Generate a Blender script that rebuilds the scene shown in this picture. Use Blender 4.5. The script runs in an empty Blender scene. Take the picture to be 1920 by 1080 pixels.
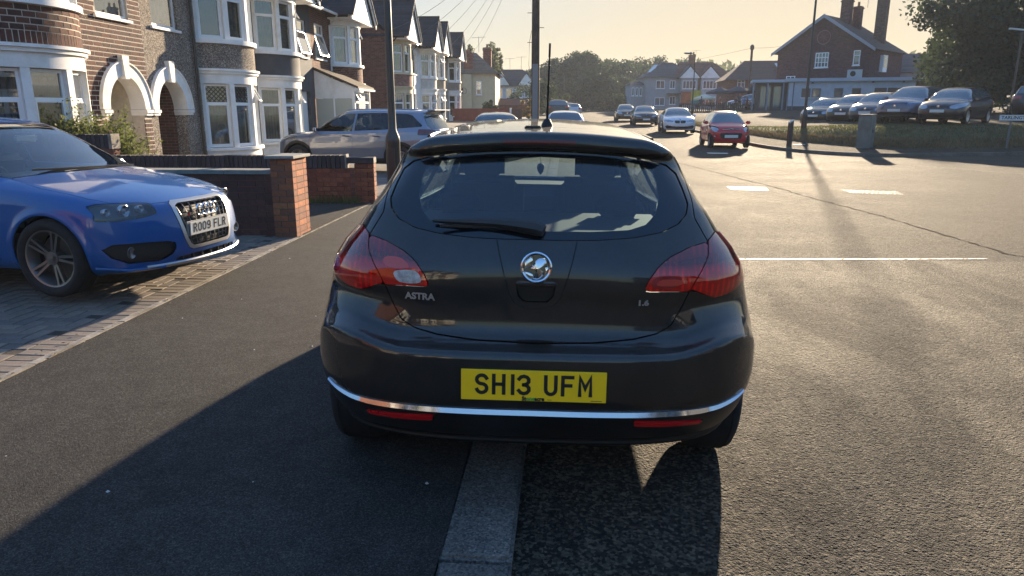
import bpy, bmesh, math, random
import numpy as np
from mathutils import Vector, Matrix
R = math.radians
rnd = random.Random(7)
sc = bpy.context.scene
C = sc.collection
# ---------------------------------------------------------------- camera, world, sun, exposure
cam_d = bpy.data.cameras.new('camera'); cam = bpy.data.objects.new('camera', cam_d); C.objects.link(cam)
cam_d.sensor_width = 36; cam_d.lens = 25.0; cam_d.clip_start = .05; cam_d.clip_end = 6000
cam.location = (0, 0, 1.56); cam.rotation_euler = (R(90-14.0), R(0), R(4.1))
sc.camera = cam
SUN_AZ, SUN_EL = 16.3, 12.8      # degrees east of +Y, above the horizon
w = bpy.data.worlds.new("World"); sc.world = w; w.use_nodes = True
nt = w.node_tree; bg = nt.nodes['Background']
sky = nt.nodes.new('ShaderNodeTexSky'); sky.sky_type = 'NISHITA'; sky.sun_disc = False
sky.sun_elevation = R(SUN_EL); sky.sun_rotation = R(SUN_AZ); sky.altitude = 50
sky.air_density = 1.0; sky.dust_density = 2.0; sky.ozone_density = 3.5
# the phone exposed for the shade: the whole sky dome is compressed evenly, whatever the direction
lum = nt.nodes.new('ShaderNodeRGBToBW'); nt.links.new(sky.outputs[0], lum.inputs[0])
m1 = nt.nodes.new('ShaderNodeMath'); m1.operation = 'MULTIPLY_ADD'; nt.links.new(lum.outputs[0], m1.inputs[0]); m1.inputs[1].default_value = 1.45; m1.inputs[2].default_value = 1.0
m2 = nt.nodes.new('ShaderNodeMath'); m2.operation = 'DIVIDE'; m2.inputs[0].default_value = 1.56; nt.links.new(m1.outputs[0], m2.inputs[1])
vm = nt.nodes.new('ShaderNodeVectorMath'); vm.operation = 'SCALE'; hs = nt.nodes.new('ShaderNodeHueSaturation'); hs.inputs['Saturation'].default_value = 1.08; nt.links.new(sky.outputs[0], hs.inputs['Color']); nt.links.new(hs.outputs[0], vm.inputs[0]); nt.links.new(m2.outputs[0], vm.inputs['Scale'])
nt.links.new(vm.outputs[0], bg.inputs[0]); bg.inputs[1].default_value = .10
sun_d = bpy.data.lights.new('sun', 'SUN'); sun = bpy.data.objects.new('sun', sun_d); C.objects.link(sun)
sun_d.energy = 2.55; sun_d.angle = R(.9); sun_d.color = (1, .80, .56)
sd = Vector((math.sin(R(SUN_AZ))*math.cos(R(SUN_EL)), math.cos(R(SUN_AZ))*math.cos(R(SUN_EL)), math.sin(R(SUN_EL))))
sun.rotation_euler = sd.to_track_quat('Z', 'Y').to_euler(); sun.location = (20, 60, 30)
vs = sc.view_settings; vs.view_transform = 'Standard'; vs.look = 'None'; vs.exposure = 2.85; vs.gamma = 1; vs.use_curve_mapping = False
sc.cycles.max_bounces = 8; sc.cycles.transparent_max_bounces = 12; sc.cycles.use_denoising = True
sc.cycles.caustics_reflective = False; sc.cycles.caustics_refractive = False
# ---------------------------------------------------------------- materials
MATS = {}
def P(name, col, rough=.6, metal=0, spec=.5, coat=0, trans=0, alpha=1, ior=None, emit=None, coatr=.03):
    if name in MATS: return MATS[name]
    m = bpy.data.materials.new(name); m.use_nodes = True; b = m.node_tree.nodes['Principled BSDF']
    b.inputs['Base Color'].default_value = (*col, 1); b.inputs['Roughness'].default_value = rough
    b.inputs['Metallic'].default_value = metal; b.inputs['Specular IOR Level'].default_value = spec
    b.inputs['Coat Weight'].default_value = coat; b.inputs['Coat Roughness'].default_value = coatr
    b.inputs['Transmission Weight'].default_value = trans
    if ior: b.inputs['IOR'].default_value = ior
    if emit: b.inputs['Emission Color'].default_value = (*emit[:3], 1); b.inputs['Emission Strength'].default_value = emit[3]
    MATS[name] = m; return m
class NB:
    """tiny node helper"""
    def __init__(s, m): s.m = m; s.t = m.node_tree; s.b = s.t.nodes['Principled BSDF']
    def n(s, ty, **k):
        x = s.t.nodes.new('ShaderNode'+ty)
        for a, v in k.items():
            if a in x.inputs.keys() or isinstance(a, int): x.inputs[a].default_value = v
            else: setattr(x, a, v)
        return x
    def l(s, a, b): s.t.links.new(a, b)
    def coord(s, scale=(1, 1, 1), kind='Object', rot=(0, 0, 0)):
        tc = s.n('TexCoord'); mp = s.n('Mapping'); mp.inputs['Scale'].default_value = scale; mp.inputs['Rotation'].default_value = rot
        s.l(tc.outputs[kind], mp.inputs['Vector']); return mp.outputs[0]
    def noise(s, co, scale, det=4, rough=.6):
        x = s.n('TexNoise'); x.inputs['Scale'].default_value = scale; x.inputs['Detail'].default_value = det; x.inputs['Roughness'].default_value = rough
        s.l(co, x.inputs['Vector']); return x.outputs[0]
    def ramp(s, f, stops):
        x = s.n('ValToRGB'); e = x.color_ramp.elements
        while len(e) < len(stops): e.new(.5)
        for i, (p, c) in enumerate(stops): e[i].position = p; e[i].color = (*c, 1) if len(c) == 3 else c
        s.l(f, x.inputs[0]); return x.outputs[0]
    def mix(s, f, a, b, mode='MIX'):
        x = s.n('Mix', data_type='RGBA', blend_type=mode)
        for sock, v in ((x.inputs[0], f), (x.inputs[6], a), (x.inputs[7], b)):
            if hasattr(v, 'links') or hasattr(v, 'is_linked'): s.l(v, sock)
            elif isinstance(v, (int, float)): sock.default_value = v
            else: sock.default_value = (*v, 1)
        return x.outputs[2]
    def math(s, op, a, b=0, c=None):
        x = s.n('Math', operation=op)
        for i, v in enumerate((a, b) if c is None else (a, b, c)):
            if isinstance(v, (int, float)): x.inputs[i].default_value = v
            else: s.l(v, x.inputs[i])
        return x.outputs[0]
    def bump(s, h, dist=.01, st=1, prev=None):
        x = s.n('Bump'); x.inputs['Strength'].default_value = st; x.inputs['Distance'].default_value = dist
        s.l(h, x.inputs['Height'])
        if prev is not None: s.l(prev, x.inputs['Normal'])
        return x.outputs[0]
    def col(s, o): s.l(o, s.b.inputs['Base Color'])
    def nrm(s, o): s.l(o, s.b.inputs['Normal'])
    def rough(s, o): s.l(o, s.b.inputs['Roughness'])
def sc3(c, k): return tuple(min(1, x*k) for x in c)

def m_noisy(name, col, rough=.8, scale=8, amp=.25, bump=.004, bscale=60, spec=.3, dirt=None):
    """a base colour with uneven wear and a fine relief"""
    if name in MATS: return MATS[name]
    m = P(name, col, rough, spec=spec); q = NB(m); co = q.coord()
    a = q.noise(co, scale, 6, .65)
    c = q.ramp(a, [(.3, sc3(col, 1-amp)), (.7, sc3(col, 1+amp))])
    if dirt:
        d = q.noise(co, scale*.35, 5, .7); f = q.ramp(d, [(.48, (0, 0, 0)), (.68, (1, 1, 1))])
        c = q.mix(f, c, dirt)
    q.col(c)
    h = q.noise(co, bscale, 3, .6); q.nrm(q.bump(h, bump))
    return m
def m_asphalt(name, base, chip, scale, bump, rough=.75, patch=.3, warm=(1, .96, .9), spec=.5, r0=.55, r1=.88, tracks=False):
    m = P(name, base, rough, spec=spec); q = NB(m); co = q.coord()
    wob = q.noise(co, 3.0, 2); 
    v = q.n('TexVoronoi'); v.inputs['Scale'].default_value = scale; q.l(co, v.inputs['Vector'])
    v2 = q.n('TexVoronoi'); v2.inputs['Scale'].default_value = scale*2.3; q.l(co, v2.inputs['Vector'])
    cell = q.n('SeparateColor'); q.l(v.outputs['Color'], cell.inputs[0])
    cs = q.ramp(cell.outputs[0], [(.0, sc3(base, .5)), (r0, base), (r1, chip), (1, sc3(chip, 1.35))])
    big = q.noise(co, .55, 5, .7); mid = q.noise(co, 6, 4, .7)
    bigf = q.ramp(big, [(.35, (1-patch,)*3), (.65, (1+patch*.6,)*3)])
    midf = q.ramp(mid, [(.3, (.8,)*3), (.7, (1.15,)*3)])
    c = q.mix(1.0, cs, bigf, 'MULTIPLY'); c = q.mix(1.0, c, midf, 'MULTIPLY'); c = q.mix(1.0, c, warm, 'MULTIPLY')
    q.col(c)
    tmask = None
    if tracks:   # wheel-polished, stone-rich streaks running along the road between binder-rich dark bands
        c2 = q.coord((1.5, .55, 1), rot=(0, 0, R(14))); wn = q.n('TexNoise'); wn.inputs['Scale'].default_value = 1.0; wn.inputs['Detail'].default_value = 9; wn.inputs['Roughness'].default_value = .68; wn.inputs['Distortion'].default_value = .6; q.l(c2, wn.inputs['Vector'])
        tmask = q.ramp(wn.outputs[0], [(.40, (0, 0, 0)), (.62, (1, 1, 1))])
        c = q.mix(1.0, c, q.ramp(wn.outputs[0], [(.38, (.82, .82, .84)), (.60, (1.18, 1.14, 1.06))]), 'MULTIPLY'); q.col(c)
    h = q.math('SUBTRACT', 1, v.outputs['Distance']); h2 = q.math('SUBTRACT', 1, v2.outputs['Distance'])
    hh = q.math('ADD', q.math('MULTIPLY', h, cell.outputs[1]), q.math('MULTIPLY', h2, .35))
    hh = q.math('ADD', hh, q.math('MULTIPLY', mid, 1.2))
    q.nrm(q.bump(hh, bump)); 
    q.rough(q.math('ADD', q.math('ADD', q.math('MULTIPLY', cell.outputs[2], .25), rough-.24), q.math('MULTIPLY', big, .24)))
    if tmask is not None: q.rough(q.math('SUBTRACT', rough, q.math('MULTIPLY', tmask, .10)))
    return m
def m_brick(name, col, mortar, bw=.225, bh=.075, var=.35, bump=.006):
    m = P(name, col, .85, spec=.2); q = NB(m)
    tc = q.n('TexCoord'); sp = q.n('SeparateXYZ'); q.l(tc.outputs['Object'], sp.inputs[0])
    s = q.math('ADD', sp.outputs[0], sp.outputs[1]); cb = q.n('CombineXYZ'); q.l(s, cb.inputs[0]); q.l(sp.outputs[2], cb.inputs[1])
    b = q.n('TexBrick'); b.inputs['Scale'].default_value = 1; b.inputs['Brick Width'].default_value = bw; b.inputs['Row Height'].default_value = bh
    b.inputs['Mortar Size'].default_value = .006; b.inputs['Mortar Smooth'].default_value = .3; b.inputs['Bias'].default_value = 0
    b.inputs['Color1'].default_value = (*sc3(col, 1-var), 1); b.inputs['Color2'].default_value = (*sc3(col, 1+var), 1); b.inputs['Mortar'].default_value = (*mortar, 1)
    q.l(cb.outputs[0], b.inputs['Vector'])
    nz = q.noise(tc.outputs['Object'], 5, 5); f = q.ramp(nz, [(.3, (.75,)*3), (.7, (1.2,)*3)])
    q.col(q.mix(1.0, b.outputs[0], f, 'MULTIPLY')); q.nrm(q.bump(q.math('SUBTRACT', 1, b.outputs[1]), bump))
    return m
def m_tiles(name, col, w=.2, h=.14, moss=None):
    m = P(name, col, .8, spec=.3); q = NB(m)
    tc = q.n('TexCoord'); sp = q.n('SeparateXYZ'); q.l(tc.outputs['Object'], sp.inputs[0])
    s = q.math('ADD', sp.outputs[0], sp.outputs[1]); cb = q.n('CombineXYZ'); q.l(sp.outputs[1], cb.inputs[0]); q.l(sp.outputs[2], cb.inputs[1])
    b = q.n('TexBrick'); b.inputs['Scale'].default_value = 1; b.inputs['Brick Width'].default_value = w; b.inputs['Row Height'].default_value = h
    b.inputs['Mortar Size'].default_value = .008; b.inputs['Color1'].default_value = (*sc3(col, .75), 1); b.inputs['Color2'].default_value = (*sc3(col, 1.3), 1); b.inputs['Mortar'].default_value = (*sc3(col, .4), 1)
    q.l(cb.outputs[0], b.inputs['Vector'])
    c = b.outputs[0]; nz = q.noise(tc.outputs['Object'], 2.2, 6, .75)
    f = q.ramp(nz, [(.3, (.7,)*3), (.7, (1.3,)*3)]); c = q.mix(1.0, c, f, 'MULTIPLY')
    if moss: c = q.mix(q.ramp(q.noise(tc.outputs['Object'], 4, 6, .8), [(.5, (0, 0, 0)), (.62, (1, 1, 1))]), c, moss)
    q.col(c); q.nrm(q.bump(q.math('SUBTRACT', 1, b.outputs[1]), .012)); return m
def m_leaf(name, col, tcol, tr=.45):
    m = bpy.data.materials.new(name); m.use_nodes = True; q = NB(m); t = m.node_tree
    oi = q.n('ObjectInfo'); co = q.coord(kind='Object'); nz = q.noise(co, 1.3, 3)
    c = q.ramp(nz, [(.3, sc3(col, .6)), (.7, sc3(col, 1.45))]); q.col(c); q.b.inputs['Roughness'].default_value = .65; q.b.inputs['Specular IOR Level'].default_value = .25
    tl = q.n('BsdfTranslucent'); tl.inputs[0].default_value = (*tcol, 1); mx = q.n('MixShader'); mx.inputs[0].default_value = tr
    q.l(q.b.outputs[0], mx.inputs[1]); q.l(tl.outputs[0], mx.inputs[2]); q.l(mx.outputs[0], t.nodes['Material Output'].inputs[0])
    MATS[name] = m; return m
def m_glass(name, tint=(.3, .34, .36), refl=1.0, rough=0.0, base=None, film=0.0):
    """thin pane: tinted see-through with a mirror-like face; film = share of dull grey"""
    if name in MATS: return MATS[name]
    m = bpy.data.materials.new(name); m.use_nodes = True; t = m.node_tree; q = NB(m)
    tr = q.n('BsdfTransparent'); tr.inputs[0].default_value = (*tint, 1)
    gl = q.n('BsdfGlossy'); gl.inputs['Roughness'].default_value = rough
    fr = q.n('LayerWeight'); fr.inputs[0].default_value = .5; mx = q.n('MixShader')
    f5 = q.math('ADD', q.math('MULTIPLY', q.math('POWER', fr.outputs[1], 4), .9*refl), .06*refl)
    q.l(q.math('MINIMUM', f5, 1), mx.inputs[0]); q.l(tr.outputs[0], mx.inputs[1]); q.l(gl.outputs[0], mx.inputs[2])
    out = mx.outputs[0]
    if film:
        df = q.n('BsdfDiffuse'); df.inputs[0].default_value = (.5, .5, .5, 1); m2 = q.n('MixShader'); m2.inputs[0].default_value = film
        q.l(out, m2.inputs[1]); q.l(df.outputs[0], m2.inputs[2]); out = m2.outputs[0]
    q.l(out, t.nodes['Material Output'].inputs[0]); t.nodes.remove(q.b); MATS[name] = m; return m
def m_paint(name, col, rough=.35, metal=.3, dust=.0, flake=0, coat=1):
    if name in MATS: return MATS[name]
    m = P(name, col, rough, metal, .2, coat); q = NB(m); co = q.coord(); q.b.inputs['Coat IOR'].default_value = 1.58
    nz = q.noise(co, 9, 6, .75)
    if dust:
        f = q.ramp(nz, [(.35, (0, 0, 0)), (.8, (dust,)*3)]); q.col(q.mix(f, col, (.32, .28, .23)))
        q.l(q.ramp(nz, [(.3, (.02,)*3), (.8, (.10,)*3)]), q.b.inputs['Coat Roughness'])
    return m

# ---------------------------------------------------------------- mesh building
def link(o, parent=None):
    C.objects.link(o)
    if parent is not None: o.parent = parent
    return o
class MB:
    def __init__(s): s.v = []; s.f = []; s.m = []; s.mi = 0
    def add(s, vs, fs):
        b = len(s.v); s.v += [tuple(v) for v in vs]; s.f += [tuple(i+b for i in f) for f in fs]; s.m += [s.mi]*len(fs); return s
    def box(s, x0, y0, z0, x1, y1, z1):
        v = [(x, y, z) for x in (x0, x1) for y in (y0, y1) for z in (z0, z1)]
        return s.add(v, [(0, 1, 3, 2), (4, 6, 7, 5), (0, 4, 5, 1), (2, 3, 7, 6), (0, 2, 6, 4), (1, 5, 7, 3)])
    def obox(s, c, sz, rz=0, tilt=0, M=None):
        """oriented box: centre, full sizes, rotation about z then tilt about its own y"""
        T = M or (Matrix.Rotation(rz, 3, 'Z') @ Matrix.Rotation(tilt, 3, 'Y')); c = Vector(c)
        v = [c+T@Vector((x*sz[0]/2, y*sz[1]/2, z*sz[2]/2)) for x in (-1, 1) for y in (-1, 1) for z in (-1, 1)]
        return s.add(v, [(0, 1, 3, 2), (4, 6, 7, 5), (0, 4, 5, 1), (2, 3, 7, 6), (0, 2, 6, 4), (1, 5, 7, 3)])
    def prism(s, pts, d):
        """planar polygon pts (3d, ccw from outside) extruded by vector d"""
        n = len(pts); a = [Vector(p) for p in pts]; b = [p+Vector(d) for p in a]
        fs = [tuple(range(n)), tuple(range(2*n-1, n-1, -1))]+[(i, i+n, (i+1) % n+n, (i+1) % n) for i in range(n)]
        return s.add(a+b, fs)
    def quad(s, *p): return s.add(p, [tuple(range(len(p)))])
    def strip(s, A, B, closed=False):
        n = len(A); k = n if closed else n-1
        return s.add(list(A)+list(B), [(i, (i+1) % n, (i+1) % n+n, i+n) for i in range(k)])
    def lathe(s, prof, c=(0, 0, 0), n=16, axis='Z', cap=True):
        vs = []; c = Vector(c)
        for r, h in prof:
            for i in range(n):
                a = 2*math.pi*i/n; x, y = r*math.cos(a), r*math.sin(a)
                vs.append(c+(Vector((x, y, h)) if axis == 'Z' else Vector((h, x, y)) if axis == 'X' else Vector((y, h, x))))
        k = len(prof); fs = [(j*n+i, j*n+(i+1) % n, (j+1)*n+(i+1) % n, (j+1)*n+i) for j in range(k-1) for i in range(n)]
        if cap: fs += [tuple(reversed(range(n))), tuple(range((k-1)*n, k*n))]
        return s.add(vs, fs)
    def tube(s, pts, r, n=8, r2=None):
        pts = [Vector(p) for p in pts]; vs = []; k = len(pts)
        for j, p in enumerate(pts):
            t = (pts[min(j+1, k-1)]-pts[max(j-1, 0)]).normalized(); u = t.cross(Vector((0, 0, 1)))
            if u.length < .05: u = t.cross(Vector((1, 0, 0)))
            u.normalize(); v = t.cross(u); rr = (r if r2 is None else r+(r2-r)*j/(k-1)) if not isinstance(r, (list, tuple)) else r[j]
            for i in range(n):
                a = 2*math.pi*i/n; vs.append(p+rr*(math.cos(a)*u+math.sin(a)*v))
        fs = [(j*n+i, j*n+(i+1) % n, (j+1)*n+(i+1) % n, (j+1)*n+i) for j in range(k-1) for i in range(n)]
        fs += [tuple(reversed(range(n))), tuple(range((k-1)*n, k*n))]
        return s.add(vs, fs)
    def mesh(s, name):
        me = bpy.data.meshes.new(name); me.from_pydata(s.v, [], s.f); me.update(); return me
    def build(s, name, mat, parent=None, smooth=False, bevel=0, loc=None, fix=True, **props):
        me = s.mesh(name); mats = mat if isinstance(mat, (list, tuple)) else [mat]
        for m in mats: me.materials.append(m)
        if len(mats) > 1: me.polygons.foreach_set('material_index', s.m)
        if fix:
            bm = bmesh.new(); bm.from_mesh(me); bmesh.ops.recalc_face_normals(bm, faces=bm.faces)
            if bevel: bmesh.ops.bevel(bm, geom=bm.edges, offset=bevel, segments=2, affect='EDGES', clamp_overlap=True, profile=.6)
            bm.to_mesh(me); bm.free()
        if smooth: me.polygons.foreach_set('use_smooth', [True]*len(me.polygons)); smooth_by_angle(me, smooth if isinstance(smooth, float) else .7)
        o = bpy.data.objects.new(name, me); link(o, parent)
        if loc: o.location = loc
        for k, v in props.items(): o[k] = v
        return o
def smooth_by_angle(me, ang):
    try: me.set_sharp_from_angle(angle=ang)
    except Exception: pass
def thing(name, label, cat, loc=(0, 0, 0), rotz=0, group=None, scale=None):
    o = bpy.data.objects.new(name, None); C.objects.link(o); o.empty_display_size = .2
    o.location = loc; o.rotation_euler = (0, 0, rotz); o['label'] = label; o['category'] = cat
    if group: o['group'] = group
    if scale: o.scale = (scale,)*3
    return o
def tag(o, label, cat, group=None):
    o['label'] = label; o['category'] = cat
    if group: o['group'] = group
    return o
def structure(o, label=None):
    o['kind'] = 'structure'
    if label: o['label'] = label
    return o
def inst(name, me, parent, loc=(0, 0, 0), rot=(0, 0, 0), scale=None, mat=None):
    o = bpy.data.objects.new(name, me); link(o, parent); o.location = loc; o.rotation_euler = rot
    if scale: o.scale = scale
    if mat: o.material_slots[0].link = 'OBJECT'; o.material_slots[0].material = mat
    return o
def copy_tree(o, parent=None):
    c = o.copy(); C.objects.link(c); c.parent = parent
    for ch in list(o.children): copy_tree(ch, c)
    return c
def rbox_mesh(name, sx, sy, sz, bev, mat, seg=3):
    bm = bmesh.new(); bmesh.ops.create_cube(bm, size=1)
    for v in bm.verts: v.co = Vector((v.co.x*sx, v.co.y*sy, v.co.z*sz))
    bmesh.ops.bevel(bm, geom=bm.edges, offset=bev, segments=seg, affect='EDGES', clamp_overlap=True)
    me = bpy.data.meshes.new(name); bm.to_mesh(me); bm.free(); me.materials.append(mat)
    me.polygons.foreach_set('use_smooth', [True]*len(me.polygons)); smooth_by_angle(me, .8); return me
def text_mb(txt, size, width=None, bold=.0):
    """lettering as a flat outline mesh in the local XZ plane facing -Y, centred"""
    cu = bpy.data.curves.new('lettering', 'FONT'); cu.body = txt; cu.size = size; cu.offset = bold; cu.align_x = 'CENTER'; cu.align_y = 'CENTER'; cu.extrude = .0008; cu.resolution_u = 3
    o = bpy.data.objects.new('tmp', cu); C.objects.link(o); dg = bpy.context.evaluated_depsgraph_get(); me = bpy.data.meshes.new_from_object(o.evaluated_get(dg))
    C.objects.unlink(o); bpy.data.objects.remove(o)
    xs = [v.co.x for v in me.vertices] or [0, 1]; k = 1
    if width: k = width/max(max(xs)-min(xs), 1e-6)
    mb = MB(); mb.add([(v.co.x*k, -v.co.z, v.co.y) for v in me.vertices], [tuple(p.vertices) for p in me.polygons]); bpy.data.meshes.remove(me)
    return mb
# registration-plate characters as strokes on a 50 x 79 grid
def _arc(cx, cy, rx, ry, a0, a1, n=7): return [(cx+rx*math.cos(R(a0+(a1-a0)*i/n)), cy+ry*math.sin(R(a0+(a1-a0)*i/n))) for i in range(n+1)]
W_, H_ = 36, 65
GL = {
 'S': [_arc(18, 49, 18, 16, 20, 180)[0:]+_arc(18, 49, 18, 16, 180, 270)[1:]+_arc(18, 16.5, 18, 16.5, 90, -90)[1:]+_arc(18, 16.5, 18, 16.5, -90, -160)[1:]],
 'H': [[(0, 0), (0, 65)], [(36, 0), (36, 65)], [(0, 33), (36, 33)]],
 '1': [[(18, 0), (18, 65)]], 'I': [[(18, 0), (18, 65)]],
 '3': [_arc(16, 49, 18, 16, 160, -90), _arc(16, 16.5, 19, 16.5, 90, -160)],
 'U': [[(0, 65)]+_arc(18, 18, 18, 18, 180, 360)+[(36, 65)]],
 'F': [[(0, 0), (0, 65), (34, 65)], [(0, 34), (28, 34)]],
 'M': [[(0, 0), (0, 65), (19, 24), (38, 65), (38, 0)]],
 'R': [[(0, 0), (0, 65), (18, 65)]+_arc(18, 49, 17, 16, 90, -90)+[(0, 33)], [(18, 33), (36, 0)]],
 'O': [_arc(18, 47, 18, 18, 0, 180)+_arc(18, 18, 18, 18, 180, 360)+[(36, 47)]], 
 '9': [_arc(18, 47, 18, 18, 0, 360, 14), [(36, 47), (36, 18)]+_arc(18, 18, 18, 18, 0, -150)],
 'L': [[(0, 65), (0, 0), (34, 0)]], 'V': [[(0, 65), (18, 0), (36, 65)]], '7': [[(0, 65), (36, 65), (12, 0)]],
 'J': [[(34, 65)]+_arc(18, 18, 16, 18, 0, -180)], 'K': [[(0, 0), (0, 65)], [(34, 65), (0, 30)], [(10, 38), (36, 0)]], 'E': [[(34, 65), (0, 65), (0, 0), (34, 0)], [(0, 34), (28, 34)]],
 '6': [_arc(18, 18, 18, 18, 0, 360, 14), [(0, 18), (0, 47)]+_arc(18, 47, 18, 18, 180, 30)], '5': [[(34, 65), (2, 65), (0, 38)]+_arc(16, 20, 19, 20, 110, -150)],
}
GL['0'] = GL['O']
def plate_glyphs(txt, h=.079, stroke=.013, gap=.33):
    """ribbon lettering in the local XZ plane facing -Y, centred on the origin"""
    mb = MB(); k = h/79; x = 0; half = stroke/2; items = []
    for ch in txt:
        if ch == ' ': x += 33*k; continue
        wch = 20*k if ch in '1I' else (52 if ch == 'M' else 50)*k
        items.append((ch, x)); x += wch+11*k
    tot = x-11*k
    for ch, x0 in items:
        for pl in GL[ch]:
            off = -11*k if ch in '1I' else 0
            pts = [Vector((x0-tot/2+off+(px+7)*k, (py+7)*k-h/2)) for px, py in pl]
            A = []; B = []
            closed = (pts[0]-pts[-1]).length < .001
            if closed: pts = pts[:-1]
            n = len(pts)
            for i, p in enumerate(pts):
                a = pts[(i-1) % n] if (closed or i > 0) else None; b = pts[(i+1) % n] if (closed or i < n-1) else None
                d1 = (p-a).normalized() if a is not None else None; d2 = (b-p).normalized() if b is not None else None
                if d1 is None: d1 = d2; p = p-d2*half
                if d2 is None: d2 = d1; p = p+d1*half
                n1 = Vector((-d1.y, d1.x)); n2 = Vector((-d2.y, d2.x)); nn = (n1+n2); nn = nn.normalized() if nn.length > .1 else n1
                m = half/max(nn.dot(n1), .45)
                A.append((p.x+nn.x*m, 0, p.y+nn.y*m)); B.append((p.x-nn.x*m, 0, p.y-nn.y*m))
            mb.strip(B, A, closed)
    return mb

rubber = m_noisy('tyre_rubber', (.018, .018, .019), .85, 20, .3, .001, 90)
plastic = P('black_plastic', (.012, .012, .013), .5, spec=.4)
trim = P('cabin_trim', (.02, .021, .023), .8, spec=.2)
seatm = P('seat_fabric', (.022, .023, .026), .9, spec=.15)
chrome = P('chrome', (.75, .76, .78), .08, 1.0)
satin = P('satin_silver', (.42, .43, .45), .35, .9)
rimgrey = P('rim_silver', (.36, .36, .37), .33, .8)
rimdark = P('rim_gunmetal', (.07, .07, .075), .4, .7)
darkwell = P('wheel_well', (.006, .006, .006), .95, spec=.1)
carglass = P('dark_car_glass', (.20, .25, .28), .05, .5, spec=.9, coat=.5)
NB(carglass).b.inputs['Base Color'].default_value = (.12, .15, .165, 1)
seeglass = m_glass('car_glass', (.62, .74, .76), 1.1)
tintglass = m_glass('privacy_glass', (.07, .08, .09), 1.1)
redlens = P('red_lens', (.30, .008, .012), .12, coat=1)
clearlens = m_glass('clear_lens', (.8, .82, .84), 1.5)
lampchrome = P('lamp_reflector', (.34, .35, .37), .2, .8)
lampdark = P('lamp_housing', (.06, .063, .07), .3, .3)
whiteplate = P('white_plate', (.62, .62, .58), .35)
yellowplate = P('yellow_plate', (1.0, .62, .010), .35)
blackprint = P('black_print', (.008, .008, .009), .45)
greenprint = P('green_print', (.10, .38, .05), .45)

# ---------------------------------------------------------------- implicit body mesher
def catmull(pts, n=8, closed=False):
    p = np.array(pts, float); N = len(p); out = []
    rng = range(N if closed else N-1)
    for i in rng:
        if closed: a, b, c, d = p[(i-1) % N], p[i], p[(i+1) % N], p[(i+2) % N]
        else: a, b, c, d = p[max(i-1, 0)], p[i], p[i+1], p[min(i+2, N-1)]
        for k in range(n):
            t = k/n
            out.append(.5*((2*b)+(c-a)*t+(2*a-5*b+4*c-d)*t*t+(-a+3*b-3*c+d)*t**3))
    if not closed: out.append(p[-1])
    return np.array(out)

def poly_sd(P, Q):
    """signed distance of points Q (n,2) to closed polygon P, negative inside"""
    P = np.asarray(P, float); Q = np.asarray(Q, float)
    d2 = np.full(len(Q), 1e9); s = np.zeros(len(Q), bool)
    for i in range(len(P)):
        a = P[i]; b = P[(i+1) % len(P)]; e = b-a; w = Q-a
        t = np.clip((w@e)/max(e@e, 1e-12), 0, 1)
        v = w-t[:, None]*e; d2 = np.minimum(d2, (v*v).sum(1))
        c = ((a[1] <= Q[:, 1]) != (b[1] <= Q[:, 1]))
        if abs(e[1]) > 1e-12:
            xi = a[0]+(Q[:, 1]-a[1])*e[0]/e[1]
            s ^= c & (Q[:, 0] < xi)
    d = np.sqrt(d2); return np.where(s, -d, d)

def line_d(L, Q):
    d2 = np.full(len(Q), 1e9); L = np.asarray(L, float)
    for i in range(len(L)-1):
        a = L[i]; e = L[i+1]-a; w = Q-a; t = np.clip((w@e)/max(e@e, 1e-12), 0, 1)
        v = w-t[:, None]*e; d2 = np.minimum(d2, (v*v).sum(1))
    return np.sqrt(d2)

class Table2:
    def __init__(s, poly, res=.012, pad=.35):
        P = np.asarray(poly); s.lo = P.min(0)-pad; s.res = res
        n = np.ceil((P.max(0)+pad-s.lo)/res).astype(int)+1
        g = np.stack(np.meshgrid(*[s.lo[k]+res*np.arange(n[k]) for k in (0, 1)], indexing='ij'), -1)
        s.t = poly_sd(P, g.reshape(-1, 2)).reshape(n)
    def __call__(s, a, b):
        u = np.clip((a-s.lo[0])/s.res, 0, s.t.shape[0]-1.001); v = np.clip((b-s.lo[1])/s.res, 0, s.t.shape[1]-1.001)
        i = u.astype(int); j = v.astype(int); u = u-i; v = v-j; t = s.t
        return (t[i, j]*(1-u)+t[i+1, j]*u)*(1-v)+(t[i, j+1]*(1-u)+t[i+1, j+1]*u)*v

def smax(a, b, k):
    h = np.maximum(k-np.abs(a-b), 0)/k
    return np.maximum(a, b)+h*h*k*.25
def sstep(a, b, x):
    t = np.clip((x-a)/(b-a), 0, 1); return t*t*(3-2*t)

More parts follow.
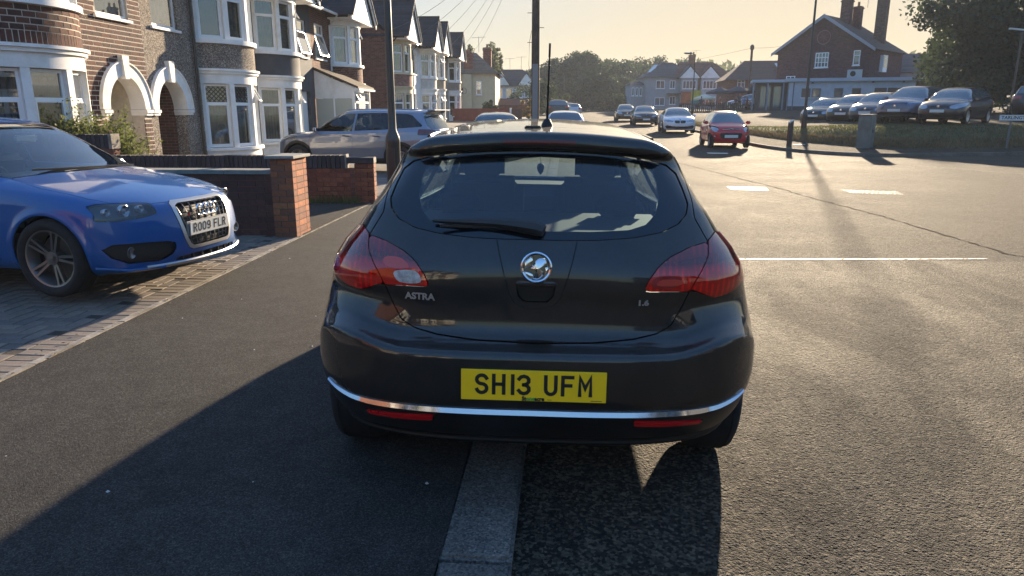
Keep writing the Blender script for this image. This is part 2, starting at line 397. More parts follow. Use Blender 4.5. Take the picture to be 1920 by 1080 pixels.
class Body:
    """side outline (y,z), half width table over height above the belt line, plan rounding"""
    def __init__(s, o):
        s.o = o; s.L = o['L']
        s.side = Table2(catmull(o['side'], 6, True), res=o.get('tres', .012))
        s.wz = np.array(o['wz'], float); s.wy = np.array(o['wy'], float); s.belt = np.array(o['belt'], float)
    def f(s, p):
        o = s.o; x = np.abs(p[:, 0]); y = p[:, 1]; z = p[:, 2]
        hl = s.L/2; q = np.minimum(x/(o['hw']), 1.2)
        sh = o['bowr']*q**o.get('pr', 2.6)*sstep(.1*hl, -hl, y) - o['bowf']*q**o.get('pf', 2.6)*sstep(-.1*hl, hl, y)
        zz = z+o.get('crown', .045)*(x/.6)**2*sstep(.6, 1.1, z)
        if 'zw' in o: zz = zz-o['zw'](x, y, z)
        d1 = s.side(y-sh, zz)
        bz = np.interp(y, s.belt[:, 0], s.belt[:, 1])
        W = np.interp(z-bz, s.wz[:, 0], s.wz[:, 1])*np.interp(y, s.wy[:, 0], s.wy[:, 1])
        if 'ws' in o:
            for a in o['ws']: W = W+a(y, z)
        d2 = (x-W)
        k = np.interp(z-bz, [-.3, .1, .35], o.get('rk', [.22, .12, .16]))
        d = smax(d1, d2, k)
        for a in o.get('mod', ()): d = a(d, x, y, z)
        return d
    def grad(s, p, e=.004):
        g = np.empty_like(p)
        for k in range(3):
            a = p.copy(); a[:, k] += e; b = p.copy(); b[:, k] -= e
            g[:, k] = (s.f(a)-s.f(b))/(2*e)
        return g
    def mesh(s, h):
        o = s.o; hl = s.L/2
        xs = np.arange(-h/2-math.ceil((o['hw']+.1)/h)*h, o['hw']+.1+h, h); ys = np.arange(-hl-.08, hl+.08+h, h); zs = np.arange(o.get('zlo', .05), o['H']+.1, h)
        nx, ny, nz = len(xs), len(ys), len(zs)
        G = np.stack(np.meshgrid(xs, ys, zs, indexing='ij'), -1).reshape(-1, 3)
        F = np.concatenate([s.f(c) for c in np.array_split(G, 12)]).reshape(nx, ny, nz)
        S = F < 0
        c = np.zeros((nx-1, ny-1, nz-1), int)
        for i in (0, 1):
            for j in (0, 1):
                for k in (0, 1): c += S[i:nx-1+i, j:ny-1+j, k:nz-1+k]
        act = (c > 0) & (c < 8); idx = -np.ones(c.shape, int); ci = np.argwhere(act); idx[act] = np.arange(len(ci))
        V = np.stack([xs[ci[:, 0]]+h/2, ys[ci[:, 1]]+h/2, zs[ci[:, 2]]+h/2], 1)
        Q = []
        for ax in range(3):
            sl0 = [slice(None)]*3; sl1 = [slice(None)]*3; sl0[ax] = slice(0, -1); sl1[ax] = slice(1, None)
            A = S[tuple(sl0)]; B = S[tuple(sl1)]
            e = np.argwhere(A != B); a, b = [(1, 2), (2, 0), (0, 1)][ax]
            ok = (e[:, a] > 0) & (e[:, b] > 0) & (e[:, a] < [nx, ny, nz][a]-1) & (e[:, b] < [nx, ny, nz][b]-1); e = e[ok]
            fl = A[tuple(e.T)]
            def cell(da, db):
                q = e.copy(); q[:, a] -= da; q[:, b] -= db; return idx[tuple(q.T)]
            q = np.stack([cell(1, 1), cell(0, 1), cell(0, 0), cell(1, 0)], 1)
            q[~fl] = q[~fl][:, ::-1]; Q.append(q)
        Q = np.concatenate(Q)
        for it in range(5):
            fv = s.f(V); g = s.grad(V); gg = (g*g).sum(1)
            st = (fv/np.maximum(gg, .15))[:, None]*g
            V = V-np.clip(st, -h, h)
            if it < 3:  # tangential relaxation keeps the net even
                acc = np.zeros_like(V); cnt = np.zeros(len(V))
                for k in range(4):
                    np.add.at(acc, Q[:, k], V[Q[:, (k+1) % 4]]); np.add.at(cnt, Q[:, k], 1)
                V = V*.5+.5*acc/np.maximum(cnt, 1)[:, None]
        n = s.grad(V, .006); n /= np.maximum(np.linalg.norm(n, axis=1), 1e-6)[:, None]
        T = np.concatenate([Q[:, [0, 1, 2]], Q[:, [0, 2, 3]]])
        return M3(V, n, T)

class M3:
    def __init__(s, v, n, t): s.v = v; s.n = n; s.t = t
    def compact(s):
        u, inv = np.unique(s.t, return_inverse=True)
        return M3(s.v[u], s.n[u], inv.reshape(-1, 3))
    def split(s, g):
        """returns (part with g<0, part with g>=0), cut exactly along g=0"""
        t = s.t; neg = g < 0; cn = neg[t].sum(1)
        full_in = t[cn == 3]; full_out = t[cn == 0]
        mix = t[(cn == 1) | (cn == 2)]
        if len(mix) == 0: return M3(s.v, s.n, full_in).compact(), M3(s.v, s.n, full_out).compact()
        m = neg[mix]; one = m.sum(1) == 1
        lone = np.where(one, m.argmax(1), (~m).argmax(1))
        r = np.arange(len(mix)); a = mix[r, lone]; b = mix[r, (lone+1) % 3]; c = mix[r, (lone+2) % 3]
        def cut(i, j):
            lo = np.minimum(i, j); hi = np.maximum(i, j); return lo*len(s.v)+hi
        keys = np.concatenate([cut(a, b), cut(a, c)]); uk, inv = np.unique(keys, return_inverse=True)
        lo = uk//len(s.v); hi = uk % len(s.v); w = (g[lo]/(g[lo]-g[hi]))[:, None]
        nv = s.v[lo]*(1-w)+s.v[hi]*w; nn = s.n[lo]*(1-w)+s.n[hi]*w
        V = np.concatenate([s.v, nv]); Nn = np.concatenate([s.n, nn]); base = len(s.v)
        ab = base+inv[:len(a)]; ac = base+inv[len(a):]
        tri = np.stack([a, ab, ac], 1); q1 = np.stack([ab, b, c], 1); q2 = np.stack([ab, c, ac], 1)
        ins = [full_in, tri[one], q1[~one], q2[~one]]; outs = [full_out, tri[~one], q1[one], q2[one]]
        return M3(V, Nn, np.concatenate(ins)).compact(), M3(V, Nn, np.concatenate(outs)).compact()
    def off(s, d):
        n = s.n/np.maximum(np.linalg.norm(s.n, axis=1), 1e-6)[:, None]
        return M3(s.v+n*d, s.n, s.t)
    def flip(s): return M3(s.v, -s.n, s.t[:, ::-1])
    def join(s, o): return M3(np.concatenate([s.v, o.v]), np.concatenate([s.n, o.n]), np.concatenate([s.t, o.t+len(s.v)]))
    def rim(s, d):
        """skirt from the open edges, d inwards"""
        t = s.t; e = np.concatenate([t[:, [0, 1]], t[:, [1, 2]], t[:, [2, 0]]])
        k = np.sort(e, 1); key = k[:, 0]*len(s.v)+k[:, 1]; u, ix, ct = np.unique(key, return_index=True, return_counts=True)
        b = e[ix[ct == 1]]
        if not len(b): return s
        n = s.n/np.maximum(np.linalg.norm(s.n, axis=1), 1e-6)[:, None]
        A = s.v[b[:, 0]]; B = s.v[b[:, 1]]; nA = n[b[:, 0]]; nB = n[b[:, 1]]
        C = B-nB*d; D = A-nA*d; k = len(b); base = len(s.v)
        V = np.concatenate([A, B, C, D]); i = np.arange(k)
        fn = np.cross(B-A, -nA); fn = -fn/np.maximum(np.linalg.norm(fn, axis=1), 1e-9)[:, None]
        T = np.concatenate([np.stack([i+k, i, i+2*k], 1), np.stack([i, i+3*k, i+2*k], 1)])+base
        return M3(np.concatenate([s.v, V]), np.concatenate([s.n, fn, fn, fn, fn]), np.concatenate([t, T]))
# ---------------------------------------------------------------- setting: ground, road, pavements
def zg(Y):
    if Y < 25: return 0.0
    if Y < 115: return .016*(Y-25)
    return 1.44+.004*(Y-115) if Y < 230 else 1.9+.0*(Y-230)
def zg_np(Y): return np.array([zg(float(y)) for y in Y])
asph_near = m_asphalt('coarse_asphalt', (.038, .036, .034), (.125, .114, .095), 74, .034, .92, .3, (1, .94, .85), spec=.19, tracks=True, r0=.45, r1=.85)
asph_far = m_asphalt('fine_asphalt', (.055, .051, .046), (.105, .095, .08), 110, .006, .9, .3, (1, .94, .84), spec=.09)
asph_path = m_asphalt('path_asphalt', (.045, .044, .043), (.072, .068, .063), 190, .003, .9, .22, (1, .96, .9), spec=.15)
kerbm = m_asphalt('kerb_concrete', (.15, .142, .132), (.18, .168, .155), 120, .003, .95, .3, (1, .97, .93), spec=.1)
def sheet(name, x0, x1, y0, y1, nx, ny, dz, mat, zf=None):
    mb = MB(); xs = np.linspace(x0, x1, nx+1); ys = y0+(y1-y0)*(np.linspace(0, 1, ny+1)**1.0)
    zf = zf or (lambda x, y: zg(y)); V = [(x, y, zf(x, y)+dz) for x in xs for y in ys]
    mb.add(V, [(i*(ny+1)+j, (i+1)*(ny+1)+j, (i+1)*(ny+1)+j+1, i*(ny+1)+j+1) for i in range(nx) for j in range(ny)])
    return structure(mb.build(name, mat, fix=False))
sheet('road', -.30, 70, -40, 7.78, 1, 4, 0, asph_near)
sheet('road', -.30, 70, 7.78, 235, 1, 90, .000, asph_far)
# terrain to the horizon with low hills
def zh(x, y):
    z = zg(y)-.12; d = math.hypot(x, y)
    if y > 230: z += (y-230)*.012
    z += max(0, d-330)*.022*(1+.35*math.sin(x*.006+1)+.2*math.sin(y*.004+x*.002))
    if x > 60 and y > 60: z += (x-60)*.02
    return min(z, 26)
groundm = m_noisy('far_ground', (.07, .085, .035), .95, .02, .35, .02, 1)
mb = MB(); N = 60; xs = [math.copysign(abs(t)**2.0*1500, t) for t in np.linspace(-1, 1, N+1)]; ys = [-120+(t**2.0)*1040 for t in np.linspace(0, 1, N+1)]
mb.add([(x, y, zh(x, y)) for x in xs for y in ys], [(i*(N+1)+j, (i+1)*(N+1)+j, (i+1)*(N+1)+j+1, i*(N+1)+j+1) for i in range(N) for j in range(N)])
structure(mb.build('ground', groundm, smooth=True))
# left pavement: tarmac strip between the kerb and the plot edge
KH = .028
sheet('pavement', -3.25, -.415, -12, 235, 1, 100, KH, asph_path)
# kerb stones, each its own stone, 0.915 m long
km = []
for k in range(3):
    bm = bmesh.new(); bmesh.ops.create_cube(bm, size=1); L = .899
    for v in bm.verts: v.co = Vector((v.co.x*(.262-.003*k), v.co.y*(L-.004*k), v.co.z*.25))
    bmesh.ops.bevel(bm, geom=[e for e in bm.edges if e.verts[0].co.z > 0 and e.verts[1].co.z > 0], offset=.012, segments=2, affect='EDGES')
    me = bpy.data.meshes.new('kerb_stone'); bm.to_mesh(me); bm.free(); me.materials.append(kerbm); km.append(me)
kerb = bpy.data.objects.new('kerb', None); C.objects.link(kerb); kerb['kind'] = 'structure'
y = 1.72-.915*2; i = 0
while y < 62:
    z = zg(y)-.125+KH+.004+rnd.uniform(-.002, .003)
    inst('kerb_stone', km[i % 3], kerb, (-.285+rnd.uniform(-.003, .003), y, z), (0, 0, rnd.uniform(-.002, .002))); y += .915; i += 1
def sheet2(name, rows, mat, parent=None, **pr):
    mb = MB(); m = len(rows[0]); V = [p for r in rows for p in r]
    mb.add(V, [(i*m+j, i*m+j+1, (i+1)*m+j+1, (i+1)*m+j) for i in range(len(rows)-1) for j in range(m-1)])
    o = mb.build(name, mat, parent)
    return o
# left plots behind the pavement: drives of block paving / concrete
conc = m_noisy('drive_concrete', (.15, .14, .13), .85, 3, .25, .004, 60, dirt=(.08, .07, .06))
sand = m_noisy('joint_sand', (.045, .038, .03), .95, 12, .3, .004, 90)
def zp(x, y): return zg(y)+.03+max(0, (-3.3-x))*.012
sheet('driveway', -10.5, -3.26, 8.72, 12.0, 4, 4, .014, m_asphalt('drive_tarmac', (.05, .046, .042), (.085, .078, .07), 130, .003, .95, .35, (1, .95, .9), spec=.1), zp)
sheet('driveway', -10.5, -3.30, 12.0, 36, 4, 10, .018, conc, zp)
sheet('driveway', -10.5, -3.30, -12, 8.60, 4, 10, -.004, sand, zp)
sheet('driveway', -10.5, -3.30, 36, 120, 4, 20, .018, conc, zp)
ed = bpy.data.objects.new('edging', None); C.objects.link(ed); ed['kind'] = 'structure'
edm = m_noisy('edging_concrete', (.26, .235, .20), .85, 9, .3, .004, 120, dirt=(.12, .10, .07))
mb = MB(); mb.box(-.026, -.453, -.06, .026, .453, .037); bm0 = mb.mesh('edging_stone'); bm0.materials.append(edm)
y = -2.0
while y < 24: inst('edging_stone', bm0, ed, (-3.276+rnd.uniform(-.003, .003), y, rnd.uniform(-.002, .002)), (0, 0, rnd.uniform(-.004, .004))); y += .915
# block pavers
pav = [m_noisy('paver_a', (.165, .135, .11), .85, 14, .25, .002, 160), m_noisy('paver_b', (.13, .112, .10), .85, 14, .25, .002, 160), m_noisy('paver_c', (.19, .155, .125), .85, 14, .25, .002, 160)]
pmesh = []
for m_ in pav:
    bm = bmesh.new(); bmesh.ops.create_cube(bm, size=1)
    for v in bm.verts: v.co = Vector((v.co.x*.196, v.co.y*.096, v.co.z*.06))
    bmesh.ops.bevel(bm, geom=[e for e in bm.edges if e.verts[0].co.z > 0 and e.verts[1].co.z > 0], offset=.005, segments=1, affect='EDGES')
    me = bpy.data.meshes.new('paver'); bm.to_mesh(me); bm.free(); me.materials.append(m_); pmesh.append(me)
pv = []
y = 1.0
while y < 8.55: pv.append((-3.405, y, 0)); y += .102
y = 1.0
while y < 8.5:                                  # two running rows beside the edge
    y += .204
for gx in range(0, 64):
    for gy in range(0, 76):
        x = -3.56-gx*.102; yy = 1.0+gy*.102
        c = (gx-gy) % 4
        if c == 0: pv.append((x-.051, yy, 0))
        elif c == 3: pv.append((x, yy+.051, 1))
vis = []; rest = []
for (x, yy, o_) in pv:
    if x < -9.3 or yy > 8.55: continue
    # visible part of the drive: nearest first
    (vis if (yy > 3.2-(x+3.3)*.0 and x > -5.6) else rest).append((x, yy, o_))
vis.sort(key=lambda t: (t[1]-5.6)**2*.35+(t[0]+3.3)**2)
drive = bpy.data.objects.new('block_paving', None); C.objects.link(drive); drive['kind'] = 'structure'
for (x, yy, o_) in vis[:300]:
    inst('paver', pmesh[rnd.choice((0, 0, 1, 2))], drive, (x+rnd.uniform(-.002, .002), yy+rnd.uniform(-.002, .002), zp(x, yy)-.03+rnd.uniform(-.0015, .0025)+.0), (rnd.uniform(-.01, .01), rnd.uniform(-.01, .01), (math.pi/2 if o_ else 0)+rnd.uniform(-.01, .01)))
mb = MB()
for (x, yy, o_) in vis[300:]+rest:
    mb.mi = rnd.choice((0, 0, 1, 2)); s = (.098, .048) if not o_ else (.048, .098); z = zp(x, yy)+rnd.uniform(-.0015, .0025)
    mb.box(x-s[0], yy-s[1], z-.05, x+s[0], yy+s[1], z)
mb.build('paver', pav, drive, fix=False, kind='stuff')
# painted and worn markings
wp = P('road_paint', (.62, .58, .50), .7); q = NB(wp); co = q.coord(); nz = q.noise(co, 28, 6, .8)
def m_wornpaint(name, keep):
    m = bpy.data.materials.new(name); m.use_nodes = True; q = NB(m); co = q.coord(); nz = q.noise(co, 22, 6, .8); q.b.inputs['Base Color'].default_value = (.68, .64, .55, 1); q.b.inputs['Roughness'].default_value = .7
    tr = q.n('BsdfTransparent'); mx = q.n('MixShader'); q.l(q.ramp(nz, [(keep-.04, (0, 0, 0)), (keep+.04, (1, 1, 1))]), mx.inputs[0]); q.l(tr.outputs[0], mx.inputs[1]); q.l(q.b.outputs[0], mx.inputs[2]); q.l(mx.outputs[0], m.node_tree.nodes['Material Output'].inputs[0]); return m
def marking(pts, keep, name='road_marking'):  # keep: share of paint worn away
    mb = MB(); mb.add([(x, y, zg(y)+.004) for x, y in pts], [tuple(range(len(pts)))]); return structure(mb.build(name, m_wornpaint('worn_paint_%d' % int(keep*100), keep), fix=False))
marking([(.9, 7.60), (2.9, 7.72), (4.6, 7.88), (4.6, 7.93), (2.9, 7.79), (.9, 7.67)], .47)
marking([(3.42, 14.80), (4.12, 14.66), (4.22, 15.30), (3.45, 15.42)], .33)
marking([(5.60, 14.36), (6.50, 14.12), (6.62, 14.72), (5.62, 14.95)], .54)
marking([(5.3, 27.0), (6.0, 26.9), (6.05, 27.3), (5.3, 27.4)], .40)
marking([(10.2, 21.9), (10.35, 22.0), (13.2, 16.0), (13.1, 15.95)], .60)
# tar seam across the junction
seam = m_noisy('tar_seam', (.014, .013, .012), 1.0, 30, .4, .001, 80, spec=.03)
pts = [(3.5, 22.5), (3.9, 19.5), (4.15, 17.3), (4.45, 15.2), (4.55, 13.6), (4.8, 11.6), (4.9, 10.2), (4.95, 9.0), (5.0, 8.2), (5.15, 7.95)]
mb = MB(); cp = catmull(pts, 10); A = []; Bv = []
for i, p in enumerate(cp):
    t = cp[min(i+1, len(cp)-1)]-cp[max(i-1, 0)]; n = np.array([-t[1], t[0]])/np.linalg.norm(t); j = rnd.uniform(-.03, .03); wv = rnd.uniform(.006, .022)
    A.append((*(p+n*(j+wv)), zg(p[1])+.005)); Bv.append((*(p+n*(j-wv)), zg(p[1])+.005))
mb.strip(A, Bv); structure(mb.build('tar_seam', seam, fix=False))
# right-hand kerb, footway, grass bank, forecourt (lofted from plan lines)
K_ = [(7.0, 235), (7.0, 90), (7.3, 60), (7.9, 46), (8.0, 36), (8.1, 31), (8.8, 28), (10.3, 26.2), (12.4, 26.0), (16.5, 27.0), (19.5, 28.8), (26, 33.0), (60, 50)]
FO = [(8.2, 235), (8.2, 90), (8.5, 60), (9.0, 47), (9.3, 39), (9.7, 33.5), (10.6, 30.3), (11.8, 28.5), (13.6, 27.6), (17.0, 28.2), (20.2, 30.2), (26.6, 34.6), (60, 52.6)]
TO = [(9.0, 235), (9.0, 90), (9.3, 62), (9.8, 51), (10.4, 43), (11.3, 37), (12.2, 33.4), (13.4, 31.0), (15.3, 29.7), (18.3, 30.3), (22, 33), (27.6, 37.8), (60, 56)]
TZ = [.45, .30, .12, .22, .36, .58, .80, .90, .94, .94, .92, .92, .9]
K3 = [(x, y, zg(y)) for x, y in K_]
up = .11
ptz = lambda L, dz: [(x, y, zg(y)+d) for (x, y), d in zip(L, dz)]
foot_m = m_asphalt('footway_asphalt', (.058, .052, .046), (.10, .09, .075), 60, .005, 1, .3, (1, .93, .84), spec=.03)
def offs(L, d):
    out = []
    for i, p in enumerate(L):
        a = L[max(i-1, 0)]; b = L[min(i+1, len(L)-1)]; t = Vector((b[0]-a[0], b[1]-a[1])).normalized(); out.append((p[0]-t.y*d, p[1]+t.x*d))
    return out
def dens(L, n=6): return [tuple(p) for p in catmull(L, n)]
Kd, Fd, Td = dens(K_), dens(FO), dens(TO); Zd = list(np.interp(np.linspace(0, len(TZ)-1, len(Td)), range(len(TZ)), TZ))
Ko = offs(Kd, .14)
kt = [(x, y, zg(y)+up) for x, y in Kd]; kb = [(x, y, zg(y)-.06) for x, y in Kd]; ki = [(x, y, zg(y)+up) for x, y in Ko]
structure(sheet2('kerb', [kb, kt, ki], kerbm))
fz = [(x, y, zg(y)+up+.06) for x, y in Fd]
structure(sheet2('footway', [[(x, y, z-.004) for x, y, z in ki], fz], foot_m))
grassm = m_noisy('grass_ground', (.078, .072, .034), .95, 2.2, .5, .03, 26, dirt=(.11, .085, .045))
mid = []
for k in range(1, 5):
    t = k/5; mid.append([(f[0]*(1-t)+T[0]*t, f[1]*(1-t)+T[1]*t, (zg(f[1])+up+.06)*(1-t)+(zg(T[1])+z_)*t+.16*math.sin(math.pi*t)+rnd.uniform(-.02, .02)) for f, T, z_ in zip(Fd, Td, Zd)])
top = [(x, y, zg(y)+z_) for (x, y), z_ in zip(Td, Zd)]
structure(sheet2('grass_bank', [fz]+mid+[top], grassm))
fore = [(7.9, 235, 2.4), (8.2, 100, 1.6), (9, 88, 1.5), (9.6, 84, 1.5), (10.5, 80, 1.55), (13, 77, 1.6), (17, 76, 1.65), (22, 76, 1.68), (27, 76, 1.7), (33, 76, 1.75), (42, 76, 1.8), (55, 78, 1.9), (95, 90, 2.2)]
fd = [tuple(p) for p in catmull(fore, 6)]
fore_m = m_asphalt('forecourt_asphalt', (.062, .058, .053), (.11, .10, .085), 30, .005, 1, .3, (1, .95, .88), spec=.03)
mids = [[tuple(np.array(a)*(1-t)+np.array(b)*t) for a, b in zip([(x, y, z-.01) for x, y, z in top], fd)] for t in (0, .1, .3, .6, 1)]
structure(sheet2('forecourt', mids+[[(x*1.6+30 if x > 20 else x*1.0+10, y+120, z+.6) for x, y, z in fd]], fore_m))
# tufts of grass on the bank and weeds along its foot
bladem = m_leaf('grass_blade', (.065, .07, .03), (.12, .13, .045), .35); drym = m_leaf('dry_grass_blade', (.17, .12, .065), (.18, .13, .07), .3)
def blades(name, n, fn, h0, h1, w0, mat, parent=None):
    mb = MB()
    for _ in range(n):
        x, y, z = fn(); a = rnd.uniform(0, 6.28); h = rnd.uniform(h0, h1); w = w0*rnd.uniform(.6, 1.4); dx, dy = math.cos(a)*w, math.sin(a)*w; lx, ly = rnd.uniform(-.5, .5)*h, rnd.uniform(-.5, .5)*h
        mb.add([(x-dx, y-dy, z-.01), (x+dx, y+dy, z-.01), (x+lx, y+ly, z+h)], [(0, 1, 2)])
    o = mb.build(name, mat, parent, fix=False, kind='stuff'); return o
rows = [fz]+mid+[top]
def bank_pt(lo=0, hi=1, imin=14, imax=64):
    i = rnd.randint(imin, imax); u = rnd.random(); t = (lo+(hi-lo)*rnd.random())*(len(rows)-1); k = min(int(t), len(rows)-2); f = t-k
    i = min(i, len(fz)-2)
    P_ = lambda k_, i_: np.array(rows[k_][i_]); a = P_(k, i)*(1-u)+P_(k, i+1)*u; b = P_(k+1, i)*(1-u)+P_(k+1, i+1)*u
    return tuple(a*(1-f)+b*f)
tag(blades('grass', 26000, bank_pt, .03, .09, .012, bladem), 'short mown green grass covering the bank below the forecourt', 'grass')
tag(blades('dry_grass', 9000, lambda: bank_pt(0, .25), .04, .16, .012, drym), 'dry straw-coloured grass along the foot of the bank', 'grass')
# weeds and leaves by the garden wall
def pt(x0, x1, y0, y1, z=.04): return lambda: (rnd.uniform(x0, x1), rnd.uniform(y0, y1), z)
tag(blades('weeds', 700, lambda: (lambda t: (-3.4-2.2*t, 11.82-.19*t+rnd.uniform(-.14, .04), .05))(rnd.random()), .04, .20, .006, m_leaf('weed_leaf', (.09, .11, .03), (.2, .2, .06), .4)), 'thin weeds growing along the foot of the garden wall', 'weeds')
litter = MB()
for _ in range(260):
    t = rnd.random(); x, y = (-3.27+rnd.gauss(0, .05), rnd.uniform(2.5, 14)) if t < .55 else (rnd.uniform(-3.9, -3.3), rnd.uniform(9.1, 11.5))
    a = rnd.uniform(0, 6.28); w = rnd.uniform(.006, .018); c, s_ = math.cos(a)*w, math.sin(a)*w
    litter.add([(x-c, y-s_, .040), (x+s_*.5, y-c*.5, .045), (x+c, y+s_, .040), (x-s_*.5, y+c*.5, .048)], [(0, 1, 2, 3)])
tag(litter.build('dry_leaves', m_noisy('dry_leaf', (.25, .19, .10), .8, 9), fix=False, kind='stuff'), 'dry leaf crumbs caught along the pavement edging', 'leaves')
peb = MB()
for _ in range(26):
    x, y = rnd.uniform(-3.2, -.5), rnd.uniform(1.2, 9); w = rnd.uniform(.004, .010); a = rnd.uniform(0, 3.1); c, s_ = math.cos(a)*w, math.sin(a)*w; z = KH+.001
    peb.add([(x-c, y-s_, z), (x+s_, y-c, z), (x+c, y+s_, z), (x-s_, y+c, z), (x, y, z+w*.8)], [(0, 1, 4), (1, 2, 4), (2, 3, 4), (3, 0, 4)])
tag(peb.build('grit', m_noisy('grit_stone', (.45, .43, .40), .7, 9), fix=False, kind='stuff'), 'pale specks of grit scattered on the tarmac pavement', 'grit')
# ---------------------------------------------------------------- terrace on the left
white = m_noisy('white_masonry', (.80, .79, .76), .7, 2.5, .07, .002, 40, dirt=(.64, .61, .54))
upvc = P('white_upvc', (.82, .82, .80), .35)
cream = m_noisy('cream_masonry', (.56, .49, .33), .7, 3, .12, .002, 50)
dkgrey = m_noisy('charcoal_render', (.065, .068, .078), .8, 3, .15, .002, 70)
beige = m_noisy('beige_render', (.30, .25, .19), .85, 3, .15, .003, 70)
mortar = m_noisy('mortar', (.50, .44, .37), .9, 9, .2, .003, 90)
roofm = m_tiles('roof_tiles', (.034, .032, .036)); roofbrown = m_tiles('brown_roof_tiles', (.065, .042, .030), moss=(.08, .065, .035))
def m_pebble():
    m = P('pebbledash', (.2, .17, .14), .9, spec=.2); q = NB(m); co = q.coord(); v = q.n('TexVoronoi'); v.inputs['Scale'].default_value = 55; q.l(co, v.inputs['Vector'])
    cc = q.n('SeparateColor'); q.l(v.outputs['Color'], cc.inputs[0]); c = q.ramp(cc.outputs[0], [(.1, (.09, .07, .055)), (.5, (.22, .18, .15)), (.85, (.34, .29, .24)), (1, (.5, .46, .4))])
    n = q.noise(co, 1.4, 5, .7); q.col(q.mix(1.0, c, q.ramp(n, [(.3, (.75,)*3), (.7, (1.15,)*3)]), 'MULTIPLY')); q.nrm(q.bump(q.math('SUBTRACT', 1, v.outputs[0]), .008)); return m
pebble = m_pebble()
brickfar = m_brick('brick_far', (.13, .05, .034), (.26, .22, .18)); brickfar2 = m_brick('brick_side', (.15, .055, .035), (.2, .16, .13))
pinkbrick = m_brick('pink_brick', (.24, .12, .10), (.3, .24, .2))
blackpipe = P('black_pipe', (.012, .012, .013), .4); whitepipe = P('white_pipe', (.7, .7, .68), .4)
hglass = m_glass('window_glass', (.55, .6, .6), 3.8, film=.01)
frost = P('frosted_glass', (.42, .44, .38), .35, spec=.6)
def m_curtain(name, col, stripes=0):
    m = P(name, col, .9, spec=.1); q = NB(m); co = q.coord(); n = q.noise(co, 3, 3); c = q.ramp(n, [(.3, sc3(col, .6)), (.7, sc3(col, 1.3))]); q.col(c); return m
cur = [m_curtain('net_curtain', (.34, .33, .28)), m_curtain('dark_room', (.030, .032, .036)), m_curtain('sky_reflection_blind', (.72, .69, .58)), m_curtain('green_curtain', (.04, .20, .11)), m_curtain('grey_blind', (.20, .20, .20))]  # dark_room paints room shade; the pale blind paints reflected sky
brickcols = [m_noisy('brick_face_%d' % i, c, .85, 22, .3, .002, 120, spec=.2) for i, c in enumerate([(.080, .033, .025), (.068, .030, .024), (.098, .040, .028), (.055, .028, .024)])]
redcols = [m_noisy('red_brick_face_%d' % i, c, .85, 22, .3, .002, 120, spec=.2) for i, c in enumerate([(.20, .062, .034), (.165, .052, .032), (.24, .080, .042)])]
darkcols = [m_noisy('engineering_brick_%d' % i, c, .6, 22, .25, .002, 120) for i, c in enumerate([(.030, .028, .034), (.022, .021, .026), (.040, .036, .042)])]
BR = {}
def brick_mesh(key, sx, sy, sz, mat, nm='brick'):
    k = (key, round(sx, 3), round(sy, 3), round(sz, 3), mat.name)
    if k not in BR:
        bm = bmesh.new(); bmesh.ops.create_cube(bm, size=1)
        for v in bm.verts: v.co = Vector((v.co.x*sx, v.co.y*sy, v.co.z*sz))
        me = bpy.data.meshes.new(nm); bm.to_mesh(me); bm.free(); me.materials.append(mat); BR[k] = me
    return BR[k]
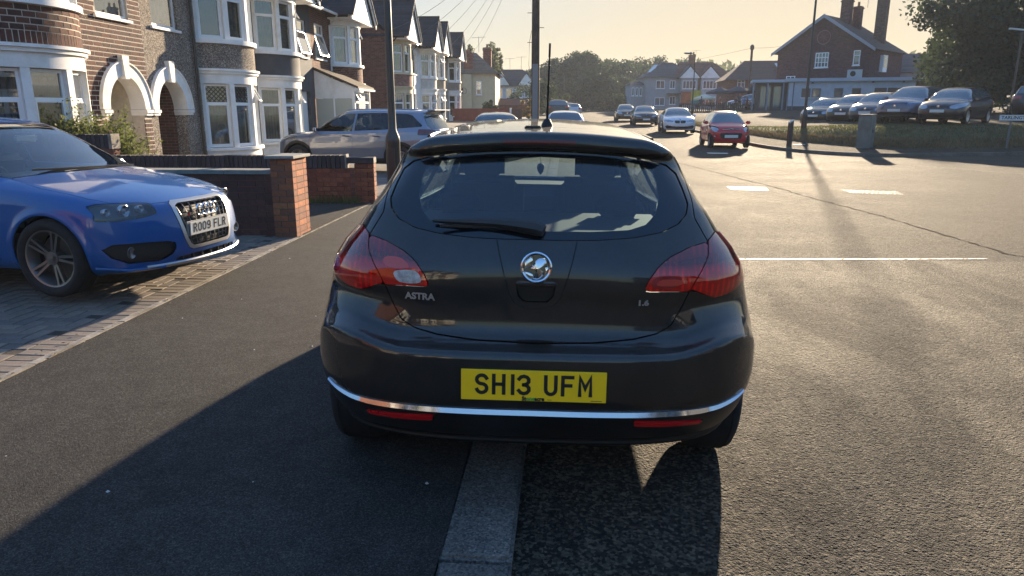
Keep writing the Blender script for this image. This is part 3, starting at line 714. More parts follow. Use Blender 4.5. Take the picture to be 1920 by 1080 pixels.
def room_window(par, p0, p1, z0, z1, split=.30, opened=None, lead=False, frame=upvc, curtain=0, fw=.055, blinds=False, center=None):
    """one window between two plan points: frame with transom, panes and what hangs behind"""
    p0 = Vector((*p0, 0)); p1 = Vector((*p1, 0)); u = (p1-p0); w_ = u.length; u.normalize(); n = Vector((u.y, -u.x, 0)); h = z1-z0
    if n.x < 0 and abs(n.x) > .3: n = -n
    def pt(a, b, d=0): return p0+u*a+Vector((0, 0, z0+b))+n*d
    def bar(mb, a0, b0, a1, b1, d0, d1):
        v = [pt(a, b, d) for a in (a0, a1) for b in (b0, b1) for d in (d0, d1)]
        mb.add(v, [(0, 1, 3, 2), (4, 6, 7, 5), (0, 4, 5, 1), (2, 3, 7, 6), (0, 2, 6, 4), (1, 5, 7, 3)])
    mb = MB(); D0, D1 = -.06, .0
    bar(mb, 0, 0, fw, h, D0, D1); bar(mb, w_-fw, 0, w_, h, D0, D1); bar(mb, fw, 0, w_-fw, fw, D0, D1); bar(mb, fw, h-fw, w_-fw, h, D0, D1)
    ht = h*(1-split) if split else 0
    if split: bar(mb, fw, ht-fw*.5, w_-fw, ht+fw*.5, D0, D1+.004)
    wn = mb.build('window', frame, par)
    rects = [(fw, fw, w_-fw, ht-fw*.5), (fw, ht+fw*.5, w_-fw, h-fw)] if split else [(fw, fw, w_-fw, h-fw)]
    for i, (a0, b0, a1, b1) in enumerate(rects):
        if opened is not None and opened == i:
            # top-hung casement pushed outwards
            T = []; ang = R(28) if i == 1 else R(16); hh = b1-b0
            def op(a, b, d): 
                t = (b1-b); return pt(a, b1-t*math.cos(ang)-0*d, .01+t*math.sin(ang)+d)
            mo = MB()
            for (x0, y0, x1, y1) in ((a0, b0, a0+.04, b1), (a1-.04, b0, a1, b1), (a0+.04, b0, a1-.04, b0+.04), (a0+.04, b1-.04, a1-.04, b1)):
                v = [op(a, b, d) for a in (x0, x1) for b in (y0, y1) for d in (-.02, .025)]
                mo.add(v, [(0, 1, 3, 2), (4, 6, 7, 5), (0, 4, 5, 1), (2, 3, 7, 6), (0, 2, 6, 4), (1, 5, 7, 3)])
            cs = mo.build('casement', frame, wn); g = MB(); g.add([op(a0+.04, b0+.04, 0), op(a1-.04, b0+.04, 0), op(a1-.04, b1-.04, 0), op(a0+.04, b1-.04, 0)], [(0, 1, 2, 3)]); g.build('pane', hglass, wn, fix=False)
        else:
            if frame is upvc and i == 0 and split and w_ > .5:
                mi_ = MB(); e = .03; bar(mi_, a0, b0, a0+e, b1, D0+.01, D1+.012); bar(mi_, a1-e, b0, a1, b1, D0+.01, D1+.012); bar(mi_, a0+e, b0, a1-e, b0+e, D0+.01, D1+.012); bar(mi_, a0+e, b1-e, a1-e, b1, D0+.01, D1+.012); mi_.build('casement', frame, wn)
            g = MB(); g.add([pt(a0, b0, -.03), pt(a1, b0, -.03), pt(a1, b1, -.03), pt(a0, b1, -.03)], [(0, 1, 2, 3)]); g.build('pane', hglass, wn, fix=False)
        if lead and i == 1:
            lm = MB(); st = .12; W2, H2 = a1-a0, b1-b0
            k = -H2
            while k < W2:
                for sgn in (1, -1):
                    x0 = max(0, k); y0 = x0-k; x1 = min(W2, k+H2); y1 = x1-k
                    if x1 > x0:
                        if sgn == 1: A, B_ = (a0+x0, b0+y0), (a0+x1, b0+y1)
                        else: A, B_ = (a1-x0, b0+y0), (a1-x1, b0+y1)
                        lm.tube([pt(*A, -.022), pt(*B_, -.022)], .012, 4)
                k += st
            lm.build('leading', P('lead_came', (.03, .03, .03), .5, .2), wn, kind='stuff')
    cb = MB(); cz = -.16
    if blinds:
        k = int(w_/.085)
        for i in range(k):
            a = (i+.5)/k*w_; cb.add([pt(a-.032, .05, cz-.02), pt(a+.032, .05, cz+.012), pt(a+.032, h-.05, cz+.012), pt(a-.032, h-.05, cz-.02)], [(0, 1, 2, 3)])
        cb.build('vertical_blind', cur[curtain], wn, fix=False, kind='stuff')
    elif curtain != 1:
        k = max(6, int(w_/.05)); A = [pt(w_*i/k, .05, cz+.018*math.sin(i*1.9)) for i in range(k+1)]; B_ = [p+Vector((0, 0, h-.1)) for p in A]
        cb.strip(A, B_); cb.build('curtain', cur[curtain], wn, fix=False)
    db = MB(); db.add([pt(-.02, 0, cz-.12), pt(w_+.02, 0, cz-.12), pt(w_+.02, h, cz-.12), pt(-.02, h, cz-.12)], [(0, 1, 2, 3)]); db.build('dark_interior', cur[1], wn, fix=False)  # dark sheet whose colour stands in for the unlit room
    return wn
BAYR, BAYC, BAYA = 1.56, -.71, 63.0
def arcpts(yc, r, n=28, a0=-BAYA, a1=BAYA): return [(BAYC+r*math.cos(R(a0+(a1-a0)*i/n)), yc+r*math.sin(R(a0+(a1-a0)*i/n))) for i in range(n+1)]
def arcband(yc, r0, r1, z0, z1, n=28):
    mb = MB(); I = arcpts(yc, r0, n); O = arcpts(yc, r1, n); m = n+1
    V = [(x, y, z0) for x, y in I]+[(x, y, z0) for x, y in O]+[(x, y, z1) for x, y in I]+[(x, y, z1) for x, y in O]; F = []
    for i in range(n): F += [(m+i, m+i+1, 3*m+i+1, 3*m+i), (2*m+i, 3*m+i, 3*m+i+1, 2*m+i+1), (i, i+1, m+i+1, m+i), (i, 2*m+i, 2*m+i+1, i+1)]
    F += [(0, m, 3*m, 2*m), (n, 2*m+n, 3*m+n, m+n)]
    return mb.add(V, F)
def wallbox(mb, y0, y1, z0, z1, holes, x0=-.30, x1=0.0):
    ys = sorted({y0, y1, *[h for q in holes for h in q[:2]]}); zs = sorted({z0, z1, *[h for q in holes for h in q[2:]]})
    ys = [y for y in ys if y0 <= y <= y1]; zs = [z for z in zs if z0 <= z <= z1]
    for i in range(len(ys)-1):
        j = 0
        while j < len(zs)-1:
            def inh(jj): 
                cy, cz = (ys[i]+ys[i+1])/2, (zs[jj]+zs[jj+1])/2; return any(a < cy < b and c < cz < d for a, b, c, d in holes)
            if inh(j): j += 1; continue
            k = j
            while k+1 < len(zs)-1 and not inh(k+1): k += 1
            mb.box(x0, ys[i], zs[j], x1, ys[i+1], zs[k+1]); j = k+1
def house(Y0, W, flip, st):
    X0 = -9.8; Z0 = zg(Y0)+.12
    t = thing('terraced_house', st['label'], 'house', (X0, Y0, Z0), group='bay-fronted houses along the left of the street')
    fy = (lambda y: W-y) if flip else (lambda y: y)
    yb = fy(1.85); yd = fy(W-.95); yw = fy(W-1.05)
    far = st.get('far', 0)
    # ---- front wall
    dh = (yd-.66, yd+.66, 0, 2.19); wh = (yw-.58, yw+.58, 3.40, 4.72); bh = (yb-1.30, yb+1.30, .0, 5.05)
    holes = [dh, wh, bh] if st.get('arch') else [wh, bh, (yd-.5, yd+.5, 0, 2.15)]
    mb = MB(); wallbox(mb, 0, W, 0, 5.30, holes); mb.build('front_wall', st['wall'], t)
    mb = MB(); mb.box(-8.2, 0, 0, -.31, .2, 5.3); mb.box(-8.2, W-.2, 0, -.31, W, 5.3); mb.box(-8.2, .2, 0, -8.0, W-.2, 5.3); mb.box(-8, .2, 2.55, -.31, W-.2, 2.7); mb.build('side_wall', st.get('side', st['wall']), t)
    bk = MB(); bk.box(-1.32, .2, 2.70, -1.30, W-.2, 5.3); bk.build('inner_wall', cur[1], t)
    # ---- arch porch
    if st.get('arch'):
        ac = st.get('archm', white); n = 20; zc = 1.47; IN = []; OUT = []; 
        for i in range(n+1):
            a = math.pi*i/n; IN.append((yd+.66*math.cos(a), zc+.72*math.sin(a))); OUT.append((yd+.93*math.cos(a), zc+1.0*math.sin(a)))
        mb = MB(); mb.strip([(.06, *p) for p in OUT], [(.06, *p) for p in IN]); mb.strip([(.06, *p) for p in IN], [(-.31, *p) for p in IN]); mb.strip([(.0, *p) for p in OUT], [(.06, *p) for p in OUT]); mb.build('porch_arch', ac, t, fix=False)
        mb = MB(); O2 = [(yd+(p[0]-yd)*1.035, zc+(p[1]-zc)*1.03) for p in OUT]; mb.strip([(.085, *p) for p in O2], [(.085, *p) for p in OUT]); mb.strip([(0, *p) for p in O2], [(.085, *p) for p in O2]); mb.strip([(.085, *p) for p in OUT], [(.06, *p) for p in OUT]); mb.build('arch_moulding', ac, t, fix=False)
        kb = MB(); kb.prism([(.12, yd-.08, 2.12), (.12, yd+.08, 2.12), (.12, yd+.125, 2.62), (.12, yd-.125, 2.62)], (-.12, 0, 0)); kb.build('keystone', ac, t)
        sp = MB()     # wall between arch ring and the square opening is hidden by the ring; fill it
        for sg in (1, -1):
            pts = [(p[0], p[1]) for p in IN if (p[0]-yd)*sg >= -.001]; pts.sort(key=lambda q: q[1])
            poly = [(yd+sg*.66, zc)]+pts+[(yd+sg*.0, 2.19), (yd+sg*.66, 2.19)]
            sp.add([(-.01, a, b) for a, b in poly], [tuple(range(len(poly)))])
        sp.build('spandrel', st['wall'], t, fix=False)
        for sg in (-1, 1):
            im = MB(); im.box(-.31, yd+sg*.79-.15, 1.39, .10, yd+sg*.79+.13, 1.46); im.box(-.31, yd+sg*.79-.135, 1.33, .07, yd+sg*.79+.12, 1.388); im.build('impost', ac, t)
            if st.get('pier'): pm_ = MB(); pm_.box(-.30, yd+sg*.73-.13, 0, .012, yd+sg*.73+.13, 1.328); pm_.build('porch_pier', st['pier'], t)
        # recess
        rc = MB(); rc.box(-1.3, yd-.76, 0, -.31, yd-.66, 2.5); rc.box(-1.3, yd+.66, 0, -.31, yd+.74, 2.5); rc.box(-1.3, yd-.66, 2.35, -.31, yd+.66, 2.5); rc.build('porch_wall', st.get('porchm', white), t)
        dr = MB(); dr.box(-1.30, yd-.66, 0, -1.22, yd-.42, 2.35); dr.box(-1.30, yd+.42, 0, -1.22, yd+.66, 2.35); dr.box(-1.3, yd-.42, 2.02, -1.22, yd+.42, 2.12); fr_ = dr.build('door_frame', upvc, t)
        dd = MB(); dd.box(-1.29, yd-.42, .02, -1.24, yd+.42, 2.02); d_ = dd.build('door', st.get('door', cur[1]), t); hd = MB(); hd.box(-1.24, yd+.30, 1.0, -1.19, yd+.33, 1.16); hd.build('door_handle', chrome, d_)
        fg = MB(); fg.box(-1.29, yd-.42, 2.12, -1.26, yd+.42, 2.35); fg.build('fanlight', carglass, t)
    else:
        dd = MB(); dd.box(-.22, yd-.5, .0, -.14, yd+.5, 2.15); d_ = dd.build('door', st.get('door', upvc), t)
    # ---- upper window over the door
    room_window(t, (-.06, yw-.58), (-.06, yw+.58), 3.42, 4.72, split=st.get('usplit', 0), opened=st.get('uopen'), curtain=st.get('ucur', 2))  # pale blind is brightened to paint sky reflected in the pane
    sl = MB(); sl.box(-.1, yw-.66, 3.34, .06, yw+.66, 3.40); sl.build('window_sill', white if st.get('bay') is not cream else cream, t)
    # ---- bay
    bw = st.get('bay', white); band = st.get('band', st['wall'])
    arcband(yb, BAYR-.30, BAYR-.02, 0, .36).build('bay_plinth', st.get('plinth', bw), t, smooth=.5)
    arcband(yb, BAYR-.32, BAYR+.06, .36, .44).build('bay_sill', bw, t, smooth=.5)
    arcband(yb, BAYR-.25, BAYR-.01, 2.16, 2.42).build('bay_head', bw, t, smooth=.5)
    arcband(yb, BAYR-.25, BAYR+.05, 2.42, 2.49).build('cornice', bw, t, smooth=.5); arcband(yb, BAYR-.25, BAYR+.10, 2.492, 2.55).build('cornice', bw, t, smooth=.5)
    arcband(yb, BAYR-.25, BAYR-.012, 2.552, 3.20).build('bay_band', mortar if st.get('bricks') else band, t, smooth=.5)
    arcband(yb, BAYR-.28, BAYR+.07, 3.202, 3.32).build('bay_sill', bw, t, smooth=.5)
    arcband(yb, BAYR-.25, BAYR-.01, 4.86, 5.06).build('bay_head', bw, t, smooth=.5)
    flr = MB(); flr.add([(x, y, 2.2) for x, y in arcpts(yb, BAYR-.2, 12)], [tuple(range(13))]); flr.build('bay_ceiling', cur[1], t, fix=False); flr = MB(); flr.add([(x, y, 4.9) for x, y in arcpts(yb, BAYR-.2, 12)], [tuple(range(13))]); flr.build('bay_ceiling', cur[1], t, fix=False)
    angs = [-BAYA+BAYA/2*k for k in range(5)]
    for lv, (z0, z1) in enumerate(((.442, 2.158), (3.322, 4.858))):
        for k, a in enumerate(angs):
            c = (BAYC+(BAYR-.09)*math.cos(R(a)), yb+(BAYR-.09)*math.sin(R(a))); pm = MB(); ww = .15 if 0 < k < 4 else .17
            pm.obox((c[0], c[1], (z0+z1)/2), (.15, ww, z1-z0), R(a)); pm.build('mullion', bw, t)
        for k in range(4):
            a0, a1 = angs[k], angs[k+1]; p0 = Vector((BAYC+(BAYR-.09)*math.cos(R(a0)), yb+(BAYR-.09)*math.sin(R(a0)))); p1 = Vector((BAYC+(BAYR-.09)*math.cos(R(a1)), yb+(BAYR-.09)*math.sin(R(a1))))
            u = (p1-p0).normalized(); p0 = p0+u*.07; p1 = p1-u*.07
            ops = st.get('open', {}).get((lv, k))
            room_window(t, p0, p1, z0+.01, z1-.01, split=.30, opened=ops, lead=st.get('lead') and lv == 0, curtain=st.get('cur', (0, 0))[lv] if not (lv == 1 and k == 0 and st.get('k0')) else st['k0'], blinds=st.get('blinds', (0, 0))[lv])
    # ---- roof: gable over the bay, main slope behind
    rm = st.get('roof', roofm); gx = 1.12; ge = 5.12; gp = ge+2.05; hw_ = 1.85
    fb = MB(); fb.box(-.1, yb-hw_+.12, 5.062, gx-.10, yb+hw_-.12, 5.12); fb.build('gable_soffit', white, t)
    gb = MB(); gb.prism([(gx-.12, yb-hw_+.15, ge), (gx-.12, yb+hw_-.15, ge), (gx-.12, yb, gp-.22)], (-.15, 0, 0)); gb.build('gable', st.get('gable', white), t)
    for sg in (-1, 1):
        A = Vector((0, yb+sg*(hw_+.08), ge-.10)); B_ = Vector((0, yb, gp)); d = (B_-A).normalized(); nrm = Vector((0, -d.z*(-sg)*-1, abs(d.y)))
        bb = MB(); bb.prism([(gx, A.y, A.z-.02), (gx, A.y, A.z+.16), (gx, B_.y, B_.z+.06), (gx, B_.y, B_.z-.16)], (-.04, 0, 0)); bb.build('bargeboard', white, t)
        rs = MB(); xb = -3.0; rs.prism([(gx+.05, A.y, A.z+.16), (gx+.05, B_.y, B_.z+.07), (xb, B_.y, B_.z+.07), (xb, A.y, A.z+.16)], (0, 0, .07)); rs.build('gable_roof', rm, t)
    ridge = MB(); ridge.tube([(gx+.06, yb, gp+.13), (-3.0, yb, gp+.13)], .07, 8); ridge.build('ridge_tile', rm, t)
    mr = MB(); mr.prism([(.40, 0, 5.18), (.40, W, 5.18), (-3.9, W, 8.0), (-3.9, 0, 8.0)], (0, 0, .09)); mr.prism([(-8.5, 0, 5.18), (-3.9, 0, 8.0), (-3.9, W, 8.0), (-8.5, W, 5.18)], (0, 0, .09)); mr.build('roof', rm, t)
    if st.get('endgable'):
        for ye in st['endgable']:
            eg = MB(); eg.prism([(0, ye, 5.3), (-8.2, ye, 5.3), (-3.9, ye, 7.95)], (0, .2 if ye == 0 else -.2, 0)); eg.build('end_gable', st.get('side', st['wall']), t)
    # gutter and pipes
    ya, yc_ = (yb+hw_, W) if not flip else (0, yb-hw_)
    gt = MB(); gt.tube([(.46, ya+.05, 5.20), (.46, yc_, 5.20)], .055, 8); gt.build('gutter', st.get('pipe', whitepipe), t, smooth=True)
    if 'pipey' in st:
        pp = MB(); py = st['pipey']; pp.tube([(.42, py, 5.15), (.30, py, 5.0), (.075, py, 4.8), (.07, py, .1)], .038, 8); pp.build('downpipe', st.get('pipe', whitepipe), t, smooth=True)
    if st.get('chimney') is not None:
        cy = st['chimney']; cm = MB(); cm.box(-4.4, cy-.45, 7.2, -3.5, cy+.45, 9.3); cm.box(-4.45, cy-.5, 9.1, -3.45, cy+.5, 9.2); ch = cm.build('chimney', brickfar2, t)
        for k in (-.25, .25): pt_ = MB(); pt_.lathe([(.13, 9.3), (.11, 9.7), (.13, 9.72)], (-3.95, cy+k, 0), 10); pt_.build('chimney_pot', P('terracotta', (.3, .12, .06), .8), ch)
    return t, fy, yb, yd, yw
def wall_bricks(t, cells, cols, limit=300):
    """cells: (centre, size, rotz). the first ones are parts, the rest one joined piece"""
    for c, s, rz in cells[:limit]:
        m = rnd.choice(cols); inst('brick', brick_mesh('b', *s, m), t, c, (0, 0, rz))
    if len(cells) > limit:
        mb = MB()
        for c, s, rz in cells[limit:]: mb.mi = rnd.randrange(len(cols)); mb.obox(c, s, rz)
        mb.build('brick', cols, t, fix=False, kind='stuff')
G = dict
H1 = G(label='red brick house with a white arched porch, nearest on the left', wall=mortar, side=brickfar, arch=1, bricks=1, bay=white, cur=(4, 0), blinds=(1, 0), ucur=2, usplit=0, archm=white, pier=None, porchm=m_noisy('porch_cream', (.55, .50, .40), .7, 4), door=upvc, open={}, chimney=5.7)
t1, fy, yb, yd, yw = house(11.0, 5.75, False, H1)
cells = []
# flat wall round the porch and window
bw_, bh_ = .295, .100; lo, hi = yb+1.34, 5.75
for r in range(0, 66):
    z = .05+r*bh_+bh_/2
    y = lo-(bw_/2 if r % 2 else 0)
    while y < hi:
        a, b = max(y, lo), min(y+bw_-.018, hi-.01); 
        segs = [(a, b)]
        def cutr(segs, c0, c1):
            out = []
            for a, b in segs:
                if b <= c0 or a >= c1: out.append((a, b))
                else:
                    if a < c0: out.append((a, c0))
                    if b > c1: out.append((c1, b))
            return out
        if 1.47 <= z < 2.49:
            hwid = .945*math.sqrt(max(0, 1-((z-1.47)/1.04)**2)); segs = cutr(segs, yd-hwid, yd+hwid)
        elif z < 1.47: segs = cutr(segs, yd-.66, yd+.66); 
        if 1.30 < z < 1.47: segs = cutr(segs, yd-.93, yd+.93)
        if 3.33 < z < 4.73: segs = cutr(segs, yw-.60, yw+.60)
        for a, b in segs:
            if b-a > .03: cells.append(((-.008+rnd.uniform(-.001, .001), (a+b)/2, z), (.022, round((b-a)*50)/50 if b-a < .26 else b-a, bh_-.020), 0))
        y += bw_
cells = [c for c in cells if c[0][2] < 5.2]
# curved band: stretchers above, soldiers below
bayc = []
r_ = BAYR-.0135; arc = 2*R(BAYA)*r_
def on_arc(s, z, wd, h): 
    a = -R(BAYA)+s/r_; return ((BAYC+r_*math.cos(a), yb+r_*math.sin(a), z), (.012, wd, h), a)
s = .04
while s < arc-.02: bayc.append(on_arc(s, 2.66, .078, .200)); s += .094
for k in range(4):
    s = .06 if k % 2 else .17; z = 2.817+k*.108
    while s < arc-.05: bayc.append(on_arc(s, z, .202, .088)); s += .2195
cells.sort(key=lambda c: abs(c[0][2]-3.3))
wall_bricks(t1, bayc+cells, brickcols)
# small things of house 1: paper flowers hung inside the top lights
for aa in (-46, -15, 15, 45):
    cx, cy = BAYC+(BAYR-.17)*math.cos(R(aa))*.97, yb+(BAYR-.17)*math.sin(R(aa))*.97
    u = Vector((-math.sin(R(aa)), math.cos(R(aa)), 0)); fl = MB()
    for s_, r_, m_ in ((0, .055, 1), (-.10, .045, 0), (.10, .045, 0), (-.16, .03, 0), (.16, .03, 0)):
        fl.mi = m_; c = Vector((cx, cy, 1.98+(.02 if s_ else 0)))+u*s_; n_ = 9
        fl.add([c+u*(r_*(1 if i % 2 else .7)*math.cos(2*math.pi*i/n_))+Vector((0, 0, r_*(1 if i % 2 else .7)*math.sin(2*math.pi*i/n_))) for i in range(n_)], [tuple(range(n_))])
    fl.build('paper_flower', [P('flower_green', (.02, .10, .03), .8), P('flower_red', (.28, .02, .04), .8)], t1, fix=False, kind='stuff')
H2 = G(label='pebbledashed house with a white arched porch and diamond-leaded bay windows', wall=pebble, arch=1, bay=white, band=pebble, archm=white, porchm=brickfar, door=P('dark_door', (.02, .018, .018), .4), lead=1, cur=(0, 4), ucur=2, usplit=0, open={(0, 2): 1}, pipe=blackpipe, pipey=2.25, k0=1, pier=None)
t2, *_ = house(16.75, 5.75, True, H2)
H3 = G(label='charcoal rendered house with white bays and vertical blinds', wall=dkgrey, bay=white, band=dkgrey, cur=(4, 4), blinds=(1, 1), ucur=0, usplit=.3, uopen=0, open={(0, 2): 1, (1, 2): 1}, chimney=5.7)
t3, *_ = house(22.5, 5.75, False, H3)
H4 = G(label='brick house with tiled lean-to porch and white gable', wall=brickfar, side=brickfar2, bay=white, band=brickfar, cur=(0, 0), ucur=2, usplit=.3, uopen=0, open={(1, 2): 1, (0, 1): None}, endgable=[5.75], pipey=2.15, porchm=white)
t4, *_ = house(28.25, 5.75, True, H4)
H5 = G(label='house with cream bay and pinkish brick band, next past the gap', wall=brickfar, side=brickfar2, bay=cream, band=pinkbrick, gable=white, cur=(4, 3), ucur=2, endgable=[0], pipe=blackpipe, pipey=.12, chimney=.6)
t5, *_ = house(41.0, 5.9, False, H5)
H6 = G(label='white rendered house with white bay, second past the gap', wall=white, bay=white, band=m_noisy('offwhite_render', (.50, .49, .46), .8, 3), cur=(0, 0), open={(0, 2): 1}, pipe=blackpipe, pipey=.1)
t6, *_ = house(46.9, 6.1, True, H6)
H7 = G(label='beige-banded house with white bay, third past the gap', wall=beige, bay=white, band=beige, cur=(0, 1), open={(1, 1): 1, (0, 1): 1})
t7, *_ = house(53.0, 6.0, False, H7)
H8 = G(label='beige-banded end house of the terrace before the red wall', wall=beige, bay=white, band=m_noisy('taupe_render', (.24, .20, .17), .85, 3), cur=(1, 1), pipe=blackpipe, pipey=.1, endgable=[6.0])
t8, *_ = house(59.0, 6.0, True, H8)
# lean-to porch in front of the door of house 4
pz = zg(28.3)+.12; pr = thing('lean_to_porch', 'small white glazed porch with a mossy brown tiled roof', 'porch', (-9.8, 28.35, pz))
mb = MB(); mb.prism([(0, -.05, 2.95), (1.75, -.05, 2.22), (1.75, 2.35, 2.22), (0, 2.35, 2.95)], (0, 0, .09)); mb.build('roof', roofbrown, pr)
mb = MB(); mb.prism([(0.01, 0, 1.85), (1.55, 0, 1.85), (1.55, 0, 2.26), (.01, 0, 2.92)], (0, .06, 0)); mb.build('gable_panel', white, pr)
mb = MB(); mb.box(.02, .01, .0, .72, .05, 1.84); mb.box(.78, .01, .0, 1.48, .05, 1.84); mb.build('frosted_panel', frost, pr)
mb = MB(); mb.box(1.48, -.01, 0, 1.58, .09, 2.2); mb.build('post', upvc, pr); mb = MB(); mb.box(.72, -.005, 0, .78, .065, 1.85); mb.build('post', upvc, pr); mb = MB(); mb.box(1.48, 2.21, 0, 1.58, 2.31, 2.2); mb.build('post', upvc, pr)
room_window(pr, (1.55, .10), (1.55, .75), .9, 2.12, split=.32, opened=1, curtain=0); room_window(pr, (1.55, 1.55), (1.55, 2.2), .9, 2.12, split=.32, curtain=0)
mb = MB(); mb.box(1.50, .80, 0, 1.55, 1.5, 2.1); dp = mb.build('door', upvc, pr); mb = MB(); mb.box(1.552, .90, 1.1, 1.556, 1.4, 1.95); mb.build('door_glass', frost, dp)
mb = MB(); mb.box(1.55, -.05, 2.16, 1.80, 2.35, 2.23); mb.build('gutter', whitepipe, pr)
# ---------------------------------------------------------------- garden walls
def coping_soldiers(t, x0, x1, y, z, cols, h=.215, th=.225):
    n = 0; x = x1
    while x > x0:
        inst('coping_brick', brick_mesh('c', .066, th, h, rnd.choice(cols), 'coping_brick'), t, (x-.035, y, z+h/2+rnd.uniform(-.002, .002))); x -= .077; n += 1
wl = thing('garden_wall', 'low red brick wall with dark bricks on end along its top, behind the brick pillar', 'wall', (-3.17, 11.98, 0), R(5))
core = m_brick('wall_core', (.15, .05, .034), (.13, .11, .09))
mb = MB(); mb.box(-4.6, -.10, 0, -.14, .10, .615); mb.build('wall_core', core, wl)
cells = []
for r in range(8):
    z = .05+r*.0765; x = -.42
    k = 0
    while x > -2.7:
        a = .1025 if (k == 0 and r % 2) else .215; cells.append(((x-a/2, rnd.uniform(-.002, .002), z), (a, .212, .065), 0)); x -= a+.011; k += 1
wall_bricks(wl, cells, redcols)
coping_soldiers(wl, -4.6, -.50, 0, .622, darkcols)
mb = MB(); mb.box(-.495, -.115, .622, -.47, .115, .85); mb.build('coping_tile', edm, wl)
# end pier of that wall, lit on its street face
ep = []
for r in range(9):
    z = .05+r*.0765
    if r % 2: ep += [((-.125, -.055, z), (.215, .1025, .065), 0), ((-.125+.0, .06, z), (.215, .1025, .065), 0), ((-.30, 0, z), (.10, .215, .065), 0)]
    else: ep += [((-.066, 0, z), (.1025, .225, .065), 0), ((-.235, -.055, z), (.215, .1025, .065), 0), ((-.235, .06, z), (.215, .1025, .065), 0)]
wall_bricks(wl, [(tuple(Vector(c)-Vector((.0, 0, 0))), s, rz) for c, s, rz in ep], redcols)
mb = MB(); mb.box(-.465, -.125, .705, -.01, .125, .80); mb.build('coping_tile', darkcols[0], wl)
w2 = thing('garden_wall', 'taller brick wall by the bush with a dark brick-on-end top', 'wall', (-7.62, 11.85, 0))
mb = MB(); mb.box(-2.1, -.10, 0, 0, .10, .93); mb.build('wall_core', core, w2); coping_soldiers(w2, -2.1, -.06, 0, .932, darkcols, .24)
mb = MB(); mb.box(-.055, -.12, .932, 0, .12, 1.18); mb.build('coping_tile', edm, w2)
w3 = thing('garden_wall', 'brick wall with flat grey coping slabs running from the pillar behind the blue car', 'wall', (-3.58, 8.72, 0))
mb = MB(); mb.box(-5.5, -.10, 0, -.0, .10, .80); mb.build('wall_core', core, w3)
cells = []
for r in range(10):
    z = .07+r*.0765; x = -.0; k = 0
    while x > -2.2:
        a = .1025 if (k == 0 and r % 2) else .215; cells.append(((x-a/2-.002, rnd.uniform(-.002, .002), z), (a, .212, .065), 0)); x -= a+.011; k += 1
wall_bricks(w3, cells, [m_noisy('plum_brick_%d' % i, c, .85, 22, .3, .002, 120) for i, c in enumerate([(.10, .040, .032), (.085, .034, .030), (.12, .048, .036)])])
x = 0.0
cop = m_noisy('coping_slab', (.20, .19, .17), .8, 6, .25, .003, 100)
while x > -5.4: inst('coping_slab', brick_mesh('s', .596, .29, .05, cop, 'coping_slab'), w3, (x-.30, 0, .826+rnd.uniform(-.001, .001))); x -= .602
pl = thing('brick_pillar', 'orange-red brick gate pillar with a grey capstone at the pavement edge', 'pillar', (-3.425, 8.76, 0)); pl.scale = (.84, 1.10, 1)
cells = []; PW, PD = .33, .44      # x and y size
for r in range(13):
    z = .04+r*.0765
    if r % 2:
        cells += [((-.165+.1075, -.1675, z), (.215, .105, .066), 0), ((-.165+.2775, -.1675, z), (.105, .105, .066), 0), ((.1125, -.0575+.055, z), (.105, .215-.0, .066), 0), ((.1125, .1675, z), (.105, .105, .066), 0), ((-.055, .055, z), (.215, .33, .066), 0)]
    else:
        cells += [((-.165+.0525, -.1675, z), (.105, .105, .066), 0), ((-.165+.2225, -.1675, z), (.215, .105, .066), 0), ((.1125, -.0, z), (.105, .215, .066), 0), ((.1125, .1665, z), (.105, .105, .066), 0), ((-.055, .055, z), (.215, .33, .066), 0)]
wall_bricks(pl, cells, [m_noisy('pillar_brick_%d' % i, c, .85, 24, .25, .002, 120) for i, c in enumerate([(.33, .105, .045), (.26, .085, .042), (.38, .13, .055), (.22, .08, .045)])])
mb = MB(); mb.box(-.157, -.212, 0, .157, .212, .99); mb.build('mortar_core', m_noisy('dark_mortar', (.12, .10, .085), .9, 9), pl)
mb = MB(); mb.prism([(-.215, -.27, .996), (.215, -.27, .996), (.215, .27, .996), (-.215, .27, .996)], (0, 0, .035)); mb.build('capstone', m_noisy('capstone_grey', (.22, .22, .20), .8, 8, .2), pl, bevel=.006)
# street lamp on the left
lamp_m = P('lamp_black_paint', (.014, .014, .016), .38, spec=.5, coat=.3)
def street_lamp(label, loc, h, side, base=True, s=1.0, arm=.0, head='flat', lean=0):
    t = thing('street_lamp', label, 'street lamp', loc)
    pm = MB(); pm.lathe([(.132*s, -.05), (.132*s, .98), (.135*s, 1.0), (.122*s, 1.08), (.074*s, 1.2), (.068*s, 1.6), (.052*s, h*.75), (.040*s, h)], n=20); pm.build('post', lamp_m, t, smooth=.6)
    dm = MB(); dm.box(-.055*s, -.137*s, .28, .055*s, -.125*s, .88); dm.build('access_door', lamp_m, t)
    hm = MB()
    hm.tube([(0, 0, h-.02), (side*.25, 0, h+.05), (side*.35, 0, h+.06)], .03*s, 8); hm.build('arm', lamp_m, t)
    lm = MB(); lm.prism([(side*.25, -.14, h+.03), (side*.85, -.10, h+.05), (side*.85, .10, h+.05), (side*.25, .14, h+.03)], (0, 0, .09)); hd = lm.build('lamp_head', P('lamp_head_grey', (.16, .16, .17), .4, .5), t, bevel=.02)
    gm = MB(); gm.box(min(side*.35, side*.78), -.08, h+.018, max(side*.35, side*.78), .08, h+.03); gm.build('lamp_glass', P('lamp_glass', (.5, .5, .48), .2), hd)
    return t
street_lamp('tall black street lamp on the left pavement beside the brick wall', (-3.14, 13.15, .02), 7.6, 1)
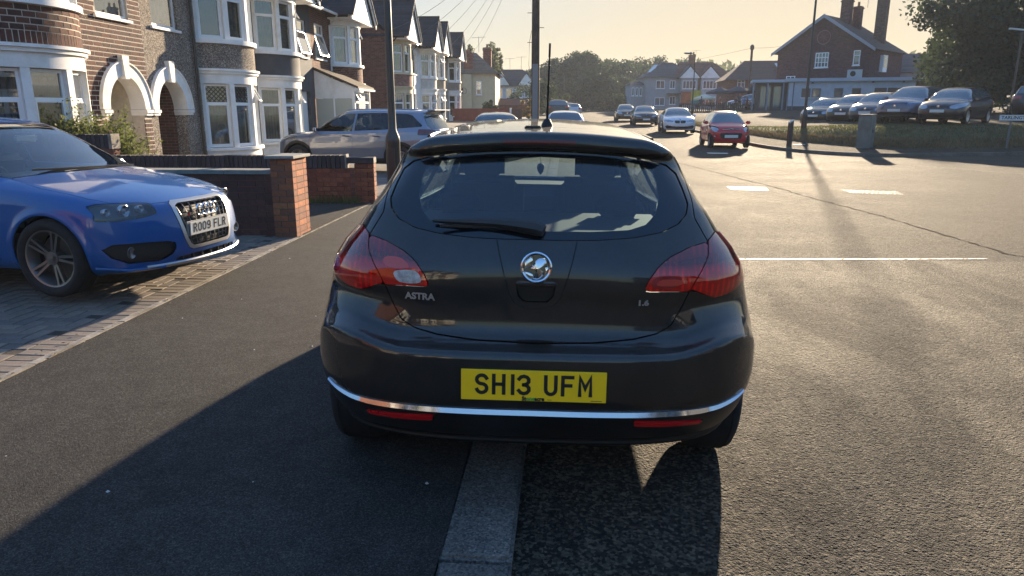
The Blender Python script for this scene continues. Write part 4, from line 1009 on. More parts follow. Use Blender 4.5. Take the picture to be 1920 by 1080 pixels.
# bush behind the taller wall
def leaves_mesh(name, pts, size, mat, parent=None, aspect=.45, seed=1, **props):
    g = np.random.default_rng(seed); n = len(pts); a = g.normal(size=(n, 3)); a /= np.linalg.norm(a, axis=1)[:, None]; b = g.normal(size=(n, 3)); b -= (b*a).sum(1)[:, None]*a; b /= np.linalg.norm(b, axis=1)[:, None]
    sz = size*g.uniform(.6, 1.4, (n, 1)) if np.isscalar(size) else size[:, None]*g.uniform(.7, 1.3, (n, 1))
    V = np.stack([pts-a*sz, pts+b*sz*aspect, pts+a*sz, pts-b*sz*aspect], 1).reshape(-1, 3).astype(np.float32)
    me = bpy.data.meshes.new(name); me.vertices.add(4*n); me.vertices.foreach_set('co', V.ravel()); me.loops.add(4*n); me.loops.foreach_set('vertex_index', np.arange(4*n, dtype=np.int32)); me.polygons.add(n)
    me.polygons.foreach_set('loop_start', np.arange(0, 4*n, 4, dtype=np.int32)); me.polygons.foreach_set('loop_total', np.full(n, 4, np.int32)); me.update(calc_edges=True); me.materials.append(mat)
    o = bpy.data.objects.new(name, me); link(o, parent)
    for k, v in props.items(): o[k] = v
    return o
shrub_leaf = m_leaf('shrub_leaf', (.065, .085, .025), (.16, .19, .05), .40)
sh = thing('shrub', 'straggly green shrub with arching twigs above the dark-topped wall', 'bush', (-8.4, 12.5, .1))
tw = MB(); lp = []
for i in range(340):
    a = rnd.uniform(0, 6.28); x0, y0 = rnd.uniform(-1.1, .5), rnd.uniform(-.2, .3); L_ = rnd.uniform(.9, 1.55)+(.25 if rnd.random() < .12 else 0); tilt = rnd.uniform(.05, .95); pts = []
    for k in range(6):
        s = k/5; r = s*s*tilt*.75; pts.append((x0+math.cos(a)*r*1.2, y0+math.sin(a)*r*.6, L_*(s-.35*s*s*tilt)))
    tw.tube(pts, .006, 4, r2=.002)
    for k in range(48):
        s = .35+.65*rnd.random(); r = s*s*tilt*.75; lp.append((x0+math.cos(a)*r*1.2+rnd.gauss(0, .045), y0+math.sin(a)*r*.6+rnd.gauss(0, .045), L_*(s-.35*s*s*tilt)+rnd.gauss(0, .04)))
tw.build('twig', m_noisy('twig_bark', (.10, .07, .04), .9, 9), sh, kind='stuff'); leaves_mesh('foliage', np.array(lp), .034, shrub_leaf, sh, seed=3, kind='stuff')
sh2 = thing('shrub', 'few thin leafy shoots in front of the arched porch, beside the wall end', 'bush', (-7.35, 12.3, .1)); tw = MB(); lp = []
for i in range(16):
    a = rnd.uniform(0, 6.28); L_ = rnd.uniform(.6, 1.35); pts = [(math.cos(a)*.5*s*s, math.sin(a)*.2*s*s, L_*s*(1-.2*s)) for s in np.linspace(0, 1, 6)]; tw.tube(pts, .004, 4, r2=.0015)
    for k in range(22):
        s = .3+.7*rnd.random(); lp.append((math.cos(a)*.5*s*s+rnd.gauss(0, .03), math.sin(a)*.2*s*s+rnd.gauss(0, .03), L_*s*(1-.2*s)+rnd.gauss(0, .03)))
tw.build('twig', MATS['twig_bark'], sh2, kind='stuff'); leaves_mesh('foliage', np.array(lp), .024, shrub_leaf, sh2, seed=4, kind='stuff')
# ---------------------------------------------------------------- buildings on the right and far off
pubbrick = m_brick('pub_brick', (.105, .045, .045), (.10, .08, .08)); redroof = m_tiles('red_roof_tiles', (.13, .045, .032)); greyroof = m_tiles('grey_roof_tiles', (.055, .055, .065))
greyrender = m_noisy('grey_render', (.30, .30, .31), .85, 2, .12, .003, 40); brickred = m_brick('brick_red_far', (.22, .07, .045), (.2, .13, .1))
def far_window(par, c, w_, h, axis=0, cols=2, rows=2, frame=upvc, mat=None):
    """window on a wall facing -y (local), c = centre on the wall face"""
    mb = MB(); x, y, z = c; f = .07
    mb.box(x-w_/2, y-.05, z-h/2, x-w_/2+f, y, z+h/2); mb.box(x+w_/2-f, y-.05, z-h/2, x+w_/2, y, z+h/2); mb.box(x-w_/2+f, y-.05, z-h/2, x+w_/2-f, y, z-h/2+f); mb.box(x-w_/2+f, y-.05, z+h/2-f, x+w_/2-f, y, z+h/2)
    for i in range(1, cols): xx = x-w_/2+w_*i/cols; mb.box(xx-.03, y-.045, z-h/2+f, xx+.03, y, z+h/2-f)
    for i in range(1, rows): zz = z-h/2+h*(.66 if rows == 2 else i/rows); mb.box(x-w_/2+f, y-.04, zz-.025, x+w_/2-f, y, zz+.025)
    o = mb.build('window', frame, par); g = MB(); g.box(x-w_/2+f, y-.02, z-h/2+f, x+w_/2-f, y-.012, z+h/2-f); g.build('pane', mat or carglass, o)
    s = MB(); s.box(x-w_/2-.06, y-.10, z-h/2-.09, x+w_/2+.06, y, z-h/2-.01); s.build('sill', white, o); return o
def gable_block(t, x0, x1, y0, y1, ze, zr, wall, roof, over=.35, axis='y', hip=0, name='wall'):
    mb = MB(); mb.box(x0, y0, -1.0, x1, y1, ze); 
    if axis == 'y': xm = (x0+x1)/2; mb.prism([(x0, y0, ze), (x1, y0, ze), (xm, y0, zr-.12)], (0, .25, 0))
    mb.build(name, wall, t); rb = MB()
    if axis == 'y':
        xm = (x0+x1)/2; s = (zr-ze)/(xm-x0); a = x0-over; b = x1+over; za = ze-over*s
        rb.add([(a, y0-over, za), (xm, y0-over, zr), (xm, y1+over-hip, zr), (a, y1+over, za), (b, y1+over, za), (b, y0-over, za)], [(0, 1, 2, 3), (1, 5, 4, 2), (3, 2, 4)])
        rb.add([(a, y0-over, za-.12), (xm, y0-over, zr-.14), (b, y0-over, za-.12), (a, y0-over, za), (xm, y0-over, zr), (b, y0-over, za)], [(0, 1, 4, 3), (1, 2, 5, 4)])
    else:
        ym = (y0+y1)/2; s = (zr-ze)/(ym-y0); a = y0-over; b = y1+over; za = ze-over*s
        rb.add([(x0-over, a, za), (x0-over+hip, ym, zr), (x1+over-hip, ym, zr), (x1+over, a, za), (x0-over, b, za), (x1+over, b, za)], [(0, 3, 2, 1), (4, 1, 2, 5), (0, 1, 4), (3, 5, 2)])
        if not hip: pass
    rb.build('roof', roof, t, fix=False)
    return t
def chimney(t, x, y, z0, z1, sx, sy, mat, pots=2):
    mb = MB(); mb.box(x-sx/2, y-sy/2, z0, x+sx/2, y+sy/2, z1); mb.box(x-sx/2-.06, y-sy/2-.06, z1-.22, x+sx/2+.06, y+sy/2+.06, z1-.1); c = mb.build('chimney', mat, t)
    for i in range(pots):
        p = MB(); p.lathe([(.13, z1), (.11, z1+.4), (.14, z1+.42)], (x-sx/2+sx*(i+.5)/pots, y, 0), 8); p.build('chimney_pot', P('terracotta', (.3, .12, .06), .8), c)
def aerial(t, x, y, z, h=1.6):
    mb = MB(); mb.tube([(x, y, z), (x, y, z+h)], .022, 5); mb.tube([(x-.7, y, z+h-.1), (x+.7, y, z+h-.05)], .015, 4)
    for k in range(5): mb.tube([(x-.6+k*.3, y-.25, z+h-.09+k*.01), (x-.6+k*.3, y+.25, z+h-.09+k*.01)], .010, 4)
    mb.build('tv_aerial', P('aerial_grey', (.2, .2, .2), .5, .6), t)
# the public house: gabled brick block turned to the street, low white extension in front
pub = thing('pub', 'big brick pub with gable roundel, tall chimney and low white extension', 'pub', (24.4, 73, 1.7), R(-41))
gable_block(pub, -4.4, 4.4, 0, 8.6, 5.6, 8.6, pubbrick, m_tiles('pub_roof', (.07, .05, .045)), .45, 'y', hip=2.5)
for sg in (-1, 1):
    mb = MB(); mb.prism([(sg*4.9, -.50, 5.08), (sg*4.9, -.50, 5.36), (0, -.50, 8.66), (0, -.50, 8.34)], (0, .05, 0)); mb.build('bargeboard', P('bargeboard_hazy', (.30, .31, .35), .6), pub)  # grey-blue tone puts distance haze into the white boards
mb = MB(); n = 32
mb.tube([(.0+.62*math.cos(2*math.pi*i/n), -.03, 6.6+.62*math.sin(2*math.pi*i/n)) for i in range(n+1)], .05, 6); rd = mb.build('gable_roundel', m_noisy('roundel_rim', (.26, .15, .13), .9, 9), pub, smooth=True)
mb = MB(); mb.lathe([(.001, -.015), (.56, -.015), (.56, .01)], (0, 0, 6.6), 28, 'Y', cap=False); mb.build('roundel_disc', m_noisy('roundel', (.13, .06, .05), .9, 9), rd)
e = MB()
for a in range(0, 360, 45): e.tube([(0, -.03, 6.6), (.42*math.cos(R(a)), -.03, 6.6+.42*math.sin(R(a)))], .035, 5)
e.build('roundel_emblem', m_noisy('roundel_relief', (.20, .10, .085), .9, 9), rd)
far_window(pub, (0, -.0, 4.55), 1.25, 1.35, cols=4, rows=3); far_window(pub, (3.2, 0, 4.6), .6, 1.3, cols=1)
mb = MB(); mb.box(4.4, 2.5, 3.4, 4.72, 3.6, 4.9); b_ = mb.build('side_bay', upvc, pub); mb = MB(); mb.box(4.72, 2.6, 3.8, 4.74, 3.5, 4.8); mb.build('pane', carglass, b_)
far_window(pub, (-2.9, 0, 2.95), .9, .45, cols=2, rows=1)
chimney(pub, .6, 3.2, 7.6, 10.2, .9, .7, pubbrick, 2); chimney(pub, 1.3, 4.2, 7.4, 9.6, .7, .7, pubbrick, 1)
chimney(pub, 3.2, 5.2, 5.5, 11.2, .9, .75, m_brick('stack_brick', (.09, .05, .045), (.1, .08, .07)), 0); aerial(pub, .3, 3.2, 10.2); aerial(pub, 2.2, 4.0, 9.4)
ext = thing('pub_extension', 'low white-painted single-storey extension in front of the brick pub', 'extension', (26.4, 69.6, 1.62), R(-12))
mb = MB(); mb.box(-5.6, 0, -1, 5.0, 5, 2.55); mb.build('wall', m_noisy('pub_white', (.50, .52, .56), .7, 2, .1, .002, 30), ext)
mb = MB(); mb.box(-5.9, -.25, 2.56, 8.6, 5.2, 2.86); mb.build('roof', P('fascia_white', (.45, .47, .52), .5), ext)
mb = MB(); mb.box(5.0, .3, -1, 8.3, 5, 2.55); mb.build('brick_wall', pubbrick, ext)
mb = MB(); mb.box(-5.62, -.03, -1, 5.02, 0, .35); mb.build('plinth', P('plinth_dark', (.05, .055, .07), .7), ext)
for x, w_ in ((-4.1, .75), (-3.2, .75), (-1.3, .75), (.2, .75), (2.2, 1.0), (3.3, 1.0)): far_window(ext, (x, 0, 1.55), w_, .8, cols=1, rows=1, frame=P('window_wood', (.16, .12, .10), .6), mat=P('warm_blind', (.18, .10, .07), .5) if x in (-4.1, 2.2, 3.3) else carglass)
mb = MB(); mb.tube([(-5.2, -.06, 0), (-5.2, -.06, 2.5)], .05, 6); mb.build('downpipe', P('pipe_slate', (.12, .14, .2), .5), ext)
for x in (-3.6, 1.5, 4.0): mb = MB(); mb.lathe([(.001, .10), (.09, .08), (.12, 0), (.001, 0)], (x, -.15, 2.42), 8); mb.build('wall_lamp', blackpipe, ext)
mb = MB(); mb.box(-.6, .4, 2.87, .6, 1.0, 3.6); ac = mb.build('air_conditioner', P('ac_white', (.5, .5, .48), .5), ext, bevel=.03); mb = MB(); mb.lathe([(.24, -.02), (.20, -.03), (.05, -.03), (.001, -.03)], (-.2, .4, 3.23), 18, 'Y', cap=False); mb.build('fan', blackpipe, ac)
side = thing('flat_roofed_annexe', 'dark flat-roofed annexe with pale uprights at the left of the pub', 'annexe', (20.35, 71.5, 1.62), R(-12))
mb = MB(); mb.box(-2.6, 0, 2.55, 1.4, 5, 2.80); mb.build('roof', P('fascia_white', (.45, .47, .52), .5), side)
mb = MB(); mb.box(-2.2, 1.2, -1, 1.3, 5, 2.55); mb.build('wall', P('annexe_dark', (.06, .06, .07), .7), side)
for x in (-2.5, -1.2, .2, 1.15): mb = MB(); mb.box(x, .05, -1, x+.14, .19, 2.55); mb.build('post', P('post_slate', (.2, .24, .3), .6), side)
for x in (-1.7, -.5): mb = MB(); mb.box(x, 1.16, .2, x+.9, 1.19, 2.2); mb.build('pane', carglass, side)
ho = thing('small_house', 'low house roof glimpsed between the pub and the big tree', 'house', (37.5, 84, 1.9), R(-20)); gable_block(ho, -4, 4, 0, 7, 3.9, 5.9, greyrender, greyroof, .3, 'x', hip=1.5)
# semi-detached pair
sm = thing('semi_detached_houses', 'pair of grey rendered semi-detached houses with white gabled bays', 'houses', (18.3, 112, 1.75), R(4))
gable_block(sm, -6.2, 1.4, 0, 8, 4.85, 7.0, greyrender, greyroof, .4, 'x', hip=3.4)
mb = MB(); mb.box(1.402, 0, -1, 6.6, 8, 4.85); mb.build('wall', brickred, sm)
rb = MB(); rb.add([(-2.2, -.42, 4.62), (7.0, -.42, 4.62), (4.6, 4, 7.05), (-.5, 4, 7.05), (7.0, 8.4, 4.62), (-2.2, 8.4, 4.62)], [(0, 1, 2, 3), (1, 4, 2), (3, 2, 4, 5)]); rb.build('roof', redroof, sm, fix=False)
for (x, mt) in ((.05, greyrender), (3.05, m_noisy('pale_render', (.40, .40, .42), .8, 3))):
    mb = MB(); mb.box(x-1.25, -.75, -1, x+1.25, -.02, 4.5); mb.build('bay', mt, sm)
    gb = MB(); gb.prism([(x-1.5, -.95, 4.5), (x+1.5, -.95, 4.5), (x, -.95, 6.1)], (0, .14, 0)); gb.build('gable', white, sm)
    rr = MB(); rr.prism([(x-1.65, -1.0, 4.42), (x, -1.0, 6.25), (x, 2.5, 6.25), (x-1.65, 2.5, 4.42)], (0, 0, .08)); rr.prism([(x, -1.0, 6.25), (x+1.65, -1.0, 4.42), (x+1.65, 2.5, 4.42), (x, 2.5, 6.25)], (0, 0, .08)); rr.build('gable_roof', greyroof if x < 1 else redroof, sm)
    far_window(sm, (x, -.76, 3.55), 2.0, 1.15, cols=4, rows=1); far_window(sm, (x, -.76, 1.2), 2.0, 1.2, cols=4, rows=1)
for x, z, w_ in ((-4.1, 3.6, 1.3), (-2.3, 3.6, .8), (-4.1, 1.15, 1.5), (-2.2, 1.3, .9), (5.3, 3.6, 1.0)): far_window(sm, (x, 0, z), w_, 1.15, cols=2, rows=1)
mb = MB(); mb.box(-3.1, -1.0, 2.2, -.7, 0, 2.35); mb.build('porch_roof', greyroof, sm)
sk = MB(); sk.prism([(-5.9, 1.2, 5.35), (-5.3, 1.2, 5.35), (-3.9, 3.4, 6.55), (-4.5, 3.4, 6.55)], (0, -.05, .08)); sk.build('roof_light', P('glinting_glass', (.5, .52, .5), .1, .6), sm)
chimney(sm, 1.3, 3.8, 6.6, 8.1, .9, .6, brickred, 2); aerial(sm, 1.9, 3.8, 7.8, 1.0)
ex = thing('house', 'pale side extension at the left end of the grey semi-detached pair', 'extension', (11.2, 113, 1.75), R(4)); gable_block(ex, -1.3, 1.0, 0, 5, 3.6, 4.2, greyrender, greyroof, .15, 'x', hip=.6)
for k in range(3): far_window(ex, (-.9+k*.6, 0, 2.6), .35, 1.2, cols=1, rows=1)
b2 = thing('brick_house', 'red brick house with hipped roof between the semis and the pub', 'house', (24.9, 93, 1.75), R(-3))
gable_block(b2, -4.9, 5.2, 0, 8, 3.7, 6.0, brickred, m_tiles('plum_roof', (.09, .045, .045)), .4, 'x', hip=3.0)
far_window(b2, (-.6, 0, 3.0), 1.1, 1.1, cols=3, rows=2); far_window(b2, (1.6, 0, 3.1), .9, .9, cols=2, rows=2); far_window(b2, (-3.2, 0, 3.0), .9, 1.0, cols=2, rows=2)
mb = MB(); mb.prism([(1.2, 1.0, 4.9), (1.7, 1.0, 4.9), (1.5, 2.0, 5.5), (1.0, 2.0, 5.5)], (0, -.03, .05)); mb.build('roof_light', MATS['glinting_glass'], b2); chimney(b2, 2.6, 4, 5.8, 6.8, .9, .6, brickred, 2)
# left far end: cream house, white-gabled house, walls
ch_ = thing('cream_house', 'cream rendered end house with twin chimney stacks beyond the terrace', 'house', (-8.6, 74, zg(74)+.1), R(2))
gable_block(ch_, -6, 1.6, 0, 9, 3.55+.9, 6.6, m_noisy('cream_render', (.50, .44, .30), .8, 2, .1, .002, 30), m_tiles('tan_roof', (.20, .12, .075)), .35, 'x', hip=2.6)
far_window(ch_, (-.05, 0, 2.9), .55, 1.3, cols=1); chimney(ch_, -1.15, 1.0, 4.2, 6.3, .85, .6, brickred, 1); chimney(ch_, .55, 4, 4.6, 7.0, .85, .6, brickred, 1)
mb = MB(); mb.box(-1.6, -.35, -1, -.75, -.005, 4.2); mb.build('chimney_breast', MATS['cream_render'], ch_)
mb = MB(); mb.box(-2.2, -.02, 1.5, -1.9, 0, 4.3); mb.build('brick_quoin', brickred, ch_); aerial(ch_, -.1, 1, 6.4, 1.5)
mb = MB(); mb.lathe([(.001, -.02), (.20, -.08), (.32, -.18)], (-1.55, -.2, 2.6), 14, 'Y', cap=False); mb.tube([(-1.55, 0, 2.6), (-1.55, -.2, 2.6)], .02, 5); mb.build('satellite_dish', P('dish_grey', (.08, .08, .09), .6), ch_)
wh = thing('white_gabled_house', 'white house with two small gables under a wide dark roof, far left', 'house', (-6.6, 100, zg(100)+.3), R(2))
gable_block(wh, -4.2, 2.8, 0, 9, 3.5, 5.7, m_noisy('wh_white', (.55, .55, .56), .8, 3), m_tiles('dark_roof', (.04, .04, .045)), .4, 'x', hip=2.4)
for x in (-2.0, 1.4):
    gb = MB(); gb.prism([(x-1.1, -.5, 3.4), (x+1.1, -.5, 3.4), (x, -.5, 4.9)], (0, .1, 0)); gb.build('gable', white, wh)
    rr = MB(); rr.prism([(x-1.25, -.6, 3.35), (x, -.6, 5.05), (x, 2, 5.05), (x-1.25, 2, 3.35)], (0, 0, .08)); rr.prism([(x, -.6, 5.05), (x+1.25, -.6, 3.35), (x+1.25, 2, 3.35), (x, 2, 5.05)], (0, 0, .08)); rr.build('gable_roof', MATS['dark_roof'], wh)
for x in (-2.3, -.9, .4, 1.6): far_window(wh, (x, 0, 2.4), .9, 1.2, cols=2, rows=1)
aerial(wh, -1.0, 4, 5.6, 1.6); aerial(wh, .6, 4, 5.6, 1.8)
rw = thing('red_wall', 'long rust-red garden wall beyond the terrace', 'wall', (-6.0, 62, zg(62))); mb = MB(); mb.box(-3.6, 0, -.5, 1.35, .2, 1.15); mb.build('wall_face', m_noisy('rust_render', (.22, .05, .035), .8, 3), rw)
mb = MB(); mb.box(1.36, -.05, -.5, 1.5, .25, 1.2); mb.build('post', white, rw); mb = MB(); mb.box(1.51, 0, -.5, 2.4, .2, 1.1); mb.build('gate_panel', m_noisy('umber_panel', (.10, .05, .04), .8, 4), rw)
gg = thing('garage', 'low dark-roofed garage behind the red garden wall', 'garage', (-6.0, 80, zg(80))); gable_block(gg, -2.2, 2.4, 0, 5, 1.3, 2.0, brickred, redroof, .2, 'x', hip=.8)
# ---------------------------------------------------------------- trees
leaf_a = m_leaf('leaf_dark', (.026, .044, .024), (.045, .07, .028), .25); leaf_b = m_leaf('leaf_mid', (.034, .054, .027), (.06, .085, .032), .28); leaf_c = m_leaf('leaf_poplar', (.05, .062, .022), (.13, .15, .05), .35)
bark = m_noisy('bark', (.09, .07, .05), .9, 6, .3, .01, 20)
def tree(name, label, x, y, z0, h, r, n, leaf, size, mat=None, flat=1.0, seed=0, squash=1.0, group=None, low=.18, clumps=46, cat='tree', trunk=True):
    g = np.random.default_rng(seed+11); t = thing(name, label, cat, (x, y, z0), group=group); rr = random.Random(seed)
    if trunk:
        tr = MB(); th = h*(low+.25); tr.tube([(0, 0, -.3), (.05*h*.1, 0, th*.5), (.03*h*.1, .02*h, th)], [h*.030, h*.022, h*.014], 9)
        tr.build('trunk', mat or bark, t, smooth=True)
        lm = MB()
        for k in range(9):
            a = 2*math.pi*k/9+rr.uniform(-.3, .3); z1 = h*rr.uniform(low, low+.3); L_ = r*rr.uniform(.5, .85); lm.tube([(0, 0, z1), (math.cos(a)*L_*.5, math.sin(a)*L_*.5, z1+L_*.35), (math.cos(a)*L_, math.sin(a)*L_, z1+L_*.75)], [h*.012, h*.008, h*.003], 6)
        lm.build('limb', mat or bark, t, smooth=True, kind='stuff')
    # clumps through an uneven crown
    cz = h*(low+1)/2; hz = h*(1-low)/2; P_ = []; k = 0
    cl = g.normal(size=(clumps, 3)); cl /= np.linalg.norm(cl, axis=1)[:, None]; rad = g.uniform(.35, 1.0, clumps)**.55
    cl = cl*rad[:, None]; cl[:, 0] *= r*squash; cl[:, 1] *= r; cl[:, 2] *= hz
    lump = 1+.22*np.sin(cl[:, 0]*1.3+seed)+.15*np.sin(cl[:, 2]*1.7+seed*2); cl[:, :2] *= lump[:, None]
    cs = g.uniform(.16, .32, clumps)*r; idx = g.integers(0, clumps, n); d = g.normal(size=(n, 3)); d /= np.linalg.norm(d, axis=1)[:, None]; d *= (g.uniform(0, 1, n)**.4)[:, None]
    pts = cl[idx]+d*cs[idx][:, None]*np.array([1.15, 1.15, .85]); pts[:, 2] += cz; pts = pts[pts[:, 2] > h*low*.4]
    leaves_mesh('crown', pts, leaf, size, t, .6, seed=seed, kind='stuff'); return t
Gt = 'trees of the wooded end of the street'
tree('broadleaf_tree', 'large dark broadleaf tree at the right of the forecourt, nearest the pub', 30.9, 50, 1.3, 12.8, 6.5, 60000, .15, leaf_a, seed=1, clumps=300, low=.06)
tree('broadleaf_tree', 'large dark tree behind the cars at the right picture edge', 38.5, 50, 1.4, 13.5, 7.2, 48000, .17, leaf_a, seed=2, clumps=260, low=.05)
tree('broadleaf_tree', 'tree further right beyond the picture edge', 46.5, 51, 1.5, 12.5, 6.5, 14000, .2, leaf_a, seed=3, clumps=70, low=.05)
tree('broadleaf_tree', 'bushy lower tree between the pub extension and the large dark tree', 31.0, 58, 1.4, 7.4, 3.5, 12000, .14, leaf_b, seed=4, clumps=60, low=.04)
tree('hedge', 'dark hedge growing behind the parked cars below the large trees', 33.5, 47.5, 1.25, 3.4, 5.2, 14000, .11, leaf_a, seed=5, clumps=90, low=.0, cat='hedge', squash=1.5, trunk=False)
for i, (x, y, h, r, lab) in enumerate([(-1.2, 137, 9.4, 5.2, 'rounded tree just right of the wooden pole'), (3.2, 142, 10.6, 5.6, 'tallest rounded tree at the end of the street'), (8.2, 150, 10.4, 5.5, 'broad tree right of the tallest one at the street end'), (13.0, 158, 9.6, 5.8, 'tree left of the grey semi-detached houses'), (5.4, 128, 6.4, 4.0, 'lower bright-edged tree before the wooded end'), (10.4, 136, 5.8, 4.2, 'low tree behind the distant parked cars'), (-5.2, 146, 8.0, 5.0, 'tree half hidden behind the wooden pole'), (17.0, 175, 11.5, 6.5, 'tree rising over the roof of the grey semis'), (24.5, 185, 12.5, 6.5, 'tree crown showing above the semis chimney'), (-1.5, 165, 8.6, 5.0, 'tree left of the church spire'), (31, 140, 7.2, 3.0, 'spindly tree between the semis and the brick house'), (9.3, 118, 3.0, 2.2, 'pale green bush beside the pale side extension')]):
    tree('broadleaf_tree' if i < 11 else 'bush', lab, x, y, zg(y)-.1, h, r, 13000 if i < 11 else 2500, .26 if i < 11 else .14, leaf_b if i % 2 else leaf_a, seed=20+i, clumps=130, low=.03, group=Gt if i < 10 else None, trunk=(i < 11))
for i, (x, y, h, r, lab) in enumerate([(-12.3, 95, 8.6, 1.0, 'dark poplar behind the cream house roof, nearer the terrace'), (-10.6, 104, 9.7, 1.15, 'tall poplar left of the dark-roofed house'), (-9.9, 107, 9.6, .8, 'slender poplar just right of the second chimney')]):
    tree('poplar_tree', lab, x, y, zg(y), h, r, 9000, .10, leaf_c, seed=50+i, clumps=260, low=.1)
tree('bush', 'round green bush before the white-gabled house', -3.0, 92, zg(92), 4.2, 2.9, 8000, .12, leaf_b, seed=61, clumps=50, low=.0, cat='bush', trunk=False)
tree('bush', 'green bush beside the red garden wall', -6.8, 66, zg(66), 2.0, 1.0, 2500, .09, leaf_b, seed=62, clumps=20, low=.0, cat='bush', trunk=False)
tree('bush', 'dry yellow bush by the red wall gate post', -3.2, 64, zg(64), 2.0, .8, 2500, .08, m_leaf('leaf_dry', (.2, .15, .05), (.3, .22, .08), .4), seed=63, clumps=20, low=.0, cat='bush', trunk=False)
# distant woodland on the hill: one mass
g = np.random.default_rng(5); n = 60000; ang = g.uniform(-.45, .75, n); dist = g.uniform(230, 460, n); px_ = np.sin(ang)*dist; py_ = np.cos(ang)*dist
hh = 7+4*np.sin(px_*.06)+2.5*np.sin(px_*.17+py_*.05)+(px_ > 40)*3+g.uniform(0, 1, n)*2; zz = np.array([zh(a, b) for a, b in zip(px_, py_)])+g.uniform(0, 1, n)**.6*hh
tag(leaves_mesh('woodland', np.stack([px_, py_, zz], 1), 1.15, m_leaf('leaf_far', (.05, .07, .028), (.12, .15, .05), .3), None, .7, seed=9, kind='stuff'), 'distant wooded hillside below the sky', 'woodland')
sp = thing('church_spire', 'thin church spire above the distant trees', 'church', (29.3, 490, 10)); mb = MB(); mb.box(-2.2, -2.2, 0, 2.2, 2.2, 15); mb.build('tower', P('far_stone', (.12, .12, .12), .9), sp); mb = MB(); mb.lathe([(1.9, 15), (.05, 24.5)], n=8); mb.build('spire', MATS['far_stone'], sp)
# ---------------------------------------------------------------- cars
def fast_mesh(name, m3, mat):
    me = bpy.data.meshes.new(name); v = m3.v.astype(np.float32); t = m3.t.astype(np.int32)
    me.vertices.add(len(v)); me.vertices.foreach_set('co', v.ravel())
    me.loops.add(t.size); me.loops.foreach_set('vertex_index', t.ravel())
    me.polygons.add(len(t)); me.polygons.foreach_set('loop_start', np.arange(0, t.size, 3, dtype=np.int32)); me.polygons.foreach_set('loop_total', np.full(len(t), 3, np.int32))
    me.polygons.foreach_set('use_smooth', np.ones(len(t), bool)); me.update(calc_edges=True); me.validate()
    if len(me.polygons) == len(t):
        n = m3.n/np.maximum(np.linalg.norm(m3.n, axis=1), 1e-6)[:, None]
        try: me.normals_split_custom_set_from_vertices(n.astype(np.float32).tolist())
        except Exception: pass
    me.materials.append(mat); return me
def m3obj(name, m3, mat, parent, **props):
    if len(m3.t) == 0: return None
    o = bpy.data.objects.new(name, fast_mesh(name, m3, mat)); link(o, parent)
    for k, v in props.items(): o[k] = v
    return o
WHEELS = {}
def wheel_meshes(key, Rr, wd, rr, n, style, rmat):
    if key in WHEELS: return WHEELS[key]
    h = wd/2; mb = MB()
    prof = [(rr, -h*.80), (rr+.012, -h*.94), (rr+.04, -h), (Rr-.035, -h*.98), (Rr-.01, -h*.84), (Rr-.002, -h*.6), (Rr, 0), (Rr-.002, h*.6), (Rr-.01, h*.84), (Rr-.035, h*.98), (rr+.04, h), (rr+.012, h*.94), (rr, h*.8)]
    # tread grooves
    pr = []
    for (r, x) in prof: pr.append((r, x))
    mb.lathe(pr, n=44, axis='X', cap=False)
    for gx in (-.55, -.2, .2, .55):
        mb.lathe([(Rr+.0005, gx*h-.005), (Rr-.008, gx*h), (Rr+.0005, gx*h+.005)], n=44, axis='X', cap=False)
    tm = mb.mesh('tyre'); tm.materials.append(rubber); tm.polygons.foreach_set('use_smooth', [True]*len(tm.polygons)); smooth_by_angle(tm, .9)
    rb = MB(); f = h*.72
    rb.lathe([(rr+.002, -h*.8), (rr-.02, -h*.6), (rr-.045, 0), (rr-.03, h*.5), (rr-.012, h*.78), (rr+.004, h*.82), (rr+.004, h*.74)], n=40, axis='X', cap=False)
    rb.lathe([(.001, f-.01), (.055, f-.012), (.062, f-.03), (.062, f-.08)], n=16, axis='X', cap=False)
    rb.lathe([(.03, f+.002), (.001, f+.004)], n=12, axis='X', cap=False)
    for i in range(n):
        a0 = 2*math.pi*i/n
        offs = (-.155, .155) if style == 'twin' else (0,)
        for q in offs:
            wdt = .011 if style == 'twin' else .034
            for s in (0,):
                p = []
                for (r, ww, xx) in ((.04, wdt*1.1, f-.02), (rr-.03, wdt*(.85 if style == 'twin' else 1.2), f-.0), (rr-.004, wdt*1.3, f+.005)):
                    aa = a0+q*(1.0 if r < .1 else .85*(1 if style == 'twin' else 0)); ca, sa = math.cos(aa), math.sin(aa)
                    if r < .1 and style == 'twin': ca, sa = math.cos(a0+q*1.5), math.sin(a0+q*1.5)
                    p.append([(xx, r*ca-k*ww*sa, r*sa+k*ww*ca) for k in (-1, 1)]+[(xx-.035, r*ca-k*ww*sa, r*sa+k*ww*ca) for k in (1, -1)])
                b = len(rb.v); vs = [v for q4 in p for v in q4]; fs = []
                for j in range(2):
                    for k in range(4): fs.append((j*4+k, j*4+(k+1) % 4, j*4+4+(k+1) % 4, j*4+4+k))
                fs.append((0, 1, 2, 3)); fs.append((11, 10, 9, 8)); rb.add(vs, fs)
    rm = rb.mesh('rim'); rm.materials.append(rmat); bm = bmesh.new(); bm.from_mesh(rm); bmesh.ops.recalc_face_normals(bm, faces=bm.faces); bm.to_mesh(rm); bm.free()
    rm.polygons.foreach_set('use_smooth', [True]*len(rm.polygons)); smooth_by_angle(rm, .6)
    db = MB(); db.lathe([(.001, -.02), (rr*.62, -.02), (rr*.62, -.035), (.001, -.035)], n=28, axis='X', cap=False); db.lathe([(rr-.05, -h*.3), (.001, -h*.3)], n=24, axis='X', cap=False)
    dm = db.mesh('brake_disc'); dm.materials.append(P('brake_disc', (.10, .095, .09), .5, .6))
    WHEELS[key] = (tm, rm, dm); return WHEELS[key]

